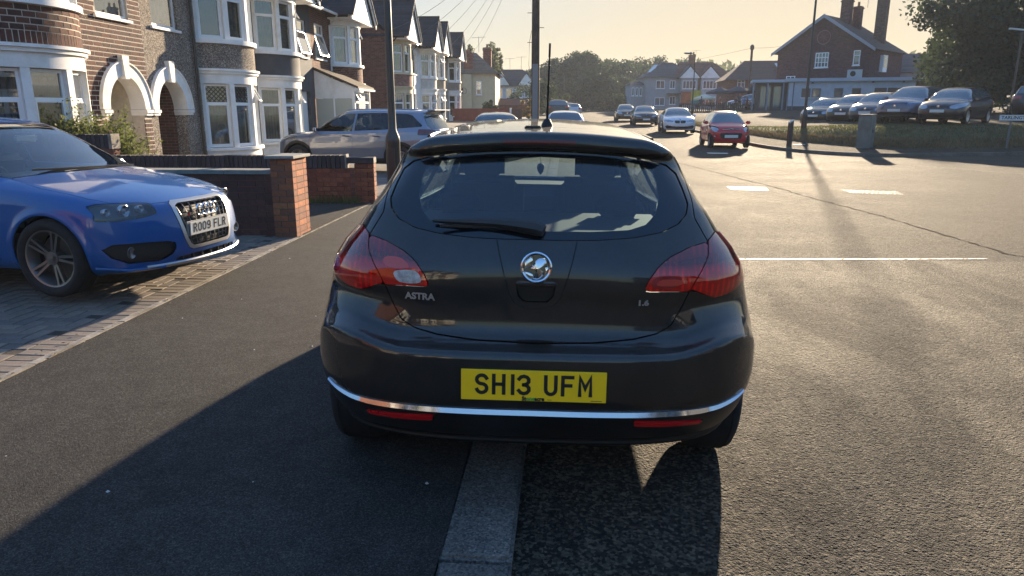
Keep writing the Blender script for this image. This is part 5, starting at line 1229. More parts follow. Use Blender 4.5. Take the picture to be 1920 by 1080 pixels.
def extract(m, ft, o):
    """cut one feature region out of the shell; returns (piece, rest)"""
    v = m.v; pr = ft['pr']; poly = np.array(ft['poly'], float)
    if ft.get('smooth'): poly = catmull(poly, ft['smooth'], True)
    if pr == 'S': u = v[:, 1:3]; cond = ft.get('xmin', .35)-np.abs(v[:, 0])
    elif pr == 'T': u = np.stack([np.abs(v[:, 0]), v[:, 1]], 1); cond = ft.get('zmin', .6)-v[:, 2]
    else:
        u = np.stack([np.abs(v[:, 0]), v[:, 2]], 1)
        cond = (v[:, 1]-ft.get('y', -o['L']*.28)) if pr == 'R' else (ft.get('y', o['L']*.12)-v[:, 1])
    g = np.full(len(v), .5); lo = poly.min(0)-.12; hi = poly.max(0)+.12
    k = ((u > lo) & (u < hi)).all(1) & (cond < .1)
    if k.any(): g[k] = np.maximum(poly_sd(poly, u[k]), cond[k])
    if ft['k'] == 'line' and False: pass
    ins, out = m.split(g)
    gap = ft.get('gap', 0)
    if gap:
        v = ins.v if ft.get('gapin') else out.v
        u = v[:, 1:3] if pr == 'S' else np.stack([np.abs(v[:, 0]), v[:, 2] if pr != 'T' else v[:, 1]], 1)
        c = (ft.get('xmin', .35)-np.abs(v[:, 0])) if pr == 'S' else (ft.get('zmin', .6)-v[:, 2]) if pr == 'T' else ((v[:, 1]-ft.get('y', -o['L']*.28)) if pr == 'R' else (ft.get('y', o['L']*.12)-v[:, 1]))
        g = np.full(len(v), .5); kk = ((u > lo) & (u < hi)).all(1) & (c < .1); 
        if kk.any(): g[kk] = np.maximum(poly_sd(poly, u[kk])-gap, c[kk]-gap)
        _, out = out.split(g)
    return ins, out
def cut_line(m, ft, o):
    v = m.v; pr = ft['pr']; pl = np.array(ft['poly'], float)
    if ft.get('smooth'): pl = catmull(pl, ft['smooth'], False)
    if pr == 'S': u = v[:, 1:3]; cond = ft.get('xmin', .35)-np.abs(v[:, 0])
    elif pr == 'T': u = np.stack([np.abs(v[:, 0]), v[:, 1]], 1); cond = ft.get('zmin', .6)-v[:, 2]
    else:
        u = np.stack([np.abs(v[:, 0]), v[:, 2]], 1); cond = (v[:, 1]-ft.get('y', -o['L']*.28)) if pr == 'R' else (ft.get('y', o['L']*.12)-v[:, 1])
    lo = pl.min(0)-.06; hi = pl.max(0)+.06; k = ((u > lo) & (u < hi)).all(1) & (cond < .05); g = np.full(len(v), .5)
    # the band is narrower than a cell: split on one side, then the other, using a signed side function is not possible for open lines, so refine first
    if k.any(): g[k] = np.maximum(line_d(pl, u[k])-ft.get('w', .0025), cond[k])
    return k, g
def refine(m, mask):
    """split every triangle touching mask verts into four (cracks are avoided by refining the band only where all is cut away later)"""
    return m
def make_body(o, h):
    B = Body(o); m = B.mesh(h)
    v = m.v; wb, wr = o['wheels'], o['wr']
    for yc in wb:
        v = m.v; d = np.hypot(v[:, 1]-yc, (v[:, 2]-wr)*1.0)-(wr+o.get('archgap', .045)); g = np.maximum(d, .52-np.abs(v[:, 0]))
        _, m = m.split(g)
    return m
def build_car(name, label, o, paint, h=.03, feats=(), see=False, wheelkey=('w', .315, .2, .21, 5, '', rimgrey), detail=True):
    root = thing(name, label, 'car'); m = make_body(o, h); root['paint'] = 1
    full = m
    for ft in feats:
        if ft['k'] == 'part':
            ins, m = extract(m, ft, o)
            if ft.get('drop'): continue
            pc = ins.off(ft.get('off', 0.0))
            if ft.get('fn'): pc = ft['fn'](pc)
            if ft.get('rim'): pc = pc.rim(ft['rim'])
            mt = ft['mat'] if ft['mat'] != 'paint' else paint
            if ft.get('pair'):
                for s in (-1, 1):
                    a, b = pc.split(pc.v[:, 0]*s)
                    ob = m3obj(ft['n'], b, mt, root)
                    if ob and ft.get('label'): ob['label'] = ft['label']
                    if ob and ft['mat'] == 'paint': ob['p'] = 1
            else:
                ob = m3obj(ft['n'], pc, mt, root)
                if ob and ft.get('label'): ob['label'] = ft['label']
                if ob and ft['mat'] == 'paint': ob['p'] = 1
    body = m3obj('body', m.rim(.012) if detail else m, paint, root); body['p'] = 1
    if see or detail:
        m3obj('lining', m.off(-.022).flip() if not see else m.off(-.03).flip(), trim, root)
    # wheel wells
    for yc in o['wheels']:
        mb = MB()
        for s in (-1, 1):
            Rw = o['wr']+o.get('archgap', .045)+.006; n = 18; A = []; Bp = []
            for i in range(n+1):
                a = math.pi*(.03+.94*i/n); A.append((s*(o['hw']-.10), yc+Rw*math.cos(a), o['wr']+Rw*math.sin(a))); Bp.append((s*.5, yc+Rw*math.cos(a), o['wr']+Rw*math.sin(a)))
            mb.strip(A, Bp); mb.add(Bp, [tuple(range(n+1))])
        mb.build('wheel_arch_liner', darkwell, root, fix=False)
    tm, rm, dm = wheel_meshes(*wheelkey)
    for yc in o['wheels']:
        for s in (-1, 1):
            wobj = inst('wheel', tm, root, (s*(o['track']/2), yc, o['wr']), (0, 0, 0 if s > 0 else math.pi))
            inst('rim', rm, wobj); 
            if detail: inst('brake_disc', dm, wobj)
    return root
def part(n, pr, poly, mat, **k): return dict(k='part', n=n, pr=pr, poly=poly, mat=mat, **k)
def plate(parent, txt, loc, w_, h_, mat, rear, glyph_h=.079, tilt=0, extra=None, rz=None):
    mb = MB(); mb.box(-w_/2, -.004, -h_/2, w_/2, .004, h_/2)
    pm = mb.build('number_plate', mat, parent, bevel=.0015); pm.location = loc; pm.rotation_euler = (tilt, 0, (0 if rear else math.pi) if rz is None else rz)
    g = plate_glyphs(txt, glyph_h).build('plate_lettering', blackprint, pm, fix=False); g.location = (0, -.0052, .004)
    return pm
def mirror_part(root, paint, y, z, x, s=1.0):
    me = rbox_mesh('door_mirror', .19*s, .10*s, .135*s, .035*s, paint)
    for sg in (-1, 1):
        mo = inst('door_mirror', me, root, (sg*(x+.08), y, z)); mo['p'] = 1
        g = MB(); g.box(-.075*s, -.053*s, -.045*s, .075*s, -.049*s, .045*s); go = g.build('mirror_glass', chrome, mo)
        if sg < 0: pass

# ---- small shared interior
def interior(root, L, seats_y=(.05, -.85), sx=.37, dash=True, zf=.30, seat_top=.98, rhd=1, dashy=.75, dashz=.92):
    cush = rbox_mesh('seat', .50, .50, .20, .07, seatm); back = rbox_mesh('seat_back', .50, .14, .62, .06, seatm); head = rbox_mesh('headrest', .27, .11, .23, .045, seatm)
    for s in (-1, 1):
        a = inst('front_seat', cush, root, (s*sx, seats_y[0], zf+.12)); 
        inst('backrest', back, a, (0, -.30, .36), (R(-14), 0, 0)); inst('headrest', head, a, (0, -.42, .36+.40), (R(-8), 0, 0))
    rb = rbox_mesh('rear_seat', 1.25, .50, .2, .07, seatm); rs = inst('rear_seat', rb, root, (0, seats_y[1], zf+.12))
    rbk = rbox_mesh('backrest', 1.25, .15, .55, .06, seatm); inst('backrest', rbk, rs, (0, -.28, .30), (R(-16), 0, 0))
    hm = rbox_mesh('headrest', .24, .09, .13, .04, seatm)
    for x in (-.38, .38): inst('headrest', hm, rs, (x, -.40, .62), (R(-12), 0, 0))
    dm = rbox_mesh('dashboard', 1.36, .5, .26, .08, trim); d = inst('dashboard', dm, root, (0, dashy, dashz-.13))
    mb = MB(); n = 24; A = [(.18*math.cos(2*math.pi*i/n), 0, .18*math.sin(2*math.pi*i/n)) for i in range(n+1)]
    mb.tube(A, .014, 6); mb.tube([(-.17, 0, 0), (.17, 0, 0)], .018, 6); mb.tube([(0, 0, 0), (0, 0, -.17)], .015, 6)
    st = mb.build('steering_wheel', trim, d, smooth=True); st.location = (.37*rhd, -.36, .02); st.rotation_euler = (R(-22), 0, 0)
    fl = MB(); fl.box(-.7, -1.6, zf-.06, .7, dashy+.2, zf-.03); fl.build('cabin_floor', trim, root)

# ================================================================ the black hatchback in front of the camera
def bump_shelf(d, x, y, z):
    return d
ASTRA = dict(L=4.42, hw=.92, H=1.54, wheels=(-1.41, 1.275), wr=.325, track=1.60, archgap=.035, zlo=.05, tres=.008,
    side=[(-2.03, .29), (-2.10, .33), (-2.17, .41), (-2.212, .50), (-2.218, .60), (-2.216, .672), (-2.210, .690), (-2.198, .698), (-2.155, .718), (-2.116, .752), (-2.104, .84), (-2.106, .92), (-2.098, .985), (-2.072, 1.04), (-2.03, 1.10), (-1.93, 1.215), (-1.82, 1.32), (-1.765, 1.372), (-1.76, 1.39), (-1.785, 1.405), (-1.782, 1.440), (-1.755, 1.459), (-1.69, 1.462),
      (-1.45, 1.473), (-1.0, 1.489), (-.4, 1.495), (.1, 1.48), (.45, 1.41), (.85, 1.21), (1.2, 1.03), (1.4, .97), (1.8, .88), (2.05, .77), (2.18, .62), (2.21, .45), (2.16, .28), (1.9, .2), (0, .2), (-1.8, .22)],
    bowr=.30, bowf=.5, pr=3.4, 
    wz=[(-.9, .87), (-.72, .905), (-.5, .92), (-.35, .915), (-.2, .868), (-.1, .838), (-.04, .80), (.02, .742), (.15, .655), (.3, .575), (.42, .517), (.6, .42)],
    wy=[(-2.3, .94), (-1.9, .98), (-1.3, 1.0), (0, .985), (1.3, .985), (1.9, .95), (2.3, .85)],
    belt=[(-2.3, 1.09), (-1.5, 1.05), (0, .97), (1.2, .94), (2.3, .9)], rk=[.22, .10, .13], crown=.05)
def astra_ws(y, z):   # the shelf above the bumper grows towards the corners: handled by pulling the flank in above it
    return 0*z
def tilt_strip(pc):
    n = pc.n/np.linalg.norm(pc.n, axis=1)[:, None]; k = np.clip((.49-pc.v[:, 2])/.035, 0, 1.2)
    v = pc.v+n*(k*.016)[:, None]; n2 = n.copy(); n2[:, 2] += .72
    return M3(v, n2, pc.t)
def mod_shelf(d, x, y, z):
    rear = sstep(-1.7, -2.0, y)
    k = sstep(.42, .74, x)*rear
    # below the lamps the corner leans back and catches the sky
    b = np.exp(-((z-.845)/.055)**2)
    return d+.030*k*b
ASTRA['mod'] = [mod_shelf]
ASTRA['zw'] = lambda x, y, z: .072*sstep(.48, .82, x)*sstep(-1.6, -1.95, y)*np.exp(-((z-.76)/.13)**2)
gl_out = [(-.2, 1.386), (.12, 1.384), (.31, 1.370), (.44, 1.352), (.505, 1.336), (.545, 1.305), (.565, 1.25), (.578, 1.20), (.566, 1.165), (.532, 1.135), (.465, 1.11), (.36, 1.094), (.23, 1.086), (.12, 1.084), (-.2, 1.085)]
gl_in = [(-.2, 1.378), (.30, 1.362), (.40, 1.348), (.445, 1.325), (.462, 1.28), (.462, 1.22), (.445, 1.17), (.405, 1.135), (.34, 1.118), (.2, 1.112), (-.2, 1.112)]
lamp_in = [(.646, 1.066), (.57, 1.052), (.497, 1.026), (.46, 1.004), (.44, .986), (.408, .945), (.396, .916), (.405, .907), (.475, .906), (.565, .902), (.584, .94), (.61, .974), (.638, 1.018)]
lamp_out = [(.650, 1.070), (.69, 1.092), (.735, 1.075), (.80, 1.02), (1.0, .985), (1.0, .93), (.80, .90), (.77, .882), (.735, .87), (.675, .865), (.632, .883), (.598, .90), (.568, .902), (.588, .94), (.614, .974), (.642, 1.018)]
gate = [(-.2, 1.475), (.3, 1.475), (.44, 1.455), (.50, 1.42), (.56, 1.345), (.585, 1.28), (.598, 1.21), (.598, 1.15), (.646, 1.066), (.565, .903), (.54, .841), (.50, .776), (.447, .75), (.36, .735), (.22, .726), (-.2, .718)]
chrome_s = [(-.2, .484), (.29, .483), (.48, .479), (.62, .475), (.70, .477), (.78, .488), (.825, .498), (.80, .479), (.70, .463), (.62, .459), (.48, .461), (.29, .464), (-.2, .464)]
refl_s = [(.370, .432), (.376, .407), (.49, .397), (.64, .389), (.652, .402), (.5, .418)]
handle_s = [(-.1, .925), (.070, .925), (.064, .885), (.043, .862), (-.1, .860)]
black_paint = m_paint('black_paint', (.014, .0115, .0095), .6, 0, dust=.04); black_paint.node_tree.nodes['Principled BSDF'].inputs['Specular IOR Level'].default_value = .15
low_plastic = P('bumper_plastic', (.012, .012, .013), .38, spec=.5)
spoilm = P('spoiler_black', (.012, .012, .013), .22, spec=.5, coat=.2)
FE = [
 part('rear_window', 'R', gl_in, m_glass('rear_glass', (.66, .76, .80), 1.7, film=.010), off=-.004, y=-1.2),  # film paints the grey veil of reflected sky onto the glass
 part('window_edge', 'R', gl_out, P('window_frit', (.006, .008, .011), .05, spec=.7), off=-.004, y=-1.2, gap=.004, rim=.01),
 part('brake_light', 'R', [(-.2, 1.432), (.145, 1.430), (.145, 1.412), (-.2, 1.412)], P('dull_red', (.10, .012, .012), .2), y=-1.6, off=.001),
 part('taillight', 'R', lamp_in, 'lens', y=-1.6, off=.003, gap=.003, rim=.012, pair=1, label='tapering inner tail lamp on the tailgate'),
 part('taillight', 'R', lamp_out, 'lens', y=-1.62, off=.004, gap=.003, rim=.012, pair=1, label='outer tail lamp wrapped round the rear corner'),
 part('handle_recess', 'R', handle_s, P('recess_black', (.004, .004, .004), .5), y=-1.8, off=-.012, gap=.002),
 part('tailgate', 'R', gate, 'paint', y=-1.47, gap=.0045, rim=.015),
 part('reflector', 'R', refl_s, P('reflector_red', (.62, .012, .015), .2, emit=(.8, .02, .02, .0)), y=-1.7, off=.003, rim=.01, pair=1, gap=.003),
 part('side_window', 'S', [(-1.05, 1.06), (-1.52, 1.14), (-1.42, 1.26), (-1.2, 1.35), (-.85, 1.395), (-.6, 1.40), (-.45, 1.405), (-.45, 1.035)], seeglass, xmin=.42, off=-.004, pair=1, gap=.006, rim=.01),
 part('side_window', 'S', [(-.39, 1.03), (-.39, 1.405), (.0, 1.39), (.25, 1.32), (.62, 1.10), (.8, .985)], seeglass, xmin=.42, off=-.004, pair=1, gap=.006, rim=.01),
 part('windscreen', 'F', [(-.2, 1.42), (.46, 1.39), (.50, 1.36), (.60, 1.15), (.66, 1.0), (.5, 1.02), (.3, 1.03), (-.2, 1.03)], seeglass, y=.30, off=-.004, gap=.005, rim=.01),
 part('headlight', 'F', [(.42, .66), (.50, .78), (.70, .84), (.90, .84), (.90, .74), (.72, .66)], lampchrome, y=1.55, pair=1, gap=.003, rim=.01),
 part('grille', 'F', [(-.2, .70), (.33, .69), (.30, .60), (-.2, .58)], plastic, y=1.9, off=-.02),
 part('door', 'S', [(-.42, .33), (-.42, 1.42), (.0, 1.40), (.27, 1.33), (.64, 1.11), (.84, .96), (.86, .5), (.80, .33)], 'paint', xmin=.42, pair=1, gap=.004, rim=.015),
 part('rear_door', 'S', [(-.43, .33), (-.43, 1.42), (-.9, 1.41), (-1.06, 1.05), (-1.2, .78), (-1.02, .5), (-.93, .33)], 'paint', xmin=.42, pair=1, gap=.004, rim=.015),
 part('bonnet', 'T', [(-.2, 1.27), (.62, 1.22), (.66, 1.5), (.6, 1.85), (.4, 1.98), (-.2, 2.02)], 'paint', zmin=.7, gap=.004, rim=.015),
 part('bumper_underside', 'R', [(-.2, .452), (.5, .452), (.62, .448), (.70, .450), (.80, .462), (1.0, .50), (1.0, .1), (-.2, .1)], low_plastic, y=-1.7, off=-.004, rim=.01),
]
def lens_mat():
    m = P('tail_lens', (.30, .006, .012), .09, coat=1, spec=.6); q = NB(m); co = q.coord()
    sp = q.n('SeparateXYZ'); q.l(co, sp.inputs[0])
    wv = q.math('SINE', q.math('MULTIPLY', sp.outputs[0], 260)); vert = q.math('GREATER_THAN', wv, .2)
    nz = q.noise(co, 14, 2); band = q.math('MULTIPLY', vert, q.ramp(nz, [(.48, (0, 0, 0)), (.56, (1, 1, 1))]))
    c = q.mix(q.math('MULTIPLY', band, .7), (.27, .006, .012), (.55, .03, .015))
    zr = q.ramp(q.math('MULTIPLY', q.math('SUBTRACT', sp.outputs[2], .85), 4), [(.0, (.75, .16, .03)), (.18, (.95, .035, .03)), (.48, (.75, .015, .03)), (.60, (.16, .008, .02)), (.95, (.42, .01, .07))])  # lamp colour zones; the dark purplish top paints a sky reflection
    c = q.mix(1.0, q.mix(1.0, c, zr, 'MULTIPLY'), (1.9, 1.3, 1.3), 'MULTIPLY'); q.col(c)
    return m
tail_lens = lens_mat()
for ft in FE:
    if ft['mat'] == 'lens': ft['mat'] = tail_lens
def build_astra():
    root = build_car('parked_car', 'black five-door hatchback seen from behind, nearest car, half on the kerb', ASTRA, black_paint, .0175, FE, see=True, wheelkey=('astra', .325, .215, .216, 5, '', rimgrey))
    B = Body(ASTRA)
    def surf(x, z, s=-1):
        """point on the rear surface"""
        y = -2.4
        for i in range(60):
            d = float(B.f(np.array([[x, y, z]]))[0]);
            if d < .0004: break
            y += d*.7
        return y
    interior(root, 4.42, seats_y=(.12, -.80), sx=.345, zf=.36, dashy=.98, dashz=1.0)
    # parcel shelf seen through the glass
    mb = MB(); mb.box(-.55, -1.75, 1.04, .55, -1.12, 1.055); mb.build('parcel_shelf', trim, root)
    mm = rbox_mesh('rear_view_mirror', .24, .03, .07, .02, plastic); inst('rear_view_mirror', mm, root, (0, .28, 1.30))
    hb = MB(); hb.tube([(.0, .26, 1.27), (.005, .25, 1.20)], .0015, 5); hb.lathe([(.001, .03), (.02, .02), (.026, 0), (.018, -.03), (.001, -.05)], (.005, .25, 1.17), 10); hb.build('hanging_ornament', plastic, root, smooth=True)
    # plate with dealer line
    pm = plate(root, 'SH13 UFM', (0, -2.226, .584), .520, .113, yellowplate, True, tilt=R(-3))
    t = text_mb('St', .020, bold=.0009).build('dealer_lettering', blackprint, pm, fix=False); t.location = (-.033, -.0052, -.0475)
    t = text_mb('one', .020, bold=.0009).build('dealer_lettering', greenprint, pm, fix=False); t.location = (-.010, -.0052, -.0475)
    t = text_mb('acre', .020, bold=.0009).build('dealer_lettering', blackprint, pm, fix=False); t.location = (.022, -.0052, -.0475)
    mb = MB(); mb.box(.205, -.0052, -.0505, .245, -.0048, -.0485); mb.box(.05, -.0052, -.0505, .066, -.0048, -.049); mb.build('maker_line', blackprint, pm)
    # badge: dark disc, chrome ring, griffin shape
    yb = surf(0, .991)
    bd = MB(); bd.lathe([(.001, -.004), (.054, -.004), (.054, .01), (.001, .01)], n=40, axis='Y', cap=False)
    b = bd.build('badge', P('badge_black', (.01, .01, .012), .15, coat=1), root, smooth=.6); b.location = (0, yb-.004, .991); b.rotation_euler = (R(-7), 0, 0)
    rg = MB(); n = 48
    rg.lathe([(.045, -.004), (.047, -.011), (.052, -.014), (.057, -.011), (.058, -.003), (.058, .008)], n=n, axis='Y', cap=False); rg.build('badge_ring', chrome, b, smooth=True)
    gr = MB()
    def lens2(pts, z=-.012):
        pts = catmull(pts, 5, True); c = pts.mean(0); k = len(pts)
        V = [(p[0], -.005, p[1]) for p in pts]+[((p[0]-c[0])*.75+c[0], z, (p[1]-c[1])*.75+c[1]) for p in pts]+[(c[0], z-.002, c[1])]
        gr.add(V, [(i, (i+1) % k, (i+1) % k+k, i+k) for i in range(k)]+[(i+k, (i+1) % k+k, 2*k) for i in range(k)])
    lens2([(-.040, .022), (-.018, .040), (-.008, .030), (-.022, .014), (-.012, .004), (-.040, -.004), (-.045, .010)])
    lens2([(-.020, -.002), (.004, .030), (.030, .034), (.040, .018), (.016, .014), (.010, -.004), (.028, -.020), (.010, -.042), (-.012, -.040), (.004, -.024), (-.006, -.008)])
    lens2([(-.042, -.014), (-.016, -.020), (-.006, -.032), (-.018, -.042), (-.036, -.030)])
    lens2([(.030, .004), (.044, .004), (.042, -.018), (.030, -.034), (.034, -.012)])
    gr.build('griffin', chrome, b, smooth=True)
    # lettering on the tailgate
    def letter(txt, x, z, size, width):
        y = surf(x, z); e = .03; yl = surf(x-e, z); yr = surf(x+e, z); ang = math.atan2(yr-yl, 2*e)
        o = text_mb(txt, size, width, bold=.0012).build('model_lettering', P('letter_silver', (.5, .51, .53), .3, .8), root, fix=False)
        o.location = (x, y-.0045, z); o.rotation_euler = (0, 0, ang); return o
    letter('ASTRA', -.428, .868, .034, .118); letter('1.6', .392, .864, .027, .038)
    # tailgate pressing lines around the number plate light recess: thin raised edges following the surface
    ln = MB()
    for s in (-1, 1):
        pts = [(.147*s, 1.078), (.123*s, .985), (.100*s, .905), (.078*s, .862), (.05*s, .843), (0, .842)]
        pts = catmull(pts, 6); ln.tube([(p[0], surf(p[0], p[1])-.0002, p[1]) for p in pts], .0021, 5)
    ln.build('pressing_line', P('seam_black', (.003, .003, .003), .6), root, smooth=True)
    # boot handle bar
    hb = rbox_mesh('boot_handle', .15, .02, .022, .007, black_paint); inst('boot_handle', hb, root, (0, surf(0, .93)+.0, .93))
    # wiper
    wb = MB(); zz = [(-.390, 1.136, .006), (-.30, 1.137, .012), (-.15, 1.136, .019), (-.05, 1.128, .026), (.0, 1.122, .028), (.025, 1.114, .022)]
    A = []; Bv = []
    wb.tube([(x, surf(x, z)-.02, z) for x, z, r in zz], [r for x, z, r in zz], 8)
    wb.box(-.36, surf(-.2, 1.12)-.012, 1.118, -.02, surf(-.2, 1.12)-.004, 1.126)
    wb.build('wiper', P('wiper_black', (.018, .018, .018), .45), root, smooth=True)
    # aerial
    ab = MB(); ab.lathe([(.001, .032), (.012, .030), (.018, .018), (.024, .006), (.026, -.01), (.001, -.012)], (0.03, -1.40, 1.476), 16)
    ab.tube([(.03, -1.40, 1.49), (.031, -1.425, 1.60), (.033, -1.46, 1.76)], [.006, .0045, .003], 8)
    ab.tube([(.033, -1.46, 1.76), (.0335, -1.468, 1.815)], [.0045, .0045], 8); ab.build('aerial', plastic, root, smooth=True)
    sb = rbox_mesh('washer_cover', .07, .05, .012, .004, black_paint); inst('washer_jet', sb, root, (-.03, -1.52, 1.472))
    # roof seams (gutter strips) left and right
    rs = MB()
    for s in (-1, 1):
        A = []
        for i in range(12):
            y = -1.50+i*.16; x = s*(.475+.03*sstep(-1.5, -.6, y)); 
            z = 1.6
            for k in range(50):
                d = float(B.f(np.array([[x, y, z]]))[0])
                if d < .0005: break
                z -= d*.7
            A.append((x, y, z))
        rs.tube(A, .010, 6)
    rs.build('roof_strip', P('roof_trim', (.01, .01, .01), .35), root, smooth=True)
    mirror_part(root, black_paint, .62, .98, .86)
    # clear reversing lamp insets
    def patch(name, pts, mat, off):
        mb = MB(); c = np.mean(pts, 0); P3 = [(x, surf(x, z)-off, z) for x, z in pts]+[(c[0], surf(c[0], c[1])-off-.001, c[1])]
        k = len(pts); mb.add(P3, [(i, (i+1) % k, k) for i in range(k)]); return mb.build(name, mat, root, smooth=True)
    for s in (-1, 1):
        q = catmull([(.425*s, .922), (.505*s, .918), (.527*s, .955), (.445*s, .962)], 4, True)
        pm2 = m_noisy('lamp_clear', (.42, .40, .38), .2, 40, .5, .002, 200) if s < 0 else P('lamp_fog', (.26, .008, .010), .12, coat=1)
        patch('reversing_lamp' if s < 0 else 'fog_lamp', [tuple(p) for p in q], pm2, .0045)
    # bright strip along the bumper, built as a raised moulding
    xs = np.linspace(-.822, .822, 90); zc = np.interp(np.abs(xs), [0, .29, .48, .62, .70, .78, .822], [.472, .471, .468, .465, .469, .481, .492]); hh = np.interp(np.abs(xs), [0, .6, .75, .822], [.0115, .011, .008, .002]); st = MB(); rows_ = [[], [], [], []]
    for x, z, h_ in zip(xs, zc, hh):
        for r_, (dz, dy) in zip(rows_, ((1, .002), (.8, -.005), (-.75, -.018), (-1, .004))): r_.append((x, surf(x, z+dz*h_)+dy, z+dz*h_))
    for a_, b_ in zip(rows_, rows_[1:]): st.strip(a_, b_)
    st.build('chrome_strip', P('bumper_chrome', (.50, .53, .58), .10, 1.0), root, smooth=.5)
    # ribs and reflectors inside the lamps
    bright = P('lamp_rib_red', (.50, .04, .022), .2, coat=1); pink = P('lamp_rib_sunlit', (.65, .035, .07), .15, coat=1); deep = P('lamp_shadow_red', (.05, .004, .006), .2, coat=1)
    for k in range(4):
        x = -.705-k*.013; patch('lamp_rib', [(x, .905+k*.003), (x-.005, .906+k*.003), (x-.006, .985), (x-.001, .987)], bright, .0052)
    patch('lamp_reflector', [tuple(p) for p in catmull([(-.470, .972), (-.545, .968), (-.575, .985), (-.560, 1.004), (-.500, 1.002)], 3, True)], bright, .0048)
    patch('lamp_reflector', [tuple(p) for p in catmull([(.44, .930), (.52, .926), (.535, .945), (.46, .950)], 3, True)], bright, .0052)
    for k in range(3):
        x = .700+k*.014; patch('lamp_rib', [(x, 1.028-k*.004), (x+.008, 1.026-k*.004), (x+.006, 1.050-k*.008), (x+.001, 1.050-k*.008)], pink, .0052)  # pink tone paints the sun shining through this lamp
    # square tow-eye cover line and a parking-sensor ring in the bumper
    tl = MB(); c4 = [(.50, .50), (.60, .50), (.60, .57), (.50, .57), (.50, .50)]
    tl.tube([(x, surf(x, z)-.0002, z) for x, z in c4], .0014, 4); tl.build('tow_eye_cover_line', P('seam_black', (.003, .003, .003), .6), root)
    for x in (-.45, .42):
        tl = MB(); tl.tube([(x+.012*math.cos(i*.52), surf(x, .665)-.0004, .665+.012*math.sin(i*.52)) for i in range(13)], .0012, 4); tl.build('parking_sensor_ring', MATS['seam_black'], root)
    return root
astra = build_astra()
astra.rotation_euler = (0, R(.8), R(1.7)); astra.location = (-.168, 4.61, .02)
# ================================================================ the blue hatchback on the drive
AUDI = dict(L=4.29, hw=.885, H=1.45, wheels=(-1.293, 1.285), wr=.318, track=1.55, archgap=.03, tres=.01,
    side=[(-2.0, .25), (-2.12, .4), (-2.145, .6), (-2.10, .9), (-1.95, 1.05), (-1.7, 1.25), (-1.45, 1.35), (-1.0, 1.405), (-.5, 1.425), (-.1, 1.40), (.2, 1.33), (.6, 1.13), (.9, .985), (1.05, .955), (1.4, .90), (1.75, .83), (1.98, .755), (2.08, .69), (2.125, .56), (2.145, .4), (2.13, .27), (2.04, .19), (1.5, .17), (0, .17), (-1.7, .19)],
    bowr=.25, bowf=.42, pr=3, pf=2.6,
    wz=[(-.9, .80), (-.65, .84), (-.45, .875), (-.3, .882), (-.15, .875), (-.05, .85), (.02, .80), (.15, .74), (.3, .66), (.42, .59), (.6, .5)],
    wy=[(-2.2, .94), (-1.7, .985), (-1.3, 1.0), (-.6, .975), (.5, .975), (1.25, 1.0), (1.7, .975), (2.2, .93)],
    belt=[(-2.2, 1.02), (-1.5, .98), (0, .93), (.9, .91), (1.5, .86), (2.2, .74)], rk=[.16, .09, .14], crown=.04)
def mod_flare(d, x, y, z):
    """wheel-arch lips"""
    for yc in (-1.293, 1.285):
        r = np.hypot(y-yc, z-.318); d = d-.014*np.exp(-((r-.365)/.03)**2)*(x > .5)
    return d
AUDI['mod'] = [mod_flare]
blue_paint = m_paint('blue_paint', (.0, .075, .27), .45, .05, dust=.01); blue_paint.node_tree.nodes['Principled BSDF'].inputs['Coat IOR'].default_value = 1.5
au_head = [(.805, .735), (.76, .752), (.60, .748), (.475, .735), (.485, .655), (.60, .632), (.75, .618), (.835, .628)]
au_grille = [(-.2, .735), (.30, .735), (.345, .715), (.352, .66), (.335, .54), (.315, .42), (.285, .345), (.24, .325), (-.2, .325)]
au_gin = [(-.2, .712), (.27, .712), (.312, .695), (.318, .65), (.303, .54), (.283, .42), (.256, .365), (.22, .352), (-.2, .352)]
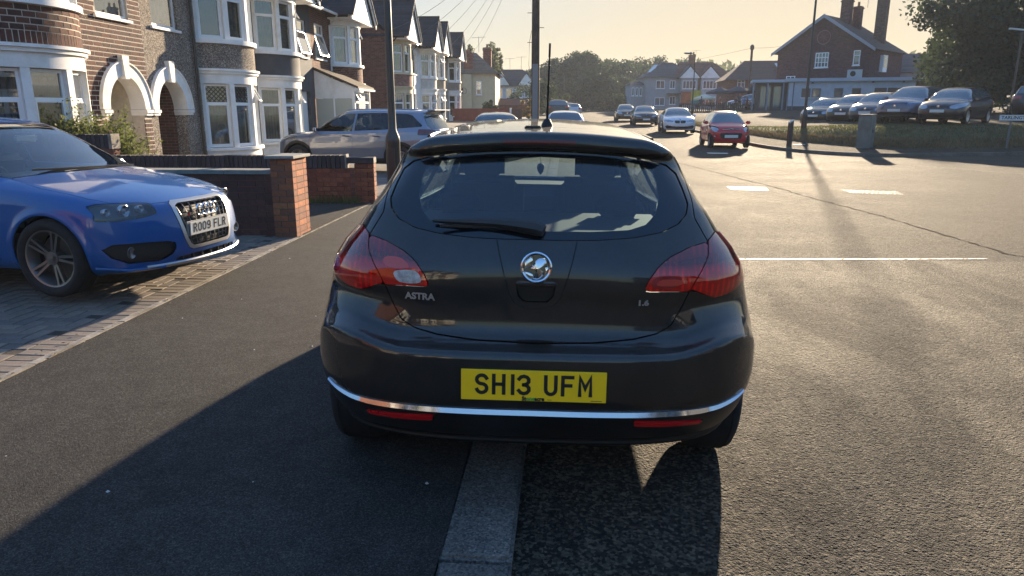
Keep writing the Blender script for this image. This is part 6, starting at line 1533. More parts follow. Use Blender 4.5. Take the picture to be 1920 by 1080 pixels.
FA = [
 part('windscreen', 'F', [(-.2, 1.375), (.48, 1.35), (.56, 1.28), (.66, 1.10), (.745, .955), (.70, .935), (.4, .958), (-.2, .965)], m_glass('audi_glass', (.35, .42, .44), 1.5), y=.12, off=-.004, gap=.006, rim=.012),
 part('headlight', 'F', au_head, clearlens, y=1.45, pair=1, gap=.003, rim=.004, off=0),
 part('grille_frame', 'F', au_grille, 'cut', y=1.8, off=.006, gap=.002, rim=.012),
 part('fog_grille', 'F', [(.40, .405), (.46, .425), (.60, .435), (.79, .44), (.83, .40), (.80, .33), (.72, .275), (.52, .265), (.43, .31), (.40, .36)], P('mesh_black', (.008, .008, .009), .6), y=1.45, off=-.03, pair=1, rim=-.03),
 part('lower_intake', 'F', [(-.2, .285), (.20, .285), (.38, .275), (.42, .245), (-.2, .235)], plastic, y=1.8, off=-.03),
 part('side_window', 'S', [(-1.3, 1.02), (-1.45, 1.10), (-1.25, 1.26), (-.9, 1.34), (-.5, 1.35), (-.5, .97)], tintglass, xmin=.4, off=-.004, pair=1, gap=.006, rim=.01),
 part('side_window', 'S', [(-.44, .96), (-.44, 1.35), (-.1, 1.33), (.15, 1.26), (.50, 1.10), (.70, .985), (.70, .94)], m_glass('audi_side', (.25, .3, .31), 1.4), xmin=.4, off=-.004, pair=1, gap=.006, rim=.01),
 part('rear_window', 'R', [(-.2, 1.33), (.48, 1.30), (.60, 1.10), (-.2, 1.08)], tintglass, y=-1.3, off=-.004, gap=.005, rim=.01),
 part('taillight', 'R', [(.48, .95), (.9, .98), (.9, .80), (.50, .80)], redlens, y=-1.6, gap=.003, pair=1),
 part('bonnet', 'T', [(-.2, 1.0), (.70, .86), (.76, 1.2), (.735, 1.6), (.66, 1.82), (.50, 1.935), (.33, 2.00), (-.2, 2.03)], 'paint', zmin=.69, gap=.0045, rim=.015),
 part('door', 'S', [(-.60, .28), (-.60, 1.37), (-.1, 1.35), (.18, 1.27), (.52, 1.12), (.78, .93), (.80, .5), (.76, .28)], 'paint', xmin=.42, pair=1, gap=.0045, rim=.015),
]
for ft in FA:
    if ft['mat'] == 'cut': ft['mat'] = satin
def build_audi():
    feats = []
    for ft in FA:
        if ft['n'] == 'grille_frame':
            feats.append(part('grille_backing', 'F', au_gin, plastic, y=1.8, off=-.035, rim=-.035)); feats.append(ft)
        else: feats.append(ft)
    root = build_car('parked_car', 'blue hatchback with silver grille parked nose out on the block paved drive', AUDI, blue_paint, .02, feats, see=True, wheelkey=('audi', .318, .225, .232, 5, 'twin', P('rim_bronzed', (.20, .185, .175), .35, .8)))
    B = Body(AUDI)
    def surf(x, z):
        y = 2.4
        for i in range(80):
            d = float(B.f(np.array([[x, y, z]]))[0])
            if d < .0004: break
            y -= d*.6
        return y
    interior(root, 4.3, seats_y=(-.15, -.95), sx=.36, zf=.28, dashy=.62, dashz=.94)
    gb = MB(); gb2 = MB()
    for k in range(10):
        z = .366+k*.0375
        if .43 < z < .56: continue
        half = float(np.interp(z, [.35, .42, .54, .66, .70], [.235, .275, .297, .310, .290]))
        xs = np.linspace(-half, half, 9); 
        gb.tube([(x, surf(x, z)-.012, z) for x in xs], .0035, 5)
    for k in range(-4, 5):
        x0 = k*.072; pts = []
        for z in np.linspace(.36, .708, 16):
            x = x0*(.80+.25*(z-.35)/.36)
            if abs(x) < float(np.interp(z, [.35, .42, .54, .66, .71], [.235, .275, .300, .312, .285])): pts.append((x, surf(x, z)-.010, z))
        if len(pts) > 2: gb2.tube(pts, .0038, 5)
    gb.build('grille_bar', P('grille_dark_bar', (.05, .05, .055), .3, .5), root, smooth=True, kind='stuff'); gb2.build('grille_bar', P('grille_grey_bar', (.2, .2, .21), .35, .6), root, smooth=True, kind='stuff')
    sur = MB(); sur.box(-.285, 2.115, .432, .285, 2.128, .558); sur.build('plate_surround', P('surround_grey', (.16, .165, .17), .4), root, bevel=.004)
    plate(root, 'RO09 FLR', (0, 2.137, .495), .520, .111, whiteplate, False, tilt=R(3))
    for i in range(4):
        x = -.099+i*.066; n = 30; mb = MB()
        mb.tube([(x+.045*math.cos(2*math.pi*k/n), surf(x, .645)+.024, .640+.045*math.sin(2*math.pi*k/n)) for k in range(n+1)], .0068, 6); mb.build('badge_ring', chrome, root, smooth=True)
    # small model badge
    mb = MB(); y = surf(.225, .615)+.004; mb.box(.205, y-.002, .600, .225, y+.002, .628); mb.build('grille_badge', P('badge_red', (.5, .02, .02), .3), root)
    t = text_mb('S3', .030, .042, bold=.001).build('grille_badge_lettering', chrome, root, fix=False); t.location = (.182, y, .614); t.rotation_euler = (0, 0, math.pi)
    for s in (-1, 1):
        # lamp internals: housing, projector, inner lamp, indicator
        hb = MB(); ys = lambda x, z: surf(x, z)-.07
        q = [(a*s, b) for a, b in [(.80, .73), (.72, .742), (.60, .74), (.485, .728), (.495, .66), (.60, .64), (.75, .625), (.825, .635)]]
        hb.add([(x, ys(x, z), z) for x, z in q], [tuple(range(len(q)))]); hb.build('lamp_housing', lampdark, root)
        for x, z, r in ((.655*s, .69, .047), (.555*s, .694, .030), (.755*s, .685, .030)):
            y = surf(x, z)-.045; lb = MB(); lb.lathe([(.001, -.01), (r*.55, -.004), (r*.62, .0), (r*.85, .006), (r, .018), (r*1.08, .016), (r*1.05, -.02)], (x, y, z), 20, 'Y', cap=False); lb.build('lamp_projector', lampchrome, root, smooth=True)
            lb = MB(); lb.lathe([(.001, .014), (r*.3, .011), (r*.55, .0)], (x, y, z), 16, 'Y', cap=False); lb.build('lamp_bulb', P('bulb_glass', (.25, .27, .3), .03, .3, coat=1), root, smooth=True)
        y = surf(.70*s, .36)-.02; lb = MB(); lb.lathe([(.001, .0), (.03, .004), (.045, .012), (.05, .01)], (.70*s, y, .36), 18, 'Y', cap=False); lb.build('fog_lamp', P('fog_lens', (.12, .12, .13), .08, .4, coat=1), root, smooth=True)
    # splitter blade and lower chrome lip
    lip = MB()
    xs = np.linspace(-.62, .62, 25); lip.tube([(x, surf(x, .25)+.012, .232+.0*abs(x)) for x in xs], .013, 6); lip.build('front_lip', satin, root, smooth=True)
    for s in (-1, 1):
        fb = MB(); A = [(.84*s, surf(.84*s, .30)-.0, .25), (.72*s, surf(.72*s, .25)+.015, .222), (.50*s, surf(.5*s, .25)+.02, .222)]
        fb.tube(A, .012, 6); fb.build('splitter', blue_paint, root, smooth=True)
    for k in range(7):
        x = -.33+k*.11; vb = MB(); vb.box(x-.006, surf(x, .26)-.025, .237, x+.006, surf(x, .26)-.003, .283); vb.build('intake_slat', plastic, root)
    mirror_part(root, satin, .50, .93, .80, .85)
    mm = rbox_mesh('rear_view_mirror', .24, .03, .07, .02, P('mirror_cream', (.5, .5, .42), .3)); inst('rear_view_mirror', mm, root, (0, .32, 1.22))
    # bonnet-edge wiper arms
    wb = MB(); wb.tube([(-.55, .96, .955), (.0, .93, .972), (.5, .87, .985)], .009, 5); wb.build('wiper', plastic, root, smooth=True)
    return root
audi = build_audi(); audi.location = (-5.21, 6.33, .095); audi.rotation_euler = (0, 0, R(-98.8))

# ================================================================ simpler cars : a few body shapes shared by many cars
def spec(L, W, H, side, wb, wr, belt, wz=None, bowf=.42, bowr=.3, rk=None):
    hw = W/2
    wz = wz or [(-.9, hw-.08), (-.6, hw-.03), (-.4, hw-.005), (-.25, hw), (-.1, hw-.02), (-.03, hw-.045), (.02, hw-.09), (.15, hw-.15), (.3, hw-.23), (.42, hw-.30), (.6, hw-.4)]
    return dict(L=L, hw=hw, H=H+.04, wheels=wb, wr=wr, track=W-.22, archgap=.035, tres=.015, side=side, bowr=bowr, bowf=bowf, pr=3, pf=2.8, wz=wz,
        wy=[(-L/2-.1, .93), (-L/2+.45, .98), (-L/2+.9, 1), (-.3, .98), (.4, .98), (L/2-.9, 1), (L/2-.45, .97), (L/2+.1, .9)], belt=belt, rk=rk or [.18, .10, .14], crown=.045)
def scale_side(pts, L, H): return [(a*L, b*H) for a, b in pts]
SIDE_HATCH = [(-.47, .18), (-.495, .30), (-.5, .42), (-.49, .60), (-.475, .68), (-.44, .80), (-.40, .91), (-.36, .955), (-.24, .985), (-.10, 1.0), (.0, .99), (.09, .955), (.17, .86), (.25, .71), (.29, .665), (.38, .62), (.45, .55), (.485, .47), (.5, .36), (.49, .20), (.43, .13), (0, .12), (-.40, .13)]
SIDE_MINI = [(-.47, .18), (-.495, .30), (-.5, .42), (-.495, .60), (-.485, .68), (-.46, .82), (-.43, .94), (-.36, .98), (-.2, 1.0), (-.05, 1.0), (.06, .975), (.14, .92), (.23, .78), (.30, .67), (.34, .645), (.42, .60), (.47, .53), (.495, .44), (.5, .33), (.49, .20), (.43, .13), (0, .12), (-.40, .13)]
SIDE_SEDAN = [(-.47, .2), (-.495, .32), (-.5, .45), (-.495, .65), (-.47, .74), (-.38, .76), (-.30, .86), (-.20, .96), (-.10, .995), (.0, 1.0), (.07, .97), (.15, .87), (.225, .725), (.26, .69), (.36, .66), (.44, .60), (.485, .50), (.5, .38), (.49, .20), (.43, .13), (0, .12), (-.40, .13)]
SIDE_SUV = [(-.47, .2), (-.495, .32), (-.5, .42), (-.495, .60), (-.49, .68), (-.465, .82), (-.44, .94), (-.40, .97), (-.25, .99), (-.10, 1.0), (.03, .985), (.09, .95), (.165, .84), (.245, .695), (.28, .665), (.38, .635), (.45, .59), (.485, .53), (.5, .40), (.495, .24), (.44, .15), (0, .14), (-.42, .15)]
def front_feats(L, W, H, kind, plate_z=.42):
    hw = W/2; k = H
    F = [part('windscreen', 'F', [(-.2, .965*k), (hw-.36, .945*k), (hw-.30, .90*k), (hw-.19, .74*k), (hw-.15, .67*k), (hw-.25, .665*k), (-.2, .69*k)], carglass, y=L*.02, off=-.004, rim=.01),
      part('rear_window', 'R', [(-.2, .95*k), (hw-.36, .93*k), (hw-.22, .74*k), (-.2, .72*k)] if kind != 'sedan' else [(-.2, .95*k), (hw-.34, .93*k), (hw-.20, .79*k), (-.2, .78*k)], carglass, y=-L*.2 if kind == 'sedan' else -L*.30, off=-.004, rim=.01)]
    if kind == 'suv': sw = [(-.44, .70), (-.43, .80), (-.40, .93), (-.2, .955), (.0, .955), (.085, .91), (.15, .82), (.215, .70), (.18, .665)]
    elif kind == 'mini': sw = [(-.42, .70), (-.41, .84), (-.36, .94), (-.2, .96), (-.05, .96), (.05, .93), (.12, .87), (.20, .76), (.235, .69), (.2, .65)]
    elif kind == 'sedan': sw = [(-.33, .745), (-.27, .84), (-.18, .935), (-.08, .96), (.0, .96), (.06, .93), (.13, .83), (.19, .735), (.16, .70)]
    else: sw = [(-.38, .74), (-.37, .82), (-.33, .91), (-.2, .95), (-.08, .965), (.0, .955), (.07, .92), (.14, .83), (.205, .72), (.17, .68)]
    sw = [(a*L, b*k) for a, b in sw]
    F.append(part('side_window', 'S', sw, carglass, xmin=hw-.55, off=-.005, pair=1, rim=.01))
    return F
def small_plate(root, L, z, txt='', rear=False, y=None, w_=.52):
    y = y if y is not None else (L/2+.006)*(1 if not rear else -1)
    if txt: return plate(root, txt, (0, y, z), w_, .111, yellowplate if rear else whiteplate, rear)
    mb = MB(); mb.box(-w_/2, -.004, -.056, w_/2, .004, .056); o = mb.build('number_plate', yellowplate if rear else whiteplate, root); o.location = (0, y, z); return o
def pillars(root, L, kind, H, hw):
    pass
def surf_f(o, x, z, sgn=1):
    B = o.setdefault('_B', Body(o)); y = (o['L']/2+.15)*sgn
    for i in range(80):
        d = float(B.f(np.array([[x, y, z]]))[0])
        if d < .0006: break
        y -= d*.6*sgn
    return y
def door_lines(L, k):
    return [part('front_door', 'S', [(-.03*L, .17*k), (-.03*L, .955*k), (.0*L, .955*k), (.085*L, .905*k), (.15*L, .81*k), (.215*L, .68*k), (.225*L, .4*k), (.21*L, .17*k)], 'paint', xmin=.4, pair=1, gap=.004, rim=.012),
            part('rear_door', 'S', [(-.035*L, .17*k), (-.035*L, .955*k), (-.18*L, .96*k), (-.24*L, .75*k), (-.225*L, .5*k), (-.20*L, .17*k)], 'paint', xmin=.4, pair=1, gap=.004, rim=.012)]
def proto(key):
    if key == 'mini':
        L, W, H = 3.47, 1.62, 1.46; o = spec(L, W, H, scale_side(SIDE_MINI, L, H), (-1.10, 1.20), .285, [(-1.7, .93), (0, .90), (1.0, .92), (1.7, .80)], rk=[.20, .12, .14])
        F = front_feats(L, W, H, 'mini')+[
          part('headlight', 'F', [(.44, .80), (.50, .66), (.60, .62), (.74, .70), (.80, .86), (.72, .90), (.55, .86)], clearlens, y=.9, pair=1, gap=.003, smooth=4, off=.004),
          part('headlight_bowl', 'F', [(.46, .79), (.51, .67), (.60, .63), (.73, .70), (.78, .85), (.71, .885), (.55, .85)], lampchrome, y=.9, pair=1, off=-.03),
          part('lower_grille', 'F', [(-.2, .60), (.40, .60), (.44, .55), (.38, .38), (-.2, .37)], plastic, y=.9, off=-.012, rim=.0, gap=.003),
          part('grille', 'F', [(-.2, .775), (.30, .775), (.36, .745), (.30, .715), (-.2, .71)], plastic, y=.9, off=-.006, gap=.003)]
        F = [F[0], F[1], F[2]]+F[4:5]+F[3:4]+F[5:]
        F = [f for f in F if f['n'] != 'headlight']+[]
        o['pl'] = .47
    elif key == 'sedan':
        L, W, H = 4.70, 1.83, 1.44; o = spec(L, W, H, scale_side(SIDE_SEDAN, L, H), (-1.42, 1.42), .33, [(-2.3, 1.04), (0, .94), (1.2, .92), (2.3, .82)])
        F = front_feats(L, W, H, 'sedan')+[
          part('headlight', 'F', [(.36, .70), (.40, .63), (.70, .64), (.86, .70), (.88, .77), (.60, .745)], lampchrome, y=1.5, pair=1, gap=.003, off=-.006),
          part('kidney_grille', 'F', [(.02, .70), (.06, .72), (.28, .715), (.31, .68), (.27, .575), (.05, .565), (.02, .6)], plastic, y=1.5, pair=1, off=-.01, rim=-.02),
          part('lower_grille', 'F', [(-.2, .40), (.42, .40), (.70, .46), (.80, .40), (.72, .27), (-.2, .24)], plastic, y=1.5, off=-.02, gap=.002)]
        o['pl'] = .45
    elif key == 'hatch':
        L, W, H = 4.30, 1.80, 1.48; o = spec(L, W, H, scale_side(SIDE_HATCH, L, H), (-1.30, 1.30), .32, [(-2.1, 1.04), (0, .95), (1.1, .93), (2.1, .80)])
        F = front_feats(L, W, H, 'hatch')+[
          part('headlight', 'F', [(.40, .72), (.42, .62), (.62, .60), (.86, .70), (.88, .86), (.72, .82), (.5, .76)], lampchrome, y=1.3, pair=1, gap=.003, off=-.006),
          part('grille', 'F', [(-.2, .69), (.34, .69), (.36, .64), (-.2, .61)], plastic, y=1.5, off=-.01),
          part('lower_grille', 'F', [(-.2, .40), (.46, .40), (.62, .36), (.55, .25), (-.2, .23)], plastic, y=1.5, off=-.015),
          part('taillight', 'R', [(.55, .98), (.92, 1.0), (.92, .80), (.60, .80)], redlens, y=-1.5, gap=.003, pair=1)]
        o['pl'] = .52
    elif key == 'crossover':
        L, W, H = 4.45, 1.86, 1.62; o = spec(L, W, H, scale_side(SIDE_SUV, L, H), (-1.32, 1.36), .35, [(-2.2, 1.14), (0, 1.06), (1.1, 1.04), (2.2, .92)])
        F = front_feats(L, W, H, 'suv')+[
          part('headlight', 'F', [(.46, .90), (.50, .85), (.80, .86), (.90, .93), (.90, .97), (.7, .95)], lampchrome, y=1.4, pair=1, gap=.003, off=-.004),
          part('grille', 'F', [(-.2, .85), (.42, .86), (.50, .78), (.56, .62), (.44, .58), (-.2, .57)], P('grille_silver_dark', (.12, .12, .15), .3, .6), y=1.5, off=-.012, rim=-.012),
          part('lower_grille', 'F', [(-.2, .47), (.60, .50), (.72, .42), (.60, .28), (-.2, .27)], plastic, y=1.5, off=-.015),
          part('side_cladding', 'S', [(-2.3, .1), (-2.3, .42), (-1.0, .42), (1.0, .42), (2.3, .45), (2.3, .1)], plastic, xmin=.6, pair=1),
          part('taillight', 'R', [(.55, 1.08), (.95, 1.12), (.95, .93), (.60, .95)], redlens, y=-1.5, gap=.003, pair=1)]
        o['pl'] = .56
    elif key == 'longsuv':
        L, W, H = 4.64, 1.84, 1.62
        sd = [(-2.18, .30), (-2.29, .48), (-2.31, .62), (-2.29, .95), (-2.22, 1.10), (-2.05, 1.36), (-1.98, 1.52), (-2.08, 1.60), (-1.6, 1.605), (-.7, 1.625), (.0, 1.61), (.35, 1.56), (.75, 1.37), (1.15, 1.12), (1.3, 1.06), (1.75, 1.02), (2.1, .94), (2.26, .82), (2.32, .62), (2.30, .36), (2.1, .24), (0, .24), (-2.0, .26)]
        o = spec(L, W, H, sd, (-1.38, 1.46), .355, [(-2.3, 1.12), (0, 1.04), (1.2, 1.02), (2.3, .92)], bowf=.40, bowr=.30); o['archgap'] = .045
        F = [part('windscreen', 'F', [(-.2, 1.54), (.54, 1.52), (.62, 1.42), (.74, 1.14), (.70, 1.09), (-.2, 1.12)], carglass, y=.2, off=-.004, rim=.01),
          part('rear_window', 'R', [(-.2, 1.50), (.50, 1.49), (.60, 1.42), (.66, 1.20), (.60, 1.13), (-.2, 1.12)], carglass, y=-1.7, off=-.004, rim=.01, gap=.004),
          part('taillight', 'R', [(.50, 1.10), (.60, 1.12), (1.0, 1.13), (1.0, .98), (.60, 1.0)], P('smoked_red_lens', (.10, .006, .010), .12, coat=1), y=-1.85, gap=.004, pair=1, off=.004, rim=.01),
          part('side_window', 'S', [(-.06, 1.07), (-.06, 1.50), (.12, 1.50), (.36, 1.44), (.72, 1.26), (1.04, 1.10), (1.00, 1.06)], m_glass('suv_glass', (.55, .62, .60), 1.2), xmin=.4, off=-.004, pair=1, rim=.012, gap=.004),
          part('side_window', 'S', [(-.12, 1.08), (-.12, 1.50), (-.55, 1.515), (-.98, 1.51), (-1.05, 1.12)], tintglass, xmin=.4, off=-.004, pair=1, rim=.012, gap=.004),
          part('side_window', 'S', [(-1.10, 1.13), (-1.04, 1.505), (-1.50, 1.49), (-1.62, 1.46), (-1.92, 1.22), (-1.90, 1.19)], tintglass, xmin=.4, off=-.004, pair=1, rim=.012, gap=.004),
          part('front_door', 'S', [(-.09, .40), (-.09, 1.55), (.15, 1.54), (.40, 1.47), (.78, 1.26), (1.10, 1.06), (1.12, .7), (1.04, .40)], 'paint', xmin=.4, pair=1, gap=.005, rim=.012),
          part('rear_door', 'S', [(-.095, .40), (-.095, 1.55), (-1.0, 1.55), (-1.08, 1.1), (-1.10, .9), (-.95, .62), (-.92, .40)], 'paint', xmin=.4, pair=1, gap=.005, rim=.012),
          part('arch_cladding', 'S', [(-1.38+.47*math.cos(a), .355+.47*math.sin(a)) for a in np.linspace(-.3, math.pi+.3, 18)], plastic, xmin=.6, pair=1),
          part('arch_cladding', 'S', [(1.46+.47*math.cos(a), .355+.47*math.sin(a)) for a in np.linspace(-.3, math.pi+.3, 18)], plastic, xmin=.6, pair=1),
          part('side_cladding', 'S', [(-2.35, .1), (-2.35, .40), (-.9, .40), (1.0, .40), (2.35, .42), (2.35, .1)], plastic, xmin=.6, pair=1),
          part('headlight', 'F', [(.52, .86), (.56, .78), (.80, .80), (1.0, .86), (1.0, .96), (.75, .92)], lampchrome, y=1.5, pair=1, gap=.004, off=-.005),
          part('grille', 'F', [(-.2, .88), (.46, .87), (.50, .7), (.40, .58), (-.2, .56)], plastic, y=1.8, off=-.015, rim=-.015)]
        o['pl'] = .5
    if key != 'longsuv': F += door_lines(L, H)
    see = key == 'longsuv'
    h = {'mini': .04, 'sedan': .045, 'hatch': .045, 'crossover': .045, 'longsuv': .03}[key]
    wk = {'mini': ('mini', .285, .18, .19, 6, '', rimgrey), 'sedan': ('sedan', .33, .22, .24, 10, '', rimdark), 'hatch': ('hatch', .32, .2, .215, 9, '', rimgrey), 'crossover': ('cross', .35, .22, .24, 5, '', rimgrey), 'longsuv': ('lsuv', .355, .225, .24, 5, 'twin', rimgrey)}[key]
    base = P('paint_'+key, (.3, .3, .3), .3, .3, coat=1)
    root = build_car('parked_car', '-', o, base, h, F, see=see, wheelkey=wk, detail=see)
    L2 = L/2
    yy = {'mini': .20, 'sedan': .16, 'hatch': .175, 'crossover': .19, 'longsuv': .17}[key]*L
    zz = {'mini': .68, 'sedan': .68, 'hatch': .66, 'crossover': .68, 'longsuv': .68}[key]*H
    if key in ('hatch', 'mini', 'crossover', 'longsuv'): yy = {'mini': .62, 'hatch': .62, 'crossover': .72, 'longsuv': .88}[key]
    if key == 'sedan': yy = .62
    mirror_part(root, base, yy, zz, W/2-.05)
    small_plate(root, L, o['pl'], y=surf_f(o, 0, o['pl'])+.008)
    pr = small_plate(root, L, .62 if key != 'longsuv' else .75, rear=True, y=surf_f(o, 0, .75, -1)-.01)
    if see:
        interior(root, L, seats_y=(.20, -.75), sx=.38, zf=.42, dashy=.98, dashz=1.06)
        mb = MB(); mb.box(-.5, -2.15, 1.575, .5, -1.95, 1.60); mb.build('roof_spoiler', base, root, bevel=.01)['p'] = 1
        for s in (-1, 1):
            mb = MB(); mb.tube([(s*.585, y, 1.612-.03*max(0, abs(y+.55)-.6)**1.5) for y in np.linspace(-1.75, .15, 8)], .014, 6); mb.build('roof_rail', satin, root, smooth=True)
            for yh in (-.02-.02, -.97+.10):
                mb = MB(); mb.tube([(s*(W/2+.012), yh+.0, .945), (s*(W/2+.028), yh+.09, .95), (s*(W/2+.012), yh+.19, .955)], .012, 6); mb.build('door_handle', P('handle_dark', (.03, .03, .035), .3), root, smooth=True)
            mb = MB(); pts = [(-1.10, 1.52), (-1.62, 1.48), (-1.95, 1.20)]
    if key == 'mini':
        for z0 in (.735, .752):
            mb = MB(); pts = [(x, surf_f(o, x, z0)+.008, z0+.022*max(0, 1-abs(x)/.09)) for x in (-.34, -.2, -.09, 0, .09, .2, .34)]; mb.tube(pts, .008, 5); mb.build('grille_chevron', chrome, root)
        for s in (-1, 1):
            mb = MB(); mb.lathe([(.001, 0), (.045, .005), (.05, .0)], (s*.60, surf_f(o, .60, .48)+.006, .48), 12, 'Y', cap=False); mb.build('fog_lamp', lampchrome, root)
    if key == 'sedan':
        mb = MB(); mb.lathe([(.001, .004), (.036, .003), (.038, -.004)], (0, surf_f(o, 0, .755)+.01, .755), 14, 'Y', cap=False); mb.build('badge', P('badge_blue', (.1, .2, .5), .3), root)
    if key in ('hatch', 'crossover'):
        mb = MB(); zb = .70 if key == 'hatch' else .74; mb.lathe([(.001, .004), (.05, .003), (.052, -.004)], (0, surf_f(o, 0, zb)+.008, zb), 14, 'Y', cap=False); mb.build('badge', chrome, root)
    return root
PROTO = {}
def repaint(o, mat):
    if o.get('p') and o.type == 'MESH' and o.material_slots: o.material_slots[0].link = 'OBJECT'; o.material_slots[0].material = mat
    for c in o.children: repaint(c, mat)
def add_car(key, label, paint, loc, deg, group=None, s=1.0, cat='car'):
    if key not in PROTO: PROTO[key] = proto(key); r = PROTO[key]
    else: r = copy_tree(PROTO[key])
    r['label'] = label; r['category'] = cat; r.location = loc; r.rotation_euler = (0, 0, R(deg)); r.scale = (s, s, s)
    if group: r['group'] = group
    elif 'group' in r: del r['group']
    repaint(r, paint); return r
p_grey = m_paint('grey_paint', (.21, .24, .30), .32, .5)
p_red = m_paint('red_paint', (.50, .005, .022), .4, .0); p_red.node_tree.nodes['Principled BSDF'].inputs['Coat IOR'].default_value = 1.5
p_white = m_paint('white_paint', (.60, .62, .66), .35, .1)
p_dkblue = m_paint('dark_blue_paint', (.010, .016, .032), .35, .1)
p_dkgreen = m_paint('dark_green_paint', (.006, .014, .011), .35, .05)
p_gunm = m_paint('gunmetal_paint', (.022, .030, .028), .35, .2)
p_silblue = m_paint('silver_blue_paint', (.055, .065, .08), .35, .3)
p_lav = m_paint('lavender_grey_paint', (.12, .12, .18), .35, .3)
p_navy = m_paint('navy_paint', (.006, .007, .016), .35, .05)
p_black = m_paint('black_paint_far', (.012, .013, .015), .4, .2)
G_ROAD = 'cars parked along the right-hand kerb'; G_FORE = 'cars parked in a row on the forecourt'; G_FAR = 'cars far down the street'
suv = add_car('longsuv', 'grey people-carrier parked side-on behind the brick garden wall', p_grey, (-5.10, 18.45, .04), 77); suv.scale = (1, 1, .965)
red_car = add_car('mini', 'small bright red hatchback facing us at the right kerb', p_red, (6.70, 31.2, zg(31)), 178, G_ROAD)
bm_ = add_car('sedan', 'white saloon with twin kidney grille parked behind the red hatchback', p_white, (6.6, 43.8, zg(44)), 177, G_ROAD)
add_car('sedan', 'dark blue saloon parked third along the right-hand kerb', p_dkblue, (6.05, 56.5, zg(56)), 179, G_ROAD)
add_car('hatch', 'black hatchback rearmost of the four at the right kerb', p_black, (5.45, 66.5, zg(66)), 180, G_ROAD)
add_car('hatch', 'navy hatchback at the near end of the forecourt row, side in view', p_navy, (16.2, 31.7, 1.03), 136, G_FORE)
add_car('crossover', 'lavender grey crossover beside the navy hatchback on the forecourt', p_lav, (15.7, 34.3, 1.02), 136, G_FORE)
add_car('hatch', 'silver blue hatchback behind the grey roadside cabinet', p_silblue, (15.25, 36.7, .95), 140, G_FORE)
add_car('hatch', 'gunmetal hatchback second from the left on the forecourt', p_gunm, (15.0, 39.0, .90), 140, G_FORE)
add_car('hatch', 'dark green hatchback at the left end of the forecourt row', p_dkgreen, (14.55, 41.6, .78), 140, G_FORE)
add_car('crossover', 'dark car with yellow plate seen from behind at the right picture edge', p_black, (21.6, 35.6, 1.12), -28)
add_car('hatch', 'white hatchback parked ahead of the nearest car, roof just showing', p_white, (.02, 31.5, zg(31)), 0)
add_car('hatch', 'dark hatchback whose roof shows before the red garden wall', p_black, (-2.35, 25.0, .04), 6)
add_car('crossover', 'black van-like car parked far ahead on the left kerb', p_black, (-.6, 70.0, zg(70)), 0, G_FAR, 1.15)
add_car('hatch', 'silver car parked far ahead beside the black one', m_paint('silver_paint', (.4, .42, .44), .35, .4), (.9, 80, zg(80)), 0, G_FAR)
for i, (x, yy, lab, pm_) in enumerate([(2.0, 104, 'grey car standing far off in the middle of the street', p_gunm), (7.4, 140, 'white car first in the distant kerbside row', p_white), (8.4, 150, 'blue-grey car second in the distant kerbside row', p_silblue), (9.6, 160, 'pale car third in the distant kerbside row', p_white), (11.0, 170, 'silver car last in the distant kerbside row', p_silblue), (5.2, 178, 'tiny dark car at the far end of the street', p_black)]):
    add_car('hatch', lab, pm_, (x-1.6, yy, zg(yy)), 180 if i else 0, G_FAR)
add_car('hatch', 'white car standing behind the parasols of the beer garden', p_white, (20.6, 84, 1.65), 80, None, 1.15)
# ---------------------------------------------------------------- street furniture and people
street_lamp('slim black street lamp on the right-hand verge, taller', (11.05, 34.6, .33), 7.0, -1, s=.95)
street_lamp('distant street lamp in front of the grey semi-detached houses', (10.0, 58.5, zg(58)+.15), 5.1, -1, s=.75)
def twin_lamp(label, loc, h):
    t = thing('street_lamp', label, 'street lamp', loc); m = MB(); m.tube([(0, 0, 0), (0, 0, h)], .06, 8); m.build('post', lamp_m, t)
    for sg in (-1, 1): q_ = MB(); q_.prism([(0, -.12, h), (sg*.7, -.09, h+.08), (sg*.7, .09, h+.08), (0, .12, h)], (0, 0, .08)); q_.build('lamp_head', P('pale_head', (.6, .6, .55), .3), t)
twin_lamp('twin-headed lamp standing in front of the large dark tree', (24.9, 43.0, 1.2), 4.6)
# telegraph pole with wires
wood = m_noisy('pole_wood', (.095, .065, .048), .85, 3, .35, .004, 30)
tp = thing('telegraph_pole', 'thick brown wooden telegraph pole rising out of the picture behind the nearest car', 'telegraph pole', (-1.08, 27.0, .05))
mb = MB(); mb.tube([(0, 0, -.2), (0, 0, 4), (0, 0, 8.2)], [.155, .145, .125], 16); mb.build('post', wood, tp, smooth=.6)
mb = MB(); mb.box(-.10, -.170, .6, .10, -.150, 3.15); mb.build('cable_guard', P('guard_grey', (.22, .22, .23), .5, .5), tp)
for k in range(5): mb = MB(); s_ = 1 if k % 2 else -1; mb.tube([(s_*.14, 0, 3.9+k*.5), (s_*.30, 0, 3.9+k*.5)], .012, 6); mb.build('step_iron', blackpipe, tp)
mb = MB(); mb.tube([(-.15, -.05, 2.7), (-.24, -.05, 3.1), (-.22, -.05, 3.9), (-.15, -.03, 4.3)], .008, 5); mb.build('cable_loop', blackpipe, tp)
tops = [(-9.2, 30.5, 5.3), (-9.2, 44, 5.7), (-9.2, 50, 5.9), (-9.2, 57, 6.1), (-9.2, 63, 6.3), (-8.7, 70, 6.9), (-9.2, 38.5, 5.6)]
lbl = ['service wire running from the wooden pole to the gap beside the brick house', 'service wire from the pole to the cream-bay house', 'service wire from the pole to the white rendered house', 'service wire from the pole to the beige-banded house', 'service wire from the pole to the terrace end house', 'service wire from the pole to the cream end house', 'uppermost-left service wire crossing above the first gable past the gap']
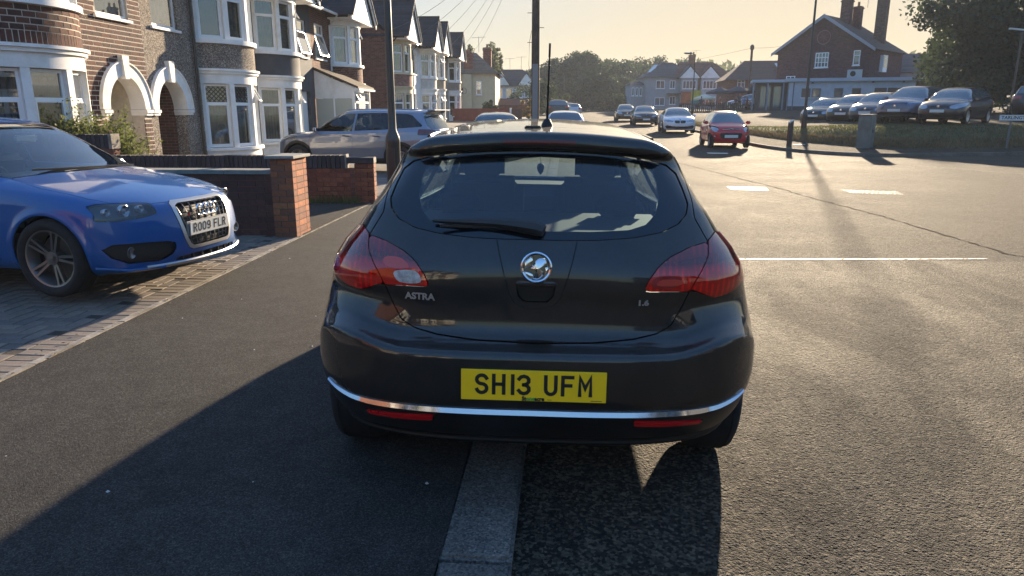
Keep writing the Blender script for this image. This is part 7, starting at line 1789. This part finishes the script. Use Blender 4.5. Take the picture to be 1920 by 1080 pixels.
for (x, y, z), lb in zip(tops, lbl):
    a = Vector((-1.08, 27, 8.15)); b = Vector((x, y, z)); pts = [a.lerp(b, i/14)-Vector((0, 0, .55*4*(i/14)*(1-i/14))) for i in range(15)]
    mb = MB(); mb.tube(pts, .009, 4); tag(mb.build('overhead_wire', blackpipe), lb, 'wire', 'telephone wires fanning out from the wooden pole')
t = thing('telegraph_pole', 'distant telegraph pole rising above the roof of the brick house', 'telegraph pole', (20.6, 84.5, 1.6)); mb = MB(); mb.tube([(0, 0, 0), (0, 0, 6.5)], .13, 8); mb.build('post', wood, t); mb = MB(); mb.lathe([(.16, 6.5), (.22, 6.6), (.22, 6.9), (.1, 7.05)], n=10); mb.build('pole_cap', wood, t)
for x, y, z, lb in ((9, 112, 7.6, 'faint wire from the distant pole to the grey semis'), (27, 84, 9.2, 'faint wire from the distant pole towards the pub')):
    a = Vector((20.6, 84.5, 8.3)); b = Vector((x, y, z)); mb = MB(); mb.tube([a.lerp(b, i/8)-Vector((0, 0, 1.2*(i/8)*(1-i/8))) for i in range(9)], .012, 4); tag(mb.build('overhead_wire', blackpipe), lb, 'wire')
t = thing('thin_pole', 'slim pole standing among the trees at the street end', 'pole', (-.1, 118, zg(118))); mb = MB(); mb.tube([(0, 0, 0), (0, 0, 5.4)], .07, 6); mb.build('post', wood, t)
# bollard with slanted top
t = thing('bollard', 'black square bollard with a slanted white-rimmed top at the kerb corner', 'bollard', (8.95, 29.6, .2), R(20))
mb = MB(); mb.prism([(-.085, -.06, -.1), (.085, -.06, -.1), (.085, -.06, .98), (-.085, -.06, .88)], (0, .12, 0)); mb.build('body', P('bollard_black', (.02, .02, .022), .5), t)
mb = MB(); mb.prism([(-.09, -.065, .885), (.09, -.065, .99), (.09, .065, .99), (-.09, .065, .885)], (0, 0, .03)); mb.build('cap', P('bollard_cap', (.5, .5, .48), .4), t)
for x, y, s_ in ((9.5, 30.2, .45), (9.35, 33.5, .35)): mb = MB(); mb.box(x-s_/2, y-s_*.4, zg(y)+.125, x+s_/2, y+s_*.4, zg(y)+.150); tag(mb.build('access_cover', m_noisy('pale_cover', (.55, .52, .45), .8, 9)), 'pale square cover in the footway '+('beside the black bollard' if y < 31 else 'behind the black bollard'), 'cover')
t = thing('utility_cabinet', 'grey-green steel roadside cabinet before the grass bank', 'cabinet', (11.30, 28.2, .14), R(52))
mb = MB(); mb.box(-.30, -.22, -.05, .30, .22, 1.26); mb.build('body', m_noisy('cabinet_green', (.15, .155, .14), .55, 3, .2, .001, 60, dirt=(.10, .09, .07)), t, bevel=.01)
mb = MB(); mb.prism([(-.32, -.24, 1.262), (.32, -.24, 1.262), (.32, .24, 1.262), (-.32, .24, 1.262)], (0, 0, .03)); mb.build('lid', MATS['cabinet_green'], t)
for x0, x1 in ((-.28, -.01), (.01, .28)): mb = MB(); mb.box(x0, -.235, .08, x1, -.222, 1.18); d = mb.build('door', MATS['cabinet_green'], t); mb = MB(); mb.box(x1-.06 if x0 < 0 else x0+.03, -.245, .62, x1-.03 if x0 < 0 else x0+.06, -.236, .74); mb.build('handle', blackpipe, d)
# street name sign
t = thing('street_name_sign', 'white street name sign on a post reading TARLINGTON ROAD, cut off at the right edge', 'sign', (16.62, 27.68, .20), R(-22))
mb = MB(); mb.box(-.80, -.012, 1.0, .80, .012, 1.22); pb = mb.build('board', P('sign_white', (.62, .62, .60), .4), t)
mb = MB(); mb.box(-.80, -.0135, 1.0, .80, -.0122, 1.010); mb.box(-.80, -.0135, 1.210, .80, -.0122, 1.22); mb.box(-.80, -.0135, 1.010, -.790, -.0122, 1.210); mb.box(.790, -.0135, 1.010, .80, -.0122, 1.210); mb.build('border', blackprint, pb)
o = text_mb('TARLINGTON ROAD', .165, 1.46, bold=.003).build('sign_lettering', blackprint, pb, fix=False); o.location = (0, -.0135, 1.11)
for x in (-.42, .42): mb = MB(); mb.box(x-.03, .014, -.2, x+.03, .06, 1.2); mb.build('post', P('post_grey', (.12, .12, .12), .6), t)
# beer garden: parasols, tables, banner, drinkers
G_P = 'parasols over the beer garden'
def parasol(label, x, y, z, r, h, col, rough=.8, group=G_P):
    t = thing('parasol', label, 'parasol', (x, y, z), group=group); mb = MB(); mb.tube([(0, 0, 0), (0, 0, h)], .03, 6); mb.build('pole', P('pole_dark', (.05, .05, .05), .5), t)
    n = 8; mb = MB(); R0 = [(r*math.cos(2*math.pi*i/n+.2), r*math.sin(2*math.pi*i/n+.2), h-r*.32) for i in range(n)]; mb.add(R0+[(0, 0, h)]+[(p[0], p[1], p[2]-.18) for p in R0], [(i, (i+1) % n, n) for i in range(n)]+[(i, i+n+1, (i+1) % n+n+1, (i+1) % n) for i in range(n)]); mb.build('canopy', P('canvas_'+str(col[0]), col, rough), t, fix=False)
parasol('small cream parasol over the drinkers by the banner', 14.0, 75, 1.62, 1.15, 1.55, (.62, .55, .40))
parasol('dark parasol left of the white car in the beer garden', 15.7, 76, 1.62, 1.5, 2.25, (.03, .03, .05)); parasol('dark parasol in front of the white car', 17.3, 75, 1.62, 1.6, 2.35, (.031, .03, .05)); parasol('dark parasol rightmost, beside the annexe', 19.0, 76, 1.62, 1.7, 2.4, (.032, .03, .05))
t = thing('banner', 'colourful orange and yellow-green banner on the beer garden fence', 'banner', (13.15, 78, 1.65), R(5))
mb = MB(); mb.box(-1.05, 0, .55, .0, .03, 1.85); mb.build('panel', m_noisy('banner_orange', (.42, .13, .06), .6, 1.5, .5, 0), t); mb = MB(); mb.box(.01, 0, .95, 1.05, .03, 1.95); mb.build('panel', m_noisy('banner_lime', (.36, .36, .06), .6, 2, .4, 0), t); mb = MB(); mb.box(.01, 0, .5, 1.05, .03, .94); mb.build('panel', m_noisy('banner_teal', (.06, .28, .30), .6, 2, .4, 0), t)
for x in (-1.0, 1.0): mb = MB(); mb.box(x-.04, .03, 0, x+.04, .1, 1.9); mb.build('post', wood, t)
G_T = 'picnic tables in the beer garden'
tabm = m_noisy('table_wood', (.09, .06, .045), .8, 5)
def picnic(label, x, y, a):
    t = thing('picnic_table', label, 'table', (x, y, 1.62), R(a), G_T)
    for k in range(4): mb = MB(); mb.box(-.85, -.33+k*.17, .70, .85, -.18+k*.17, .74); mb.build('plank', tabm, t)
    for s_ in (-1, 1): mb = MB(); mb.box(-.85, s_*.72-.11, .42, .85, s_*.72+.11, .46); mb.build('bench', tabm, t)
    for s_ in (-1, 1):
        mb = MB(); mb.prism([(s_*.6, -.8, 0), (s_*.6, -.7, 0), (s_*.6, -.2, .7), (s_*.6, -.3, .7)], (.05, 0, 0)); mb.build('leg', tabm, t); mb = MB(); mb.prism([(s_*.6, .8, 0), (s_*.6, .7, 0), (s_*.6, .2, .7), (s_*.6, .3, .7)], (.05, 0, 0)); mb.build('leg', tabm, t)
        mb = MB(); mb.box(s_*.6-.03, -.8, .36, s_*.6+.03, .8, .42); mb.build('crossbar', tabm, t)
for k, (x, y, a, lb) in enumerate([(14.0, 74.2, 8, 'picnic table under the cream parasol'), (16.1, 74.4, 70, 'picnic table under the left dark parasol'), (17.6, 73.8, 15, 'picnic table nearest the street in the beer garden'), (18.9, 74.8, 60, 'picnic table beside the annexe posts')]): picnic(lb, x, y, a)
skin = P('skin', (.42, .24, .17), .6)
def person(label, x, y, z, rz, shirt, trousers, pose='stand', hair=(.03, .02, .015)):
    t = thing('person', label, 'person', (x, y, z), R(rz))
    st = pose == 'stand'; hz = .92 if st else .52
    J = {'pel': (0, 0, hz), 'waist': (0, .01, hz+.17), 'chest': (0, .0, hz+.38), 'neck': (0, .01, hz+.56), 'jaw': (0, -.01, hz+.64), 'head': (0, -.0, hz+.73), 'crown': (0, .01, hz+.81)}
    E_ = [('pel', 'waist'), ('waist', 'chest'), ('chest', 'neck'), ('neck', 'jaw'), ('jaw', 'head'), ('head', 'crown')]; Rd = {'pel': .135, 'waist': .125, 'chest': .145, 'neck': .055, 'jaw': .068, 'head': .092, 'crown': .06}
    for s_ in (-1, 1):
        q_ = 'l' if s_ < 0 else 'r'
        if st: L_ = [(s_*.09, 0, hz-.06), (s_*.11, -.02, hz-.45), (s_*.115, .02, .09), (s_*.12, -.13, .04)]
        else: L_ = [(s_*.10, -.02, hz), (s_*.13, -.42, hz+.02), (s_*.13, -.38, .10), (s_*.13, -.50, .05)]
        A_ = [(s_*.19, 0, hz+.48), (s_*.25, .0 if st else -.06, hz+.22), (s_*.22, -.12 if st else -.30, hz+.06 if st else hz+.16), (s_*.20, -.17 if st else -.38, hz+.0 if st else hz+.17)]
        for nm, pts, par, rs in (('leg'+q_, L_, 'pel', (.085, .062, .042, .035)), ('arm'+q_, A_, 'chest', (.055, .043, .032, .028))):
            for i, p in enumerate(pts): J[nm+str(i)] = p; Rd[nm+str(i)] = rs[i]; E_.append((par if i == 0 else nm+str(i-1), nm+str(i)))
    names = list(J); me = bpy.data.meshes.new('body'); me.from_pydata([J[n_] for n_ in names], [(names.index(a), names.index(b)) for a, b in E_], [])
    o = bpy.data.objects.new('body', me); link(o); md = o.modifiers.new('s', 'SKIN')
    for i, n_ in enumerate(names): me.skin_vertices[0].data[i].radius = (Rd[n_], Rd[n_]*(.72 if n_ in ('pel', 'waist', 'chest') else 1)); me.skin_vertices[0].data[i].use_root = (i == 0)
    o.modifiers.new('d', 'SUBSURF').levels = 1
    dg = bpy.context.evaluated_depsgraph_get(); dg.update(); m2 = bpy.data.meshes.new_from_object(o.evaluated_get(dg)); bpy.data.objects.remove(o)
    for m_ in (skin, shirt, trousers, P('hair_%.2f' % hair[0], hair, .8)): m2.materials.append(m_)
    for p in m2.polygons:
        c = p.center; p.use_smooth = True
        if c.z > hz+.57: p.material_index = 3 if (c.z > hz+.76 or (c.y > .03 and c.z > hz+.64)) else 0
        elif c.z > hz+.03 and not (abs(c.x) > .17 and c.z < hz+.30): p.material_index = 1
        elif c.z <= hz+.03 and not (abs(c.x) > .18): p.material_index = 2
    b = bpy.data.objects.new('body', m2); link(b, t); return t
sh_ = {k: P('shirt_'+k, c, .85) for k, c in dict(white=(.55, .55, .55), blue=(.08, .14, .28), red=(.35, .06, .05), navy=(.03, .04, .09), grey=(.2, .2, .2), black=(.015, .015, .02)).items()}
person('man in a white shirt standing by the dark annexe wall', 20.65, 73.6, 1.62, 10, sh_['white'], sh_['black'])
G2 = 'drinkers seated in the beer garden'
for x, y, a, s_, lb in ((15.3, 74.0, 70, 'red', 'person in a red top seated at the left picnic table'), (16.9, 74.1, -60, 'navy', 'person in navy seated facing left between the picnic tables'), (17.4, 73.0, 160, 'blue', 'person in a blue shirt seated with their back to the street'), (18.1, 74.6, 0, 'red', 'person in a red top seated behind the middle table'), (18.3, 73.2, 190, 'grey', 'person in grey seated beside the blue-shirted one'), (19.5, 74.0, -80, 'black', 'person in black seated nearest the annexe'), (13.4, 73.4, 170, 'navy', 'person in navy seated under the cream parasol'), (14.7, 75.0, 10, 'white', 'person in white seated behind the cream parasol table')):
    person(lb, x, y, 1.62, a, sh_[s_], sh_['black'], 'sit')['group'] = G2
person('person in a blue shirt standing beside the white car', 17.9, 77.0, 1.62, 0, sh_['blue'], sh_['navy'])
t = thing('low_fence', 'dark low picket fence along the front of the beer garden', 'fence', (13.3, 71.8, 1.55), R(-3))
for k in range(40): mb = None
mb = MB(); mb.box(-.05, -.03, -.1, .05, .03, .75); pm_ = mb.mesh('picket'); pm_.materials.append(P('fence_dark', (.04, .035, .04), .8))
for k in range(30): inst('picket', pm_, t, (k*.19-2.2, 0, 0))
mb = MB(); mb.box(-2.3, .032, .5, 3.4, .06, .58); mb.build('rail', MATS['fence_dark'], t)
# ---------------------------------------------------------------- terrace carrying on behind the camera: it is mirrored in the black tailgate
G_B = 'houses of the same street behind the viewer, mirrored in the black tailgate'
for i, (src, x, y, rz) in enumerate([(t4, -9.8, -12.8, 0), (t3, -9.8, -18.6, 0), (t8, -9.8, -24.6, 0), (t7, -9.8, -30.6, 0), (t6, -9.8, -36.6, 0), (t3, 15.5, -9.0, 180), (t8, 15.5, -15.0, 180), (t6, 15.5, -21.2, 180), (t7, 15.5, -27.2, 180)]):
    c = copy_tree(src); c.location = (x, y, .12); c.rotation_euler = (0, 0, R(rz)); c['label'] = 'bay-fronted house of the same street, seen only as a reflection in the black tailgate'; c['group'] = G_B
# ---------------------------------------------------------------- air
hz_m = bpy.data.materials.new('air'); hz_m.use_nodes = True; tt = hz_m.node_tree; tt.nodes.remove(tt.nodes['Principled BSDF'])
pv_ = tt.nodes.new('ShaderNodeVolumePrincipled'); pv_.inputs['Color'].default_value = (.85, .92, 1, 1); pv_.inputs['Density'].default_value = .0006; pv_.inputs['Anisotropy'].default_value = .05
tt.links.new(pv_.outputs[0], tt.nodes['Material Output'].inputs['Volume'])
mb = MB(); mb.box(-1560, -180, -1.4, 1560, 960, 36); hz = mb.build('haze', hz_m); hz['kind'] = 'stuff'; hz['label'] = 'thin warm evening haze over the street'
sc.cycles.volume_bounces = 0; sc.cycles.volume_max_steps = 64
